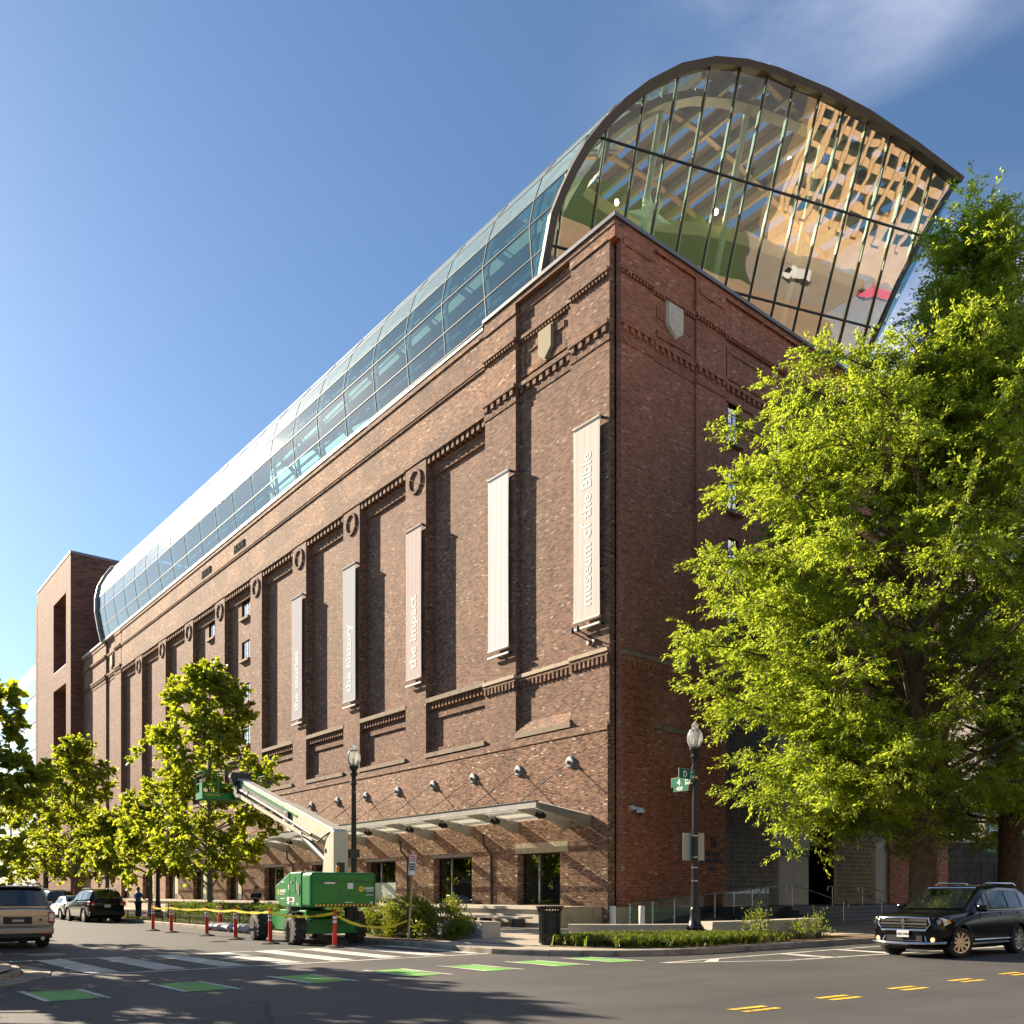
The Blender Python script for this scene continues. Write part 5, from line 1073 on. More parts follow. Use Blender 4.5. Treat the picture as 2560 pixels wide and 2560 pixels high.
def boolean_cut(ob, cutters):
    for c in cutters:
        md = ob.modifiers.new('cut', 'BOOLEAN'); md.operation = 'DIFFERENCE'; md.object = c; md.solver = 'EXACT'
    dg = bpy.context.evaluated_depsgraph_get(); me = bpy.data.meshes.new_from_object(ob.evaluated_get(dg)); ob.modifiers.clear(); ob.data = me
    for c in cutters: bpy.data.objects.remove(c)
    me.polygons.foreach_set('use_smooth', [True] * len(me.polygons))
    try: me.set_sharp_from_angle(angle=R(35))
    except Exception: pass
def car(loc, rz, label, S, group=None):
    c = thing('parked_car' if S.get('parked', True) else 'moving_car', label, 'car', loc, rz, group)
    st = S['body']; vs = []; k = 0
    for (x, zb, zt, wb, wm, wt) in st:
        half = [(0, zb), (wb * 0.8, zb), (wb, zb + 0.05), (wb + (wm - wb) * 0.7, zb + (zt - zb) * 0.3), (wm, zb + (zt - zb) * 0.55), (wm * 0.995, zb + (zt - zb) * 0.78), (wt + 0.04, zt - 0.05), (wt - 0.03, zt - 0.005), (wt * 0.55, zt + 0.025), (0, zt + 0.035)]
        ring = half + [(-y, z) for y, z in half[-2:0:-1]]; k = len(ring); vs += [(x, y, z) for y, z in ring]
    n = len(st); fs = [(i * k + j, i * k + (j + 1) % k, (i + 1) * k + (j + 1) % k, (i + 1) * k + j) for i in range(n - 1) for j in range(k)] + [tuple(range(k - 1, -1, -1)), tuple((n - 1) * k + j for j in range(k))]
    body = part('body', MB().add(vs, fs), S['paint'], c); sb_ = body.modifiers.new('sub', 'SUBSURF'); sb_.levels = 2; sb_.render_levels = 2
    wr, ww = S['wheel']; cut = []
    for ax in S['axles']:
        for s in (1, -1):
            q = part('cutter', MB().lathe([(wr + 0.075, -0.25), (wr + 0.075, 0.25)], (0, 0, 0), 26, 'Y'), 'trim_black', None); q.location = (ax, s * (S['hw'] - 0.12), wr); q.parent = c; cut.append(q)
    bpy.context.view_layer.update(); boolean_cut(body, cut)
    # cabin
    gh = S['cabin']; vs = []
    for (x, wb, zb, wr_, zr) in gh:
        half = [(0, zb - 0.03), (wb, zb - 0.03), (wb, zb), (wr_ + 0.02, zr - 0.07), (wr_ - 0.03, zr - 0.02), (wr_ - 0.14, zr), (wr_ * 0.4, zr + 0.025), (0, zr + 0.03)]
        ring = half + [(-y, z) for y, z in half[-2:0:-1]]; k = len(ring); vs += [(x, y, z) for y, z in ring]
    n = len(gh); fs = [(i * k + j, i * k + (j + 1) % k, (i + 1) * k + (j + 1) % k, (i + 1) * k + j) for i in range(n - 1) for j in range(k)] + [tuple(range(k - 1, -1, -1)), tuple((n - 1) * k + j for j in range(k))]
    part('cabin', MB().add(vs, fs), S.get('roofpaint', S['paint']), c, smooth=True)
    def st_at(x):
        for a, b in zip(gh, gh[1:]):
            if b[0] <= x <= a[0]: t = (a[0] - x) / (a[0] - b[0]); return [a[i] + (b[i] - a[i]) * t for i in range(5)]
        return gh[-1] if x < gh[-1][0] else gh[0]
    def gp(x, f, s): x_, wb, zb, w_, zr = st_at(x); return (x, s * (wb + (w_ + 0.02 - wb) * f + 0.012), zb + (zr - 0.07 - zb) * f)
    for (x0, x1, f0a, f1a, f0b, f1b) in S['side_windows']:
        for s in (1, -1):
            n_ = 4; mb = MB()
            xsn = [x0 + (x1 - x0) * i / n_ for i in range(n_ + 1)]
            for i in range(n_):
                u0, u1 = i / n_, (i + 1) / n_; q = [gp(xsn[i], f0a + (f0b - f0a) * u0, s), gp(xsn[i + 1], f0a + (f0b - f0a) * u1, s), gp(xsn[i + 1], f1a + (f1b - f1a) * u1, s), gp(xsn[i], f1a + (f1b - f1a) * u0, s)]
                mb.add(q, [(0, 1, 2, 3)])
            part('side_window', mb, 'car_glass', c)
    for nm, q in S['screens']:
        (xa, wa, za), (xb, wb_, zb_) = q; off = 0.02 * (1 if nm == 'windscreen' else -1); mb = MB(); n_ = 6
        for i in range(n_):
            a0, a1 = -1 + 2 * i / n_, -1 + 2 * (i + 1) / n_; bow = lambda a: 0.05 * (1 - a * a) * (1 if nm == 'windscreen' else -0.6)
            mb.quad((xa + off + bow(a0), wa * a0, za + 0.025), (xa + off + bow(a1), wa * a1, za + 0.025), (xb + off + bow(a1), wb_ * a1, zb_ + 0.025 + 0.02 * (1 - a1 * a1)), (xb + off + bow(a0), wb_ * a0, zb_ + 0.025 + 0.02 * (1 - a0 * a0)))
        part(nm, mb, 'car_glass', c, smooth=True)
    # wheels
    first = None
    for ax in S['axles']:
        for s in (1, -1):
            tw = part('wheel', MB().lathe([(wr * 0.66, -ww / 2), (wr * 0.93, -ww / 2), (wr, -ww / 2 + 0.04), (wr, ww / 2 - 0.04), (wr * 0.93, ww / 2), (wr * 0.66, ww / 2)], (0, 0, 0), 28, 'Y'), 'rubber', c, smooth=True)
            tw.location = (ax, s * (S['hw'] - ww / 2 - 0.02), wr)
            rm = MB().lathe([(wr * 0.66, s * ww * 0.5), (wr * 0.68, s * ww * 0.53), (wr * 0.60, s * ww * 0.50), (wr * 0.58, s * ww * 0.2)], (0, 0, 0), 24, 'Y', cap=False)
            for q in range(S.get('spokes', 10)):
                a = 2 * PI * q / S.get('spokes', 10); rm.beam((0.05 * math.cos(a), s * ww * 0.45, 0.05 * math.sin(a)), (wr * 0.62 * math.cos(a), s * ww * 0.47, wr * 0.62 * math.sin(a)), 0.05, 0.03, (0, 1, 0))
            rm.lathe([(0.07, s * ww * 0.3), (0.07, s * ww * 0.5), (0.03, s * ww * 0.52)], (0, 0, 0), 12, 'Y'); part('rim', rm, 'alloy', tw)
            part('brake_disc', MB().lathe([(wr * 0.57, s * ww * 0.1), (wr * 0.57, s * ww * 0.15)], (0, 0, 0), 20, 'Y'), 'trim_black', tw)
            ar = [(ax + (wr + 0.07) * math.cos(t), s * (S['hw'] - 0.005), wr + (wr + 0.07) * math.sin(t)) for t in np.linspace(-0.25, PI + 0.25, 16)]
            part('wheel_arch', MB().tube(ar, 0.03, 6), S.get('arch', 'trim_black'), c, smooth=True)
    part('underbody', MB().box(min(S['axles']) - 0.6, max(S['axles']) + 0.6, -S['hw'] + 0.3, S['hw'] - 0.3, 0.2, 0.5), 'trim_black', c)
    for s in (1, -1):   # mirrors, door handles, sills
        mx = S['mirror']; part('mirror', MB().cbox((mx, s * (S['hw'] + 0.09), S['mz']), (0.14, 0.24, 0.17)), S['paint'], c, bevel=0.05)
        part('sill', MB().box(min(S['axles']) + wr + 0.1, max(S['axles']) - wr - 0.1, s * (S['hw'] - 0.035) - 0.02, s * (S['hw'] - 0.035) + 0.02, S['body'][4][1] + 0.08, S['body'][4][1] + 0.12), S.get('sill', 'trim_black'), c)
        for hx in S['handles']: part('door_handle', MB().box(hx - 0.1, hx + 0.1, s * (S['hw'] - 0.005) - 0.015, s * (S['hw'] - 0.005) + 0.02, S['mz'] - 0.22, S['mz'] - 0.19), S.get('trim', S['paint']), c)
        for gx in S.get('gaps', ()): part('door_gap', MB().box(gx - 0.006, gx + 0.006, s * (S['hw'] - 0.01) - 0.008, s * (S['hw'] - 0.01) + 0.004, 0.5, S['mz'] - 0.1), 'trim_black', c)
        if S.get('rails'):
            r0, r1, rw, rz_ = S['rails']; part('roof_rail', MB().tube([(r0, s * rw, rz_ - 0.06), (r0 - 0.15, s * rw, rz_), (r1 + 0.15, s * rw, rz_), (r1, s * rw, rz_ - 0.06)], 0.022, 6), S.get('trim', 'trim_black'), c)
    return c
SUV = dict(body=[(2.50, 0.46, 0.92, 0.62, 0.70, 0.62), (2.43, 0.30, 1.03, 0.80, 0.86, 0.74), (2.2, 0.25, 1.09, 0.90, 0.95, 0.82), (1.55, 0.24, 1.13, 0.94, 0.965, 0.86), (0.95, 0.24, 1.17, 0.94, 0.965, 0.89), (0, 0.24, 1.17, 0.94, 0.965, 0.91), (-1.5, 0.24, 1.19, 0.94, 0.965, 0.91), (-2.3, 0.27, 1.20, 0.92, 0.95, 0.88), (-2.50, 0.34, 1.18, 0.84, 0.89, 0.82), (-2.56, 0.5, 1.1, 0.76, 0.82, 0.74)],
    cabin=[(1.12, 0.84, 1.16, 0.78, 1.17), (0.15, 0.90, 1.18, 0.70, 1.71), (-0.8, 0.91, 1.18, 0.69, 1.79), (-1.9, 0.90, 1.19, 0.68, 1.77), (-2.30, 0.86, 1.20, 0.66, 1.70), (-2.50, 0.82, 1.19, 0.72, 1.22)],
    side_windows=[(0.55, 0.0, 0.08, 0.60, 0.08, 0.92), (-0.06, -0.95, 0.08, 0.92, 0.08, 0.93), (-1.03, -1.75, 0.08, 0.93, 0.10, 0.92), (-1.80, -2.25, 0.12, 0.92, 0.15, 0.85)],
    screens=[('windscreen', ((1.06, 0.76, 1.19), (0.19, 0.62, 1.69))), ('rear_screen', ((-2.47, 0.70, 1.25), (-2.31, 0.60, 1.66)))], wheel=(0.385, 0.26), axles=(1.53, -1.51), hw=0.965, mirror=0.72, mz=1.22, handles=(-0.3, -1.35), gaps=(0.62, -0.45, -1.42), rails=(-0.2, -2.0, 0.62, 1.86), paint='paint_black')
# black SUV turning in from the right: heading along -X
dur = car((-3.05, -15.5, 0), R(178), 'black sport utility car with chrome crosshair grille driving in from the right', dict(SUV, parked=False, sill='chrome', trim='chrome'))
def nose(x, s): return x
g = part('grille', MB().box(2.44, 2.515, -0.60, 0.60, 0.70, 0.97), 'trim_black', dur, bevel=0.02)
part('grille_frame', MB().tube([(2.53, -0.56, 0.69), (2.53, 0.56, 0.69), (2.52, 0.66, 0.84), (2.50, 0.62, 0.98), (2.51, 0, 1.0), (2.50, -0.62, 0.98), (2.52, -0.66, 0.84), (2.53, -0.56, 0.69)], 0.026, 8), 'chrome', g, smooth=True)
part('crossbar', MB().box(2.51, 2.55, -0.60, 0.60, 0.825, 0.86).box(2.51, 2.55, -0.03, 0.03, 0.70, 0.98).box(2.52, 2.54, -0.6, 0.6, 0.91, 0.925).box(2.52, 2.54, -0.6, 0.6, 0.765, 0.78), 'chrome', g); part('badge', MB().prism([(-0.04, 0.86), (0.04, 0.86), (0.05, 0.92), (0.0, 0.96), (-0.05, 0.92)], 2.55, 2.565, 'X'), 'chrome', g)
for s in (1, -1):
    hl = part('headlight', MB().add([(2.47, s * 0.68, 0.78), (2.30, s * 0.90, 0.80), (2.14, s * 0.965, 0.86), (2.16, s * 0.95, 0.94), (2.30, s * 0.86, 1.0), (2.44, s * 0.68, 0.99), (2.40, s * 0.68, 0.78), (2.0, s * 0.85, 0.85), (2.1, s * 0.8, 0.98)], [(0, 1, 4, 5), (1, 2, 3, 4), (0, 6, 7, 2, 1), (5, 4, 3, 8), (0, 5, 6)]), 'lens_clear', dur)
    part('lamp_unit', MB().lathe([(0.07, 0.0), (0.065, 0.02), (0.03, 0.025)], (2.40, s * 0.80, 0.89), 14, 'X'), 'chrome', hl); part('turn_signal', MB().add([(2.205, s * 0.952, 0.85), (2.13, s * 0.982, 0.87), (2.14, s * 0.968, 0.93), (2.21, s * 0.93, 0.95)], [(0, 1, 2, 3)]), 'amber', hl)
    fg = part('fog_light', MB().lathe([(0.085, 0.0), (0.085, 0.03)], (2.43, s * 0.70, 0.47), 14, 'X'), 'trim_black', dur); part('lens', MB().lathe([(0.055, 0.03), (0.04, 0.05), (0.01, 0.055)], (2.43, s * 0.70, 0.47), 12, 'X'), 'headlamp_on', fg)
    part('fog_trim', MB().tube([(2.46, s * 0.50, 0.58), (2.49, s * 0.56, 0.42)], 0.02, 6), 'chrome', dur)
part('bumper_strip', MB().tube([(2.28, -0.94, 0.40), (2.46, -0.78, 0.39), (2.54, -0.4, 0.37), (2.56, 0, 0.365), (2.54, 0.4, 0.37), (2.46, 0.78, 0.39), (2.28, 0.94, 0.40)], 0.035, 8), 'chrome', dur, smooth=True)
part('lower_intake', MB().box(2.44, 2.515, -0.46, 0.46, 0.42, 0.56), 'trim_black', dur)
def plate(par, x, y, z, txt, face, m1='plate_white', m2='ink_dark', w=0.31):
    p = part('licence_plate', MB().box(min(x, x + 0.012 * face), max(x, x + 0.012 * face), y - w / 2, y + w / 2, z, z + 0.155), m1, par)
    t = text_mb(txt, 0.085, 0.001, bold=0.002, align='CENTER', spacing=0.92).xf(frame_m((x + face * 0.014, y, z + 0.045), (0, face, 0), (0, 0, 1))); part('plate_text', t, m2, p)
for o_ in dur.children:
    if o_.name.startswith('wheel') and 'arch' not in o_.name and o_.location.x > 0: o_.rotation_euler = (0, 0, R(-24))
plate(dur, 2.555, 0.0, 0.52, 'UEZ-7454', 1)
part('wiper', MB().tube([(1.12, -0.5, 1.21), (1.0, 0.05, 1.26)], 0.012, 5).tube([(1.12, 0.1, 1.21), (1.0, 0.62, 1.26)], 0.012, 5), 'trim_black', dur); part('belt_trim', MB().box(-2.2, 0.6, 0.925, 0.94, 1.165, 1.185).box(-2.2, 0.6, -0.94, -0.925, 1.165, 1.185), 'chrome', dur)
part('windscreen_trim', MB().tube([(0.2, -0.62, 1.735), (0.2, 0.62, 1.735)], 0.015, 6), 'chrome', dur)
for s in (1, -1): part('side_moulding', MB().tube([(0.95, s * 0.955, 0.44), (-0.95, s * 0.965, 0.43)], 0.025, 6), 'chrome', dur)
# silver SUV waiting at the left edge, seen from behind
RRB = dict(SUV, paint='paint_silver', body=[(2.40, 0.5, 0.95, 0.7, 0.78, 0.70), (2.3, 0.34, 1.08, 0.86, 0.92, 0.80), (1.4, 0.28, 1.14, 0.94, 0.97, 0.88), (0.9, 0.28, 1.16, 0.94, 0.975, 0.90), (0, 0.28, 1.16, 0.94, 0.975, 0.91), (-1.4, 0.28, 1.17, 0.94, 0.975, 0.91), (-2.1, 0.34, 1.17, 0.94, 0.97, 0.90), (-2.34, 0.42, 1.16, 0.92, 0.95, 0.88), (-2.38, 0.52, 1.10, 0.88, 0.92, 0.84)],
    cabin=[(1.1, 0.84, 1.15, 0.80, 1.16), (0.3, 0.90, 1.16, 0.74, 1.72), (-0.8, 0.91, 1.16, 0.73, 1.80), (-1.8, 0.90, 1.16, 0.72, 1.79), (-2.1, 0.89, 1.16, 0.71, 1.75), (-2.30, 0.86, 1.17, 0.78, 1.20)], wheel=(0.39, 0.28), axles=(1.45, -1.42), screens=[('windscreen', ((1.04, 0.76, 1.18), (0.34, 0.66, 1.70))), ('rear_screen', ((-2.28, 0.80, 1.20), (-2.10, 0.66, 1.70)))], side_windows=[(0.5, -0.1, 0.08, 0.7, 0.08, 0.92), (-0.2, -1.05, 0.08, 0.92, 0.08, 0.93), (-1.2, -2.0, 0.1, 0.93, 0.12, 0.9)], rails=(-0.1, -1.95, 0.66, 1.87))
rr = car((-21.95, 4.35, 0), R(90), 'silver sport utility car at the left edge, seen from behind', dict(RRB, parked=False))
for s in (1, -1):
    tl_ = part('tail_light', MB().box(-2.41, -2.18, s * 0.79 if s > 0 else -0.955, 0.955 if s > 0 else s * 0.79, 0.72, 1.06), 'tail_red', rr, bevel=0.03); part('lamp_ring', MB().lathe([(0.075, -0.012), (0.075, 0.0), (0.05, 0.0)], (-2.41, s * 0.865, 0.93), 16, 'X'), 'lens_clear', tl_); part('reverse_lens', MB().box(-2.42, -2.405, s * 0.865 - 0.07, s * 0.865 + 0.07, 0.80, 0.84), 'lens_clear', tl_)
    part('reflector', MB().box(-2.475, -2.455, s * 0.68 - 0.12, s * 0.68 + 0.12, 0.42, 0.46), 'tail_red', rr); part('exhaust', MB().tube([(-2.48, s * 0.62, 0.30), (-2.2, s * 0.62, 0.30)], 0.055, 10), 'chrome', rr)
part('bumper', MB().box(-2.46, -2.2, -0.93, 0.93, 0.40, 0.62), 'paint_silver', rr, bevel=0.06); part('lower_bumper', MB().box(-2.45, -2.2, -0.88, 0.88, 0.30, 0.41), 'trim_black', rr, bevel=0.03); part('tailgate_gap', MB().box(-2.41, -2.38, -0.80, 0.80, 0.645, 0.66).box(-2.405, -2.38, -0.8, 0.8, 0.94, 0.95), 'trim_black', rr); part('plate_recess', MB().box(-2.415, -2.38, -0.36, 0.36, 0.72, 0.92), 'trim_black', rr, bevel=0.02)
plate(rr, -2.418, 0.0, 0.74, '2FD2904', -1, 'plate_dark', 'plate_white', 0.33); part('rear_wiper', MB().tube([(-2.33, 0.35, 1.24), (-2.30, -0.05, 1.28)], 0.012, 5), 'trim_black', rr); part('spoiler', MB().box(-2.30, -2.0, -0.68, 0.68, 1.765, 1.80), 'paint_silver', rr, bevel=0.015); part('badge', MB().lathe([(0.035, -0.005), (0.03, -0.012)], (-2.395, -0.58, 0.83), 12, 'X'), 'trim_black', rr)
# dark SUV, silver saloon and dark van parked along the kerb ahead
ex = car((-13.85, 27.2, 0), R(92), 'black sport utility car parked by the low fence, seen from behind', dict(SUV, trim='chrome'), 'cars parked along the long front')
for s in (1, -1): t_ = part('tail_light', MB().box(-2.56, -2.25, s * 0.66 if s > 0 else -0.945, 0.945 if s > 0 else s * 0.66, 0.93, 1.14), 'tail_red', ex, bevel=0.03); part('reverse_lens', MB().box(-2.575, -2.56, s * 0.74 - 0.07, s * 0.74 + 0.07, 0.95, 1.02), 'lens_clear', t_)
plate(ex, -2.575, 0, 0.82, '', -1); part('bumper', MB().box(-2.60, -2.3, -0.9, 0.9, 0.36, 0.60), 'trim_black', ex, bevel=0.05)
SED = dict(SUV, paint='paint_grey', body=[(2.35, 0.4, 0.68, 0.62, 0.70, 0.60), (2.25, 0.24, 0.78, 0.8, 0.85, 0.70), (1.4, 0.2, 0.90, 0.88, 0.915, 0.80), (0.9, 0.2, 0.95, 0.88, 0.92, 0.83), (0, 0.2, 0.97, 0.88, 0.92, 0.84), (-1.3, 0.2, 1.0, 0.88, 0.92, 0.84), (-1.9, 0.22, 1.03, 0.88, 0.91, 0.82), (-2.25, 0.3, 1.02, 0.82, 0.86, 0.76), (-2.33, 0.45, 0.95, 0.72, 0.78, 0.70)],
    cabin=[(1.0, 0.78, 0.94, 0.74, 0.95), (0.2, 0.82, 0.96, 0.62, 1.38), (-0.5, 0.83, 0.98, 0.60, 1.43), (-1.1, 0.82, 0.99, 0.60, 1.38), (-1.9, 0.78, 1.02, 0.70, 1.04)], side_windows=[(0.5, -0.2, 0.08, 0.7, 0.08, 0.9), (-0.28, -1.0, 0.08, 0.9, 0.08, 0.9), (-1.05, -1.45, 0.1, 0.88, 0.15, 0.6)], screens=[('windscreen', ((0.95, 0.70, 0.98), (0.24, 0.55, 1.36))), ('rear_screen', ((-1.86, 0.68, 1.05), (-1.14, 0.54, 1.37)))], wheel=(0.33, 0.22), axles=(1.4, -1.4), hw=0.92, mirror=0.62, mz=1.0, rails=None)
se = car((-13.75, 32.9, 0), R(90), 'silver saloon car parked ahead of the black sport utility car', SED, 'cars parked along the long front')
for s in (1, -1): part('tail_light', MB().box(-2.30, -2.05, s * 0.6 if s > 0 else -0.90, 0.90 if s > 0 else s * 0.6, 0.80, 0.98), 'tail_red', se, bevel=0.03)
vn = car((-13.3, 40.2, 0), R(90), 'dark car partly hidden behind the silver saloon', dict(SUV, paint='paint_van'), 'cars parked along the long front')
for s in (1, -1): part('tail_light', MB().box(-2.56, -2.3, s * 0.7 if s > 0 else -0.945, 0.945 if s > 0 else s * 0.7, 0.9, 1.14), 'tail_red', vn, bevel=0.03)
# ------------------------------------------------------------------ green boom lift
mat('lift_green', (0.004, 0.20, 0.035), 0.38, var=0.06, nscale=1.2, coat=0.12, spec=0.35, stain=((0.02, 0.17, 0.05), 1.5, 0.4)); mat('lift_cream', (0.60, 0.55, 0.44), 0.42, var=0.05, nscale=1.5, stain=((0.42, 0.38, 0.30), 2.0, 0.3)); mat('lift_dark', (0.03, 0.032, 0.032), 0.5); mat('lift_grey', (0.16, 0.16, 0.155), 0.45, 0.4); mat('sun_yellow', (0.80, 0.55, 0.02), 0.5); mat('hazard_yellow', (0.72, 0.52, 0.02), 0.5); mat('beacon', (0.8, 0.3, 0.02), 0.3); mat('tyre', (0.045, 0.042, 0.04), 0.85, bump=0.3, bscale=30, stain=((0.14, 0.12, 0.10), 4.0, 0.7)); mat('rim_grey', (0.28, 0.275, 0.26), 0.5, 0.4, stain=((0.12, 0.11, 0.1), 5, 0.5)); mat('link_white', (0.70, 0.66, 0.56), 0.5)
LF = thing('boom_lift', 'large green boom lift with cream boom parked by the kerb', 'boom lift', (-13.72, 0.72, 0), R(-4))
part('chassis', MB().box(-0.62, 0.62, -2.0, 2.0, 0.36, 0.80).box(-0.45, 0.45, -1.2, 1.2, 0.8, 1.05), 'lift_green', LF, bevel=0.03)
part('chassis_side', MB().prism([(-1.1, 0.42), (1.1, 0.42), (0.7, 0.98), (-0.7, 0.98)], -0.86, -0.62, 'X').prism([(-1.1, 0.42), (1.1, 0.42), (0.7, 0.98), (-0.7, 0.98)], 0.62, 0.86, 'X'), 'lift_green', LF)
part('rear_plate', MB().prism([(-0.85, 0.34), (0.9, 0.34), (0.95, 0.74), (0.5, 0.66), (-0.1, 0.62), (-0.5, 0.66), (-0.85, 0.74)], -2.10, -2.0, 'Y'), 'lift_green', LF)
part('axle', MB().box(-0.8, 0.8, 1.45, 1.75, 0.42, 0.62).box(-0.8, 0.8, -1.75, -1.45, 0.42, 0.62), 'lift_dark', LF)
part('turntable', MB().lathe([(0.62, 1.02), (0.62, 1.2)], n=24), 'lift_dark', LF)
for x in (-1.0, 1.0):
    for y in (-1.65, 1.65):
        s = 1 if x > 0 else -1
        tw = part('wheel', MB().lathe([(0.30, -0.19), (0.44, -0.19), (0.485, -0.13), (0.49, 0), (0.485, 0.13), (0.44, 0.19), (0.30, 0.19)], (0, 0, 0), 30, 'X'), 'tyre', LF, smooth=True); tw.location = (x, y, 0.51)
        lug = MB()
        for q in range(18):
            for side_ in (-1, 1):
                a = 2 * PI * (q + (0.5 if side_ > 0 else 0)) / 18; a2 = a + 0.16
                lug.beam((0.01 * side_, 0.497 * math.cos(a2), 0.497 * math.sin(a2)), (0.185 * side_, 0.487 * math.cos(a), 0.487 * math.sin(a)), 0.06, 0.045, (0, math.cos(a), math.sin(a)))
        part('tread_lug', lug, 'tyre', tw)['kind'] = 'stuff'
        part('rim', MB().lathe([(0.31, s * 0.19), (0.29, s * 0.195), (0.26, s * 0.12), (0.12, s * 0.06), (0.10, s * 0.10), (0.03, s * 0.11)], (0, 0, 0), 24, 'X', cap=False), 'rim_grey', tw, smooth=True)
# counterweight and side pods
cw = part('counterweight', MB().box(-1.17, 0.95, -3.32, -2.55, 1.17, 2.22), 'lift_green', LF); b_ = cw.modifiers.new('bevel', 'BEVEL'); b_.width = 0.13; b_.segments = 4; b_.limit_method = 'ANGLE'
part('cover_gap', MB().box(-1.05, 0.83, -3.335, -3.3, 1.93, 1.945), 'lift_dark', cw)
lp = part('engine_cover', MB().prism([(-0.32, 1.42), (-0.38, 1.84), (-1.6, 2.24), (-2.56, 2.24), (-2.56, 1.17), (-0.9, 1.17)], -1.17, -0.30, 'X'), 'lift_green', LF, bevel=0.04)
part('engine_cover', MB().prism([(-0.5, 1.42), (-0.6, 1.84), (-1.6, 2.2), (-2.56, 2.2), (-2.56, 1.17), (-0.9, 1.17)], 0.42, 0.95, 'X'), 'lift_green', LF, bevel=0.04)
part('cover_gap', MB().box(-1.178, -1.16, -1.62, -1.605, 1.2, 2.24).box(-1.178, -1.16, -2.08, -2.07, 1.62, 2.1).box(-1.178, -1.16, -1.62, -2.08, 1.6, 1.615), 'lift_dark', lp); part('latch', MB().box(-1.19, -1.16, -1.85, -1.72, 1.88, 1.96).box(-1.19, -1.16, -2.42, -2.32, 1.55, 1.85), 'steel_paint', lp)
part('deck', MB().box(-0.3, 0.42, -2.6, 0.2, 1.17, 1.3), 'lift_green', LF)
# decals
def sun_logo(o, u, v, r, par):
    m = frame_m(o, u, v); s = MB(); n = 12
    for q in range(n):
        a = 2 * PI * q / n; s.add([(r * 0.62 * math.cos(a - 0.2), r * 0.62 * math.sin(a - 0.2), 0.002), (r * 0.62 * math.cos(a + 0.2), r * 0.62 * math.sin(a + 0.2), 0.002), (r * math.cos(a + 0.1), r * math.sin(a + 0.1), 0.002)], [(0, 1, 2)])
    s.add([(r * 0.64 * math.cos(2 * PI * q / 20), r * 0.64 * math.sin(2 * PI * q / 20), 0.003) for q in range(20)], [tuple(range(20))])
    part('sun_logo', s.xf(m), 'sun_yellow', par); c = MB().add([(r * 0.25 * math.cos(2 * PI * q / 14), r * 0.25 * math.sin(2 * PI * q / 14), 0.005) for q in range(14)], [tuple(range(14))]); part('logo_centre', c.xf(m), 'lift_green', par)
L_ = (0, -1, 0); U_ = (0, 0, 1)
sun_logo((-1.172, -0.66, 1.63), L_, U_, 0.115, lp)
part('lettering', wall_text('SUNBELT', 0.125, (-1.174, -0.80, 1.62), L_, U_, depth=0.002, bold=0.005).join(wall_text('RENTALS', 0.07, (-1.174, -0.84, 1.54), L_, U_, depth=0.002, bold=0.002, spacing=1.2)).join(MB().box(-1.176, -1.173, -1.20, -0.85, 1.415, 1.44)), 'sign_white', lp)
m8 = part('model_panel', MB().box(-1.178, -1.17, -2.02, -1.55, 1.32, 1.47), 'sign_white', lp); part('model_text', wall_text('800S', 0.14, (-1.181, -1.58, 1.35), L_, U_, depth=0.002, bold=0.006, shear=0.2), 'ink_dark', m8)
part('script_decal', wall_text('Flex', 0.12, (-1.175, -0.85, 1.98), (0, -1, 0.02), U_, depth=0.002, shear=0.3) if False else MB().box(-1.176, -1.172, -1.15, -0.92, 1.93, 1.96), 'sign_white', lp)
part('decal', MB().box(-1.176, -1.172, -1.55, -1.40, 1.34, 1.48).box(-1.176, -1.172, -1.58, -1.52, 1.70, 1.86).box(-1.176, -1.172, -2.2, -2.17, 1.68, 1.95).box(-1.176, -1.172, -1.6, -1.4, 1.27, 1.32).box(-1.176, -1.172, -1.95, -1.85, 1.24, 1.29).box(-1.176, -1.172, -2.3, -2.2, 1.24, 1.3), 'reflect_white', lp)
sun_logo((0.43, -3.323, 1.72), (1, 0, 0), U_, 0.115, cw)
part('lettering', wall_text('SUNBELT', 0.085, (0.54, -3.326, 1.71), (1, 0, 0), U_, depth=0.002, bold=0.005, spacing=0.85).join(wall_text('RENTALS', 0.06, (0.58, -3.326, 1.64), (1, 0, 0), U_, depth=0.002, bold=0.002)).join(MB().box(0.58, 0.84, -3.328, -3.325, 1.53, 1.55)), 'sign_white', cw)
part('embossed_text', wall_text('JLG', 0.42, (-0.35, -3.322, 1.42), (1, 0, 0), U_, depth=0.006, bold=0.012, shear=0.25), 'lift_green', cw)
part('decal', MB().box(-0.75, -0.42, -3.326, -3.323, 1.87, 1.92).box(-0.02, 0.16, -3.326, -3.323, 1.72, 1.90).box(0.72, 0.80, -3.326, -3.323, 1.22, 1.34).box(-0.1, 0.16, -3.326, -3.323, 1.305, 1.33), 'reflect_white', cw)
hz_ = MB(); hy = MB()
for k in range(17):
    x = -1.06 + 0.12 * k; hy.add([(x, -3.330, 1.20), (x + 0.06, -3.330, 1.20), (x + 0.1, -3.330, 1.275), (x + 0.04, -3.330, 1.275)], [(0, 1, 2, 3)])
part('hazard_stripe', MB().box(-1.06, 0.95, -3.328, -3.324, 1.20, 1.275), 'ink_dark', cw); part('hazard_yellow_bar', hy, 'hazard_yellow', cw)['kind'] = 'stuff'
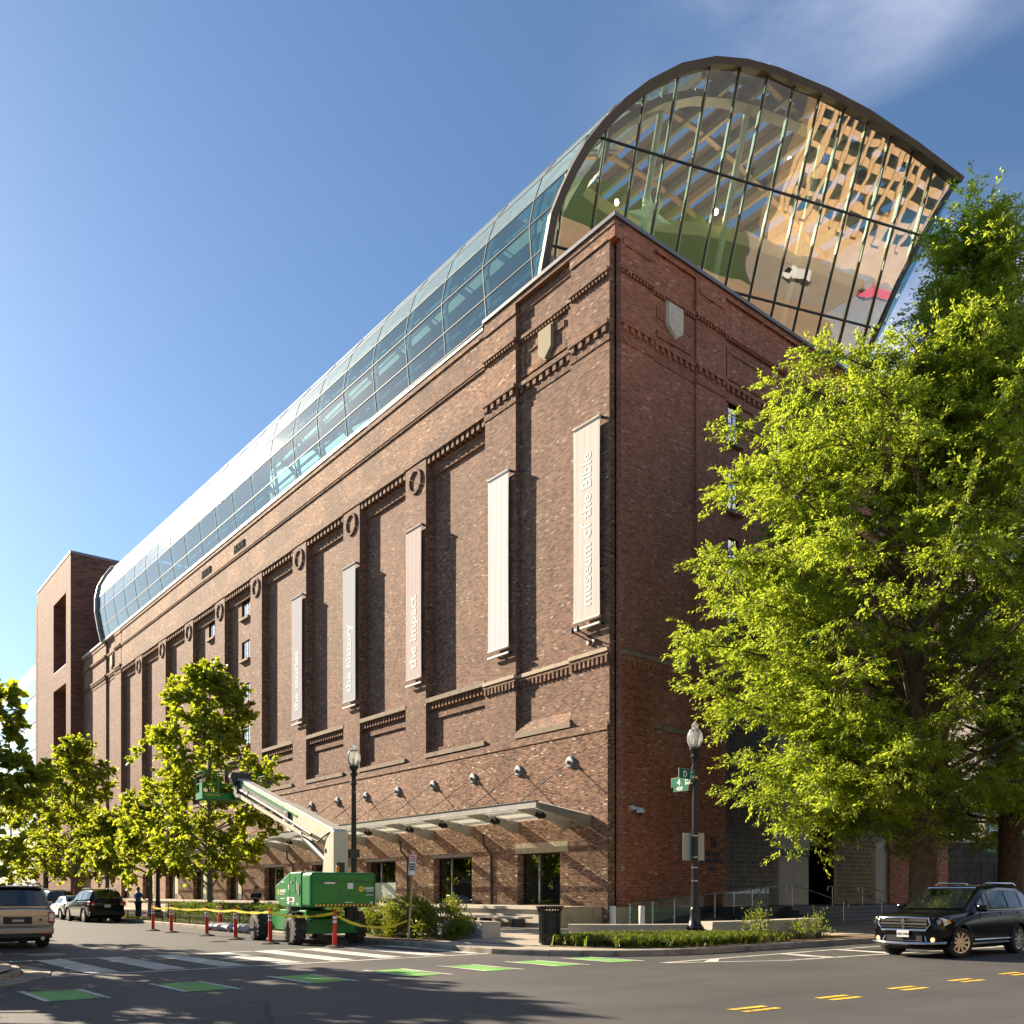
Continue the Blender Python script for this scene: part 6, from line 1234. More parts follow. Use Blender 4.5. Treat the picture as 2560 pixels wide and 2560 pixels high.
# mast, ram and boom
part('mast', MB().prism([(-2.22, 2.15), (-2.22, 3.52), (-2.0, 3.60), (-1.72, 3.52), (-1.5, 3.05), (-1.42, 2.75), (-1.3, 2.15)], 0.02, 0.50, 'X'), 'lift_cream', LF, bevel=0.02)
part('mast_opening', MB().box(0.12, 0.38, -2.235, -2.21, 2.22, 2.55), 'lift_dark', LF); part('mast_pin', MB().lathe([(0.07, -0.02), (0.07, 0.0), (0.02, 0.01)], (0.01, -1.55, 2.95), 12, 'X'), 'lift_grey', LF)
B0 = Vector((0.26, -1.95, 3.38)); B1 = Vector((0.36, 7.5, 5.98)); bd = (B1 - B0).normalized(); bu = Vector((0, -bd.z, bd.y))
mid = B0 + bd * 4.3
part('boom_section', MB().beam(B0 - bd * 0.1, mid, 0.44, 0.50, bu), 'lift_cream', LF, bevel=0.015); part('boom_section', MB().beam(mid, B1, 0.37, 0.40, bu), 'lift_cream', LF, bevel=0.01)
def on(t, sx, su): return B0 + bd * t + Vector((1, 0, 0)) * sx + bu * su
part('boom_side', MB().beam(on(4.2, -0.195, -0.05), on(9.75, -0.195, -0.05), 0.012, 0.28, bu), 'lift_grey', LF); part('boom_stripe', MB().beam(on(3.0, -0.232, 0.02), on(9.7, -0.205, 0.06), 0.014, 0.09, bu), 'lift_green', LF)
part('track_guide', MB().beam(on(1.2, -0.3, -0.40), on(9.3, -0.3, -0.36), 0.12, 0.05, bu), 'lift_cream', LF); part('cable', MB().tube([on(1.4, -0.3, -0.26), on(5, -0.3, -0.2), on(9.2, -0.28, -0.18)], 0.05, 6), 'lift_dark', LF)
ln = MB()
for k in range(52): ln.beam(on(2.1 + 0.14 * k, -0.37, -0.38), on(2.1 + 0.14 * k + 0.09, -0.37, -0.38), 0.03, 0.13, bu)
part('cable_link', ln, 'link_white', LF)['kind'] = 'stuff'
part('boom_bracket', MB().prism([(1.2, 3.95), (2.3, 4.22), (1.95, 3.78), (1.6, 3.72)], 0.06, 0.46, 'X'), 'lift_cream', LF); part('cable_drum', MB().box(-0.02, 0.1, 1.6, 1.9, 4.05, 4.4), 'lift_dark', LF)
part('ram', MB().tube([(0.26, -1.35, 2.55), (0.28, 0.75, 3.45)], 0.12, 12), 'lift_dark', LF, smooth=True); part('ram_rod', MB().tube([(0.28, 0.7, 3.43), (0.29, 1.75, 3.88)], 0.07, 10), 'steel_bright', LF, smooth=True)
part('hose', MB().tube([on(0.1, -0.24, 0.1), on(0.8, -0.3, -0.35), on(1.5, -0.32, -0.38)], 0.03, 6), 'lift_dark', LF)
part('beacon', MB().lathe([(0.05, 2.24), (0.05, 2.38), (0.03, 2.42)], (-0.2, -3.0, 0), 10), 'beacon', LF, smooth=True)
part('tool_box', MB().box(0.62, 0.95, -2.1, -1.7, 2.72, 2.98), 'lift_dark', LF)
# work platform
pf = part('platform_floor', MB().box(-1.15, 1.45, 7.9, 8.85, 5.36, 5.42).box(-1.15, 1.45, 7.9, 7.93, 5.42, 5.62).box(-1.15, 1.45, 8.82, 8.85, 5.42, 5.62).box(-1.15, -1.12, 7.9, 8.85, 5.42, 5.62).box(1.42, 1.45, 7.9, 8.85, 5.42, 5.62), 'lift_green', LF)
for z in (5.98, 6.46): part('guard_rail', MB().tube([(-1.13, 7.92, z), (1.43, 7.92, z), (1.43, 8.83, z), (-1.13, 8.83, z), (-1.13, 7.92, z)], 0.022, 6), 'lift_green', pf)
for x in (-1.13, -0.5, 0.55, 1.43):
    for y in (7.92, 8.83): part('rail_post', MB().tube([(x, y, 5.42), (x, y, 6.46)], 0.022, 6), 'lift_green', pf)
part('top_frame', MB().tube([(-0.12, 7.92, 6.4), (-0.12, 7.92, 6.78), (0.75, 7.92, 6.78), (0.75, 7.92, 6.4)], 0.024, 6), 'lift_green', pf)
part('gate', MB().box(-1.14, -1.11, 8.0, 8.35, 5.62, 6.0), 'lift_green', pf); part('control_box', MB().prism([(-0.10, 6.42), (0.72, 6.42), (0.74, 6.25), (0.66, 5.95), (-0.02, 5.95), (-0.12, 6.25)], 7.60, 7.9, 'Y'), 'lift_dark', pf); part('control_label', MB().box(0.16, 0.32, 7.592, 7.602, 6.0, 6.18), 'reflect_white', pf)
part('platform_mount', MB().prism([(0.05, 5.35), (0.60, 5.35), (0.56, 6.0), (0.10, 6.0)], 7.45, 7.85, 'Y').box(0.12, 0.5, 7.3, 7.6, 5.6, 6.1), 'lift_dark', LF)
yb = MB()
for k in range(6): yb.add([(-1.05 + 0.1 * k, 7.893, 5.47), (-1.0 + 0.1 * k, 7.893, 5.47), (-0.96 + 0.1 * k, 7.893, 5.55), (-1.01 + 0.1 * k, 7.893, 5.55)], [(0, 1, 2, 3)])
part('hazard_bar', yb, 'hazard_yellow', pf)['kind'] = 'stuff'
part('hydraulic_hose', MB().tube([(-0.5, 2.0, 0.7), (-0.75, 2.15, 0.9), (-0.6, 2.3, 0.6)], 0.03, 6).tube([(0.5, -1.9, 1.1), (0.8, -1.9, 0.9), (0.85, -1.75, 0.6)], 0.04, 6), 'lift_dark', LF)
part('plough_arm', MB().box(0.55, 0.75, -2.05, -1.85, 0.75, 1.2), 'lift_dark', LF)
# ------------------------------------------------------------------ trees and plants
leafmat('oak_leaf', (0.055, 0.098, 0.015), (0.115, 0.165, 0.026), (0.62, 0.76, 0.055), 0.54)
leafmat('plane_leaf', (0.045, 0.08, 0.014), (0.10, 0.135, 0.022), (0.62, 0.70, 0.04), 0.52)
leafmat('shrub_leaf', (0.06, 0.11, 0.015), (0.13, 0.18, 0.02), (0.40, 0.46, 0.03), 0.35)
leafmat('hedge_leaf', (0.03, 0.065, 0.014), (0.07, 0.12, 0.02), (0.24, 0.34, 0.03), 0.35)
leafmat('liriope_blade', (0.045, 0.085, 0.018), (0.10, 0.15, 0.03), (0.42, 0.50, 0.05), 0.35, 0.35)
mat('bark_oak', (0.095, 0.068, 0.045), 0.95, var=0.4, nscale=5, bump=1.0, bscale=14)
mat('bark_plane', (0.16, 0.13, 0.10), 0.9, var=0.35, nscale=7, bump=0.6, bscale=20)
mat('lawn', (0.06, 0.11, 0.02), 0.9, var=0.4, nscale=3)
def leaves_np(C, D_, size, asp, rg, droop=0.0, jit=0.5, up=0.55):
    # pointed four-corner leaves at points C growing along D_
    n = len(C); d = D_ + rg.normal(0, jit, (n, 3)); d[:, 2] -= droop; d /= np.linalg.norm(d, axis=1, keepdims=True) + 1e-9
    nr = rg.normal(0, 1, (n, 3)); nr[:, 2] = np.abs(nr[:, 2]) + up; s = np.cross(d, nr); s /= np.linalg.norm(s, axis=1, keepdims=True) + 1e-9
    L = size * rg.uniform(0.65, 1.25, (n, 1)); w = L * asp * 0.5; nn = np.cross(s, d)
    V = np.stack([C, C + d * L * 0.45 + s * w + nn * L * 0.06, C + d * L, C + d * L * 0.45 - s * w + nn * L * 0.06], 1).reshape(-1, 3)
    return V, np.arange(4 * n).reshape(n, 4)
def tree(name, label, cat, base, trunk, tips, leafm, bark, leaf=(0.2, 0.33), n2=9, n3=6, nl=22, l2=1.6, l3=0.8, seed=1, group=None, droop=0.25, zmin=None, flat=0.45, lift=0.25):
    rg = np.random.default_rng(seed); o = thing(name, label, cat, base, 0, group)
    tp = [Vector(p[:3]) for p in trunk]; tr = [p[3] for p in trunk]; wood = MB(); wood.tube(tp, tr, 12)
    seg = [0]; 
    for a, b in zip(tp, tp[1:]): seg.append(seg[-1] + (b - a).length)
    def tat(z):
        for i in range(len(tp) - 1):
            if tp[i].z <= z <= tp[i + 1].z: t = (z - tp[i].z) / (tp[i + 1].z - tp[i].z); return tp[i].lerp(tp[i + 1], t), tr[i] + (tr[i + 1] - tr[i]) * t
        return tp[-1], tr[-1]
    S, E_ = [], []
    for ti, T in enumerate(tips):
        T = Vector(T); hd = math.hypot(T.x, T.y); z0 = max(zmin or trunk[1][2], min(tp[-1].z * 0.98, T.z - hd * rg.uniform(0.25, 0.75)))
        A, ra = tat(z0); mid = A.lerp(T, 0.55); mid.z += lift * hd * rg.uniform(0.3, 1.0); mid += Vector(rg.normal(0, 0.25, 3))
        k = 8; pts = [(A * (1 - t) ** 2 + mid * 2 * t * (1 - t) + T * t * t) for t in np.linspace(0, 1, k)]
        r0 = min(ra * 0.6, 0.02 + 0.011 * (T - A).length); wood.tube(pts, [r0 + (0.014 - r0) * (i / (k - 1)) ** 0.8 for i in range(k)], 6, cap=False)
        ax = (T - A).normalized()
        for j in range(n2):
            t = rg.uniform(0.32, 1.0) ** 0.8; i = min(int(t * (k - 1)), k - 2); P = pts[i].lerp(pts[i + 1], t * (k - 1) - i)
            dd = ax * rg.uniform(0.3, 0.9) + Vector(rg.normal(0, 0.75, 3)); dd.z = dd.z * flat + 0.1; dd.normalize(); L = l2 * rg.uniform(0.5, 1.15) * (1.15 - 0.45 * t)
            Q = P + dd * L; Q.z -= droop * L * 0.4; wood.tube([P, P.lerp(Q, 0.5) + Vector((0, 0, 0.08 * L)), Q], [0.02, 0.013, 0.006], 4, cap=False)
            for q in range(n3):
                u = rg.uniform(0.25, 1.0); B = P.lerp(Q, u); d3 = dd * 0.6 + Vector(rg.normal(0, 0.6, 3)); d3.z = d3.z * flat; d3.normalize(); L3 = l3 * rg.uniform(0.5, 1.2); F = B + d3 * L3; F.z -= droop * L3; S.append(B[:]); E_.append(F[:])
    S, E_ = np.array(S), np.array(E_); u = rg.uniform(0.1, 1.0, (len(S), nl, 1)); C = S[:, None] + (E_ - S)[:, None] * u; C += rg.normal(0, 0.05 * l3, C.shape)
    Dd = np.repeat((E_ - S)[:, None], nl, 1); Dd /= np.linalg.norm(Dd, axis=2, keepdims=True) + 1e-9
    V, Fc = leaves_np(C.reshape(-1, 3), Dd.reshape(-1, 3), leaf[0], leaf[1], rg, droop)
    part('trunk', wood, bark, o, smooth=True, recalc=False); mesh_np('crown', V, Fc, leafm, o, rg.uniform(0, 1, len(Fc)))
    return o
def env_tips(env, n, rg, zlo, zhi, off=(0, 0), zpow=1.0, inner=0.3):
    zs = [e[0] for e in env]; rs = [e[1] for e in env]; out = []
    for i in range(n):
        z = zlo + (zhi - zlo) * ((i + rg.uniform(0.2, 0.8)) / n) ** zpow; a = i * 2.39996 + rg.normal(0, 0.25); r = np.interp(z, zs, rs) * (rg.uniform(0.78, 1.0) if rg.random() > inner else rg.uniform(0.35, 0.7))
        out.append((r * math.cos(a) + off[0], r * math.sin(a) + off[1], z))
    return out
r1 = np.random.default_rng(11)
oak_env = [(3.5, 5.0), (6, 6.8), (9, 7.6), (12, 7.6), (15, 6.8), (17.5, 5.2), (19.5, 3.4), (21, 1.6)]
tips = env_tips(oak_env, 100, r1, 3.6, 20.8) + [(-4.2, 3.4, 3.3), (-5.2, 3.6, 4.6), (-6.3, 4.6, 8.8), (-6.2, 4.8, 13.3), (-5.5, 4.2, 16.5)]
tree('oak_tree', 'large willow oak with yellow green sunlit branches before the brick entrance front', 'tree', (4.85, -10.75, 0.15),
     [(0, 0, -0.1, 0.75), (0.02, 0, 0.5, 0.54), (0, 0, 2.5, 0.47), (-0.05, 0.05, 4.6, 0.46), (-0.2, 0.15, 6.2, 0.40), (-0.1, 0.2, 10, 0.30), (0.4, -0.3, 15, 0.22), (0.9, -0.8, 20, 0.14), (1.5, -1.3, 25.6, 0.03)],
     tips + [(4.6, -3.6, 9.0), (5.5, -4.4, 11.0)] + [(1.5 + 2.4 * math.cos(k * 2.4) * (1 - k / 40) , -1.3 + 2.4 * math.sin(k * 2.4) * (1 - k / 40), 16.0 + 0.27 * k) for k in range(36)] + [(-0.779 * r * f + 0.6 * w_, 0.627 * r * f + 0.78 * w_, z + dz) for (z, r) in ((5, 5.0), (6.3, 6.2), (8.5, 7.0), (10.4, 7.9), (12, 7.4), (13.3, 7.6), (16.2, 7.6), (18.2, 6.4), (20, 5.3)) for (f, w_, dz) in ((1.0, 0.0, 0.0), (0.8, 2.2, 0.5), (0.8, -2.2, -0.4))], 'oak_leaf', 'bark_oak', (0.15, 0.36), 12, 7, 34, 1.9, 0.95, 3, 'willow oaks along the entrance street', zmin=4.2)
r2 = np.random.default_rng(12)
tree('oak_tree', 'taller willow oak on the right edge, its top above the leaning glass', 'tree', (13.6, -10.2, 0.15),
     [(0, 0, -0.1, 0.8), (0, 0, 0.6, 0.55), (0, 0, 4, 0.46), (-0.2, 0.2, 10, 0.38), (-0.2, 0.3, 16, 0.26), (-0.1, 0.2, 20, 0.15), (0, 0, 26.6, 0.03)],
     env_tips([(5, 5.5), (9, 7.5), (14, 7.6), (18, 6.4), (22, 5.0), (25, 3.2), (27, 1.0)], 80, r2, 4.6, 26.8), 'oak_leaf', 'bark_oak', (0.18, 0.36), 10, 7, 34, 2.0, 1.0, 4, 'willow oaks along the entrance street', zmin=4.5, droop=0.1, lift=-0.1, flat=0.8)
tree('oak_tree', 'dark willow oak in shade at the far right edge behind the other oaks', 'tree', (26.0, -9.0, 0.15),
     [(0, 0, -0.1, 0.6), (0, 0, 0.6, 0.45), (0, 0, 4, 0.36), (0.1, 0.2, 10, 0.28), (0, 0, 20, 0.05)], env_tips([(4, 5.0), (8, 6.5), (14, 6.5), (18, 4), (21, 1)], 44, np.random.default_rng(5), 4.0, 20.5), 'oak_leaf', 'bark_oak', (0.22, 0.36), 9, 6, 26, 1.9, 1.0, 6, 'willow oaks along the entrance street')
def plane(base, H, rad, zlo, seed, label, n=34, dens=1.0, group='plane trees along the long street', off=(0, 0), leaf=0.27):
    rg = np.random.default_rng(seed); env = [(zlo, rad * 0.75), (zlo + (H - zlo) * 0.25, rad), (zlo + (H - zlo) * 0.55, rad * 0.85), (zlo + (H - zlo) * 0.8, rad * 0.5), (H, 0.15)]
    tr = [(0, 0, -0.1, 0.2), (0, 0, 0.4, 0.145), (0.03, 0.05, 2.2, 0.125), (0.0, 0.1, H * 0.5, 0.09), (0, 0, H * 0.95, 0.02)]
    return tree('plane_tree', label, 'tree', base, tr, env_tips(env, n, rg, zlo, H, off), 'plane_leaf', 'bark_plane', (leaf, 0.85), 8, 5, int(13 * dens), 1.15, 0.6, seed, group, droop=0.1, flat=0.8, lift=0.1)
plane((-10.5, 18.3, 0.15), 12.8, 3.9, 2.9, 21, 'broad leaved plane tree behind the lift basket, before the long front', 40, 0.85, off=(-0.1, 0.5))
plane((-10.5, 28.1, 0.15), 7.0, 2.8, 2.8, 22, 'smaller plane tree beside the lamp post in the tree strip', 20, 0.8)
plane((-10.5, 37.5, 0.15), 6.4, 2.0, 3.0, 23, 'young plane tree behind the dark parked sport utility car', 14, 0.8)
plane((-10.5, 46.3, 0.15), 13.0, 4.2, 3.2, 24, 'plane tree rising in front of the far brick tower', 34, 0.85)
plane((-10.5, 57.0, 0.15), 11.0, 4.0, 3.0, 25, 'plane tree behind the tower front tree, farther up the street', 26, 0.8)
plane((-11.0, 69.0, 0.15), 11.0, 4.2, 3.0, 26, 'far plane tree under the end of the canopy', 24, 0.7)
plane((-12.5, 84.0, 0.15), 11.0, 4.5, 2.5, 27, 'farthest plane tree at the end of the street', 24, 0.7)
plane((-25.4, 2.6, 0.15), 9.9, 4.6, 2.3, 28, 'big leaved plane tree hanging in from the left edge', 46, 1.1)
plane((-28.0, -5.0, 0.15), 9.5, 3.8, 3.5, 29, 'plane tree shading the near road corner', 30, 0.8)
plane((-25.4, 12.0, 0.15), 10.0, 4.0, 3.0, 30, 'plane tree on the opposite kerb behind the silver car', 26, 0.8)

def shrub(name, label, loc, rx, ry, h, n, size, m, seed, group=None, cat='shrub', base=0.0):
    rg = np.random.default_rng(seed); o = thing(name, label, cat, loc, 0, group); st = MB(); P = []; Dn = []
    for k in range(int(26 * max(rx, ry) * 2)):
        a = rg.uniform(0, 2 * PI); e = rg.uniform(0.1, 1.0); r = rg.uniform(0.55, 1.0) ** 0.5; tip = Vector((rx * r * math.cos(a) * math.sqrt(1 - (e * 0.9) ** 2), ry * r * math.sin(a) * math.sqrt(1 - (e * 0.9) ** 2), base + (h - base) * e * rg.uniform(0.85, 1.1)))
        b = Vector((tip.x * 0.3, tip.y * 0.3, 0)); st.tube([b, b.lerp(tip, 0.6) + Vector((0, 0, 0.05)), tip], [0.014, 0.009, 0.004], 4, cap=False)
        for q in range(3):
            P.append((tip + Vector(rg.normal(0, 0.10, 3)))[:]); Dn.append((tip - b).normalized()[:])
    P = np.array(P); Dn = np.array(Dn); i = rg.integers(0, len(P), n); C = P[i] + rg.normal(0, 0.085, (n, 3)); C[:, 2] = np.maximum(C[:, 2], 0.04)
    V, F = leaves_np(C, Dn[i], size, 0.42, rg, 0.0, 0.55, 0.3); part('stem', st, 'bark_plane', o, recalc=False); mesh_np('foliage', V, F, m, o, rg.uniform(0, 1, n)); return o
shrub('shrub', 'rounded bright green shrub at the end of the planting bed beside the granite block', (-10.75, -2.9, 0.15), 0.95, 0.8, 1.15, 5200, 0.10, 'shrub_leaf', 41, 'rounded shrubs by the parking sign')
shrub('shrub', 'rounded bright green shrub behind the slanted parking sign post', (-11.2, -1.7, 0.15), 0.9, 0.85, 1.2, 5200, 0.10, 'shrub_leaf', 42, 'rounded shrubs by the parking sign')
shrub('shrub', 'rounded green shrub half hidden behind the rear lift wheel', (-11.3, -0.3, 0.15), 0.85, 0.8, 1.05, 4600, 0.10, 'shrub_leaf', 43, 'rounded shrubs by the parking sign')
shrub('small_plant', 'tallest leafy plant in front of the granite wall near the corner lamp', (-3.7, -9.75, 0.15), 0.32, 0.32, 0.85, 420, 0.13, 'shrub_leaf', 44, 'small plants in the mulch bed', 'plant')
shrub('small_plant', 'low leafy plant between the two granite wall blocks', (-2.2, -10.35, 0.15), 0.28, 0.28, 0.45, 260, 0.12, 'shrub_leaf', 45, 'small plants in the mulch bed', 'plant')
shrub('small_plant', 'pale sparse flowering plant at the right of the mulch bed', (-1.1, -10.3, 0.15), 0.35, 0.3, 0.7, 260, 0.11, 'shrub_leaf', 46, 'small plants in the mulch bed', 'plant')
for k in range(8):
    y = 3.4 + 2.5 * k; rg = np.random.default_rng(60 + k); o = thing('hedge', ['clipped hedge block behind the lift wheels', 'clipped hedge block second from the lift', 'clipped hedge block third from the lift, behind the tarpaulins', 'clipped hedge block behind the leaning red post', 'clipped hedge block in front of the person in black', 'clipped hedge block beside the big plane trunk', 'clipped hedge block left of the big plane trunk', 'clipped hedge block farthest from the lift'][k], 'hedge', (-10.9, y, 0.15), 0, 'clipped hedge in the tree strip')
    n = 2600; C = np.stack([rg.uniform(-0.55, 0.55, n), rg.uniform(-1.24, 1.24, n), rg.uniform(0.05, 0.85, n)], 1); ax = rg.integers(0, 3, n); f_ = ax == 0; C[f_, 0] = np.where(rg.random(f_.sum()) < 0.7, -0.55, 0.55) + rg.normal(0, 0.04, f_.sum()); f_ = ax == 1; C[f_, 2] = 0.85 + rg.normal(0, 0.05, f_.sum())
    Dn = np.stack([C[:, 0], C[:, 1] * 0.2, np.full(n, 0.5)], 1); V, F = leaves_np(C, Dn, 0.10, 0.45, rg, 0, 0.6); part('core', MB().box(-0.48, 0.48, -1.24, 1.24, 0.0, 0.78), 'hedge_leaf', o); mesh_np('foliage', V, F, 'hedge_leaf', o, rg.uniform(0, 1, n))
def blades(name, label, pts_fn, n, L, m, seed, wd=0.012):
    rg = np.random.default_rng(seed); C = pts_fn(rg, n); n = len(C); a = rg.uniform(0, 2 * PI, n); hx, hy = np.cos(a), np.sin(a); ln = L * rg.uniform(0.6, 1.2, n); sx, sy = -hy * wd, hx * wd; V = []
    for t, zz, rr in ((0, 0.0, 1.0), (0.35, 0.75, 1.0), (0.75, 0.85, 0.7), (1.0, 0.55, 0.1)):
        for s in (-1, 1): V.append(np.stack([C[:, 0] + hx * ln * t * 0.8 + s * sx * rr, C[:, 1] + hy * ln * t * 0.8 + s * sy * rr, C[:, 2] + ln * zz], 1))
    V = np.stack(V, 1).reshape(-1, 3); b = np.arange(n)[:, None] * 8; F = np.concatenate([b + np.array([[0, 1, 3, 2]]), b + np.array([[2, 3, 5, 4]]), b + np.array([[4, 5, 7, 6]])], 0)
    o = mesh_np(name, V, F, m, None, rg.uniform(0, 1, len(F))); return tag(o, label, 'grass', kind='stuff')
def lir(rg, n):
    C = np.stack([rg.uniform(-10.6, -2.6, n), rg.uniform(-11.0, -7.6, n), np.full(n, 0.15)], 1); x, y = C[:, 0], C[:, 1]
    front = np.interp(x, [-10.6, -9.9, -8.6, -2.5], [-8.4, -10.1, -11.0, -11.0]); back = np.interp(x, [-10.6, -8.2, -7, -5, -2.5], [-8.0, -7.0, -8.0, -9.2, -10.2]); k = (y > front + 0.12) & (y < back - 0.05) & ((x < -5.0) | (rg.random(n) < 0.45 * (x < -3.6)))
    C = C[k]; q = np.round(C[:, :2] * 2.7) / 2.7; off = np.stack([np.sin(q[:, 0] * 37 + q[:, 1] * 11), np.cos(q[:, 0] * 17 + q[:, 1] * 29)], 1) * 0.09; C[:, :2] = q + off + rg.normal(0, 0.035, (len(C), 2)); return C
blades('liriope_grass', 'dark green arching liriope tufts in the bed at the street corner', lir, 17000, 0.34, 'liriope_blade', 71)
struct('lawn', MB().quad((-12.35, 5.5, 0.164), (-11.55, 5.5, 0.164), (-11.55, 42, 0.164), (-12.35, 42, 0.164)), 'lawn')
blades('lawn_grass', 'short sunlit grass behind the low iron fence', lambda rg, n: np.stack([rg.uniform(-12.35, -11.5, n), rg.uniform(5.5, 40, n), np.full(n, 0.16)], 1), 6000, 0.13, 'shrub_leaf', 72, 0.008)

for i, (x, y) in enumerate(((-6, -33), (8, -34), (22, -33), (36, -34))):
    plane((x, y, 0.15), 13 + i % 2, 4.6, 2.5, 80 + i, ['kerbside tree across the entrance street, nearest the corner', 'second kerbside tree across the entrance street', 'third kerbside tree across the entrance street', 'fourth kerbside tree across the entrance street'][i], 24, 0.7, 'kerbside trees across the entrance street')
# ------------------------------------------------------------------ buildings across the entrance street (office seen in the leaning glass, low block unseen and added for bounce) and behind on the right
mat('tan_concrete', (0.50, 0.34, 0.19), 0.8, var=0.1, nscale=0.5); mat('dark_window', (0.02, 0.025, 0.03), 0.15, spec=0.7); mat('street_lawn', (0.05, 0.10, 0.02), 0.9)
AB = thing('concrete_office', 'tan concrete office block with window rows mirrored in the leaning glass', 'building', (44, -225, 0))
part('wall', MB().box(0, 130, -20, 0, 0, 52), 'tan_concrete', AB)
for k in range(10): part('window_band', MB().box(1, 129, 0.0, 0.05, 8.2 + 4.2 * k, 10.8 + 4.2 * k), 'dark_window', AB)
fin = part('fin', MB().box(-0.45, 0.45, 0, 1.2, 6.6, 52), 'tan_concrete', AB); fin.location.x = 1.5
for k in range(1, 42): f2 = fin.copy(); COL.objects.link(f2); f2.location.x = 1.5 + 3.1 * k
struct('plaza', MB().quad((38, -225, 0.0), (200, -225, 0.0), (200, -150, 0.0), (38, -150, 0.0)), 'pavement')
struct('far_lawn', MB().quad((-60, -225, 0.0), (37, -225, 0.0), (37, -62, 0.0), (-60, -62, 0.0)), 'street_lawn')
LB_ = thing('bounce_block', 'unseen tan concrete block added to bounce sunlight onto the entrance front', 'building', (-16, -43, 0))  # out of view, added to throw warm sunlight back on the shaded front
part('wall', MB().box(0, 52, -16, 0, 0, 21), 'tan_concrete', LB_)
for k in range(5): part('window_band', MB().box(1, 51, 0.0, 0.05, 3.2 + 3.6 * k, 4.6 + 3.6 * k), 'dark_window', LB_)
def box_truck(loc, rz, pm, label):
    t = thing('box_truck', label, 'truck', loc, rz)
    part('cargo_box', MB().box(-3.4, 1.0, -1.1, 1.1, 0.7, 3.1), pm, t, bevel=0.05); part('cab', MB().prism([(1.0, 0.5), (2.9, 0.5), (2.9, 1.2), (2.3, 2.2), (1.0, 2.3)], -1.0, 1.0), pm, t, bevel=0.06)
    part('windscreen', MB().quad((2.88, -0.85, 1.27), (2.88, 0.85, 1.27), (2.36, 0.8, 2.12), (2.36, -0.8, 2.12)), 'car_glass', t)
    for x in (-2.3, 1.9):
        for y in (-0.95, 0.95): part('wheel', MB().lathe([(0.42, y - 0.14), (0.42, y + 0.14)], (x, 0, 0.42), 18, 'Y'), 'rubber', t)
box_truck((48, -188, 0), 2.6, 'paint_whitevan', 'white delivery truck on the far plaza road, mirrored in the leaning glass'); box_truck((69, -200, 0), 3.0, 'paint_redvan', 'red delivery truck on the far plaza road, mirrored in the leaning glass')
struct('pavement_opposite', MB().box(-24, 300, -43, -26.4, 0.02, 0.15), 'pavement'); struct('lawn_opposite', MB().quad((-10, -39, 0.156), (60, -39, 0.156), (60, -31, 0.156), (-10, -31, 0.156)), 'street_lawn')
# stone railway viaduct with a freight wagon, office block behind
mat('viaduct_stone', (0.075, 0.07, 0.065), 0.9, var=0.35, nscale=1.2, bump=0.5, bscale=12); mat('wagon_black', (0.015, 0.015, 0.017), 0.6); mat('pale_office', (0.17, 0.145, 0.13), 0.7, var=0.06); mat('pale_glass', (0.30, 0.42, 0.38), 0.15, spec=0.8)
VD = thing('railway_viaduct', 'dark stone railway embankment wall behind the black car at the right edge', 'wall', (49.0, 12.6, 0), R(-38.83))
part('core', MB().box(0, 60, 0.1, 9, 0, 6.0), 'viaduct_stone', VD)
for r in range(10):
    x = -0.6 * (r % 2)
    while x < 16: 
        w_ = random.uniform(1.0, 1.5); part('stone_block', MB().box(max(0, x) + 0.02, x + w_ - 0.02, 0.0 - random.uniform(0, 0.06), 0.12, 0.6 * r + 0.015, 0.6 * r + 0.585), 'viaduct_stone', VD); x += w_
part('coping', MB().box(0, 60, -0.15, 0.5, 6.0, 6.25), 'granite', VD)
FW = thing('freight_wagon', 'black freight wagon standing on the stone railway embankment', 'railway wagon', (52.5, 13.0, 6.25), R(-38.83))
part('body', MB().prism([(0.3, 1.1), (4.6, 1.1), (5.2, 1.6), (5.2, 2.5), (-0.4, 2.5), (-0.4, 1.6)], 0.2, 2.6), 'wagon_black', FW); part('frame', MB().box(-0.6, 5.4, 0.3, 2.5, 0.85, 1.1), 'wagon_black', FW)
for x in (0.4, 1.3, 3.6, 4.5): part('wheel', MB().lathe([(0.42, 0.3), (0.42, 0.42)], (x, 0, 0.42), 16, 'Y').lathe([(0.42, 2.3), (0.42, 2.42)], (x, 0, 0.42), 16, 'Y'), 'wagon_black', FW)
part('ladder', MB().box(5.2, 5.25, 0.3, 0.7, 1.0, 2.5), 'wagon_black', FW)
PC = thing('platform_canopy', 'grey ribbed platform roof above the freight wagon', 'canopy', (49.5, 16.5, 8.6), R(-38.83))
for k in range(7): part('roof_rib', MB().box(-1, 13, -0.1 + 0.28 * k, 0.06 + 0.28 * k, 0.16 * k, 0.16 * k + 0.1), 'steel_paint', PC)
part('post', MB().box(1, 1.2, 1, 1.2, -2.4, 0.5), 'steel_paint', PC); part('post', MB().box(9, 9.2, 1, 1.2, -2.4, 0.5), 'steel_paint', PC)
PO = thing('pale_office_block', 'pale pinkish office block glimpsed through the oaks at the right edge', 'building', (68, 14, 0), R(-20))
part('wall', MB().box(0, 60, 0, 25, 0, 38), 'pale_office', PO)
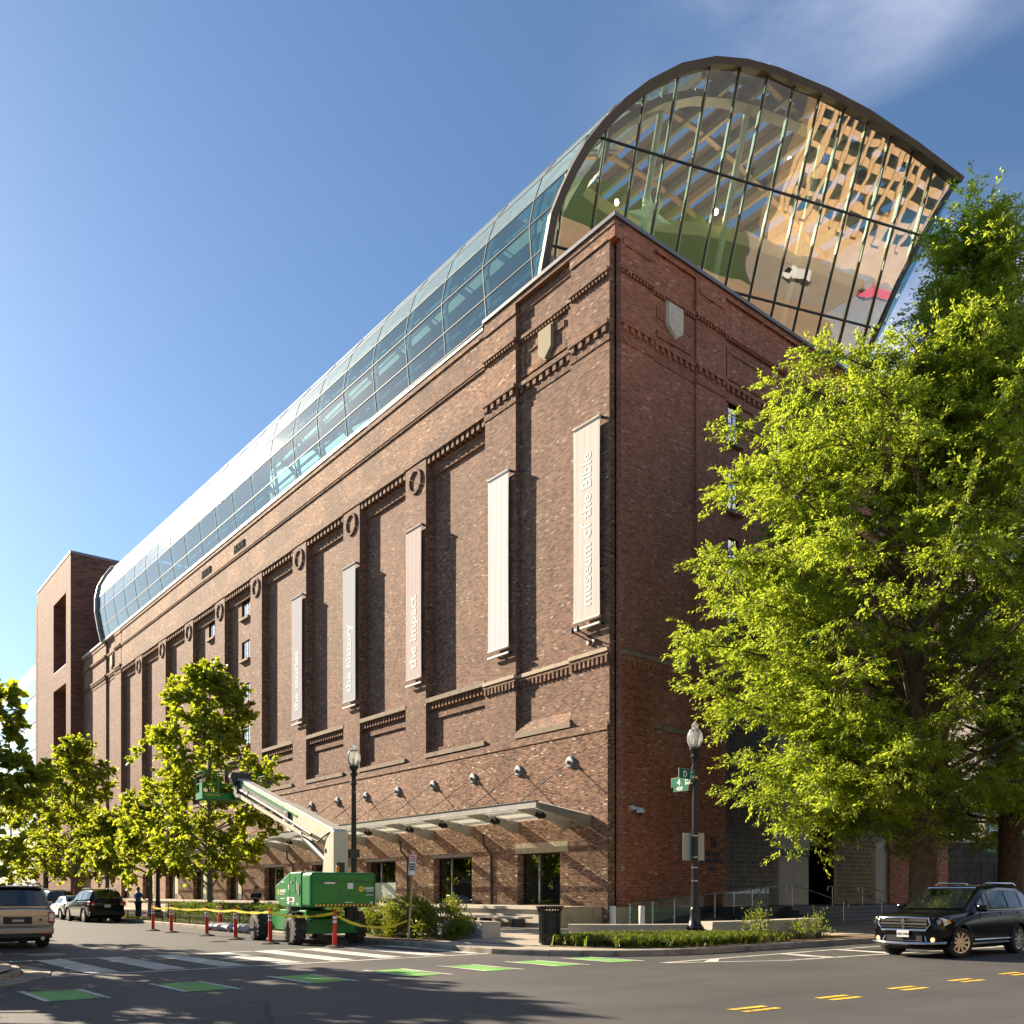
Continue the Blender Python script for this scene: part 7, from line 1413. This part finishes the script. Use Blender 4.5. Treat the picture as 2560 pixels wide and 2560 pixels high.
for k in range(9):
    for j in range(12): part('window', MB().box(0.4 + 4.2 * j, 4.2 + 4.2 * j, -0.06, 0.0, 3.5 + 3.9 * k, 5.9 + 3.9 * k), 'pale_glass', PO)
street_sign((41.5, 1.2, 4.5), (0.779, -0.627, 0), {'blades': [(-1.6, 0.0, 0.0, 0.42)], 'text': [('Virginia Av', 0.26, -1.5, 0.1)]}, 'dark green street sign reading Virginia Av before the railway embankment')
street_sign((43.4, 0.2, 4.2), (0.779, -0.627, 0), {'blades': [(-0.85, 0.0, 0.0, 0.38), (-0.75, -0.1, -0.34, 0.0)], 'text': [('4', 0.34, -0.7, 0.06), ('ST', 0.18, -0.25, 0.12), ('400', 0.26, -0.68, -0.27)]}, 'far green street sign reading 4 ST 400 at the right edge')
sp_ = thing('sign_post', 'grey pole carrying the far street signs at the right edge', 'pole', (43.5, 0.15, 0)); part('pole', MB().tube([(0, 0, 0), (0, 0, 4.8)], 0.06, 8), 'steel_paint', sp_)
ts = thing('traffic_sign', 'small white traffic sign above the black car roof at the right edge', 'traffic sign', (23.0, -7.6, 0)); part('post', MB().box(-0.03, 0.03, -0.03, 0.03, 0, 2.6), 'steel_bright', ts); part('plate', MB().box(-0.3, 0.3, -0.05, -0.03, 2.0, 2.6).xf(Matrix.Rotation(R(-38), 4, 'Z')), 'sign_white', ts); part('symbol', MB().lathe([(0.2, -0.055), (0.2, -0.052)], (0, 0, 2.3), 16, 'Y').xf(Matrix.Rotation(R(-38), 4, 'Z')), 'ink_dark', ts)

# dark glass block on the opposite side of the long street (mirrored in the ground floor windows)
mat('brown_panel', (0.10, 0.085, 0.075), 0.7)
DG = thing('street_block', 'dark brown office block across the long street, mirrored in the windows', 'building', (-60, -5, 0))
part('wall', MB().box(0, 15, 0, 150, 0, 19), 'brown_panel', DG)
for k in range(4): part('window_band', MB().box(15.0, 15.05, 1, 149, 3.0 + 4.2 * k, 5.4 + 4.2 * k), 'dark_window', DG)
struct('pavement_west', MB().box(-45, -24.2, -2, 140, 0.02, 0.139), 'pavement')
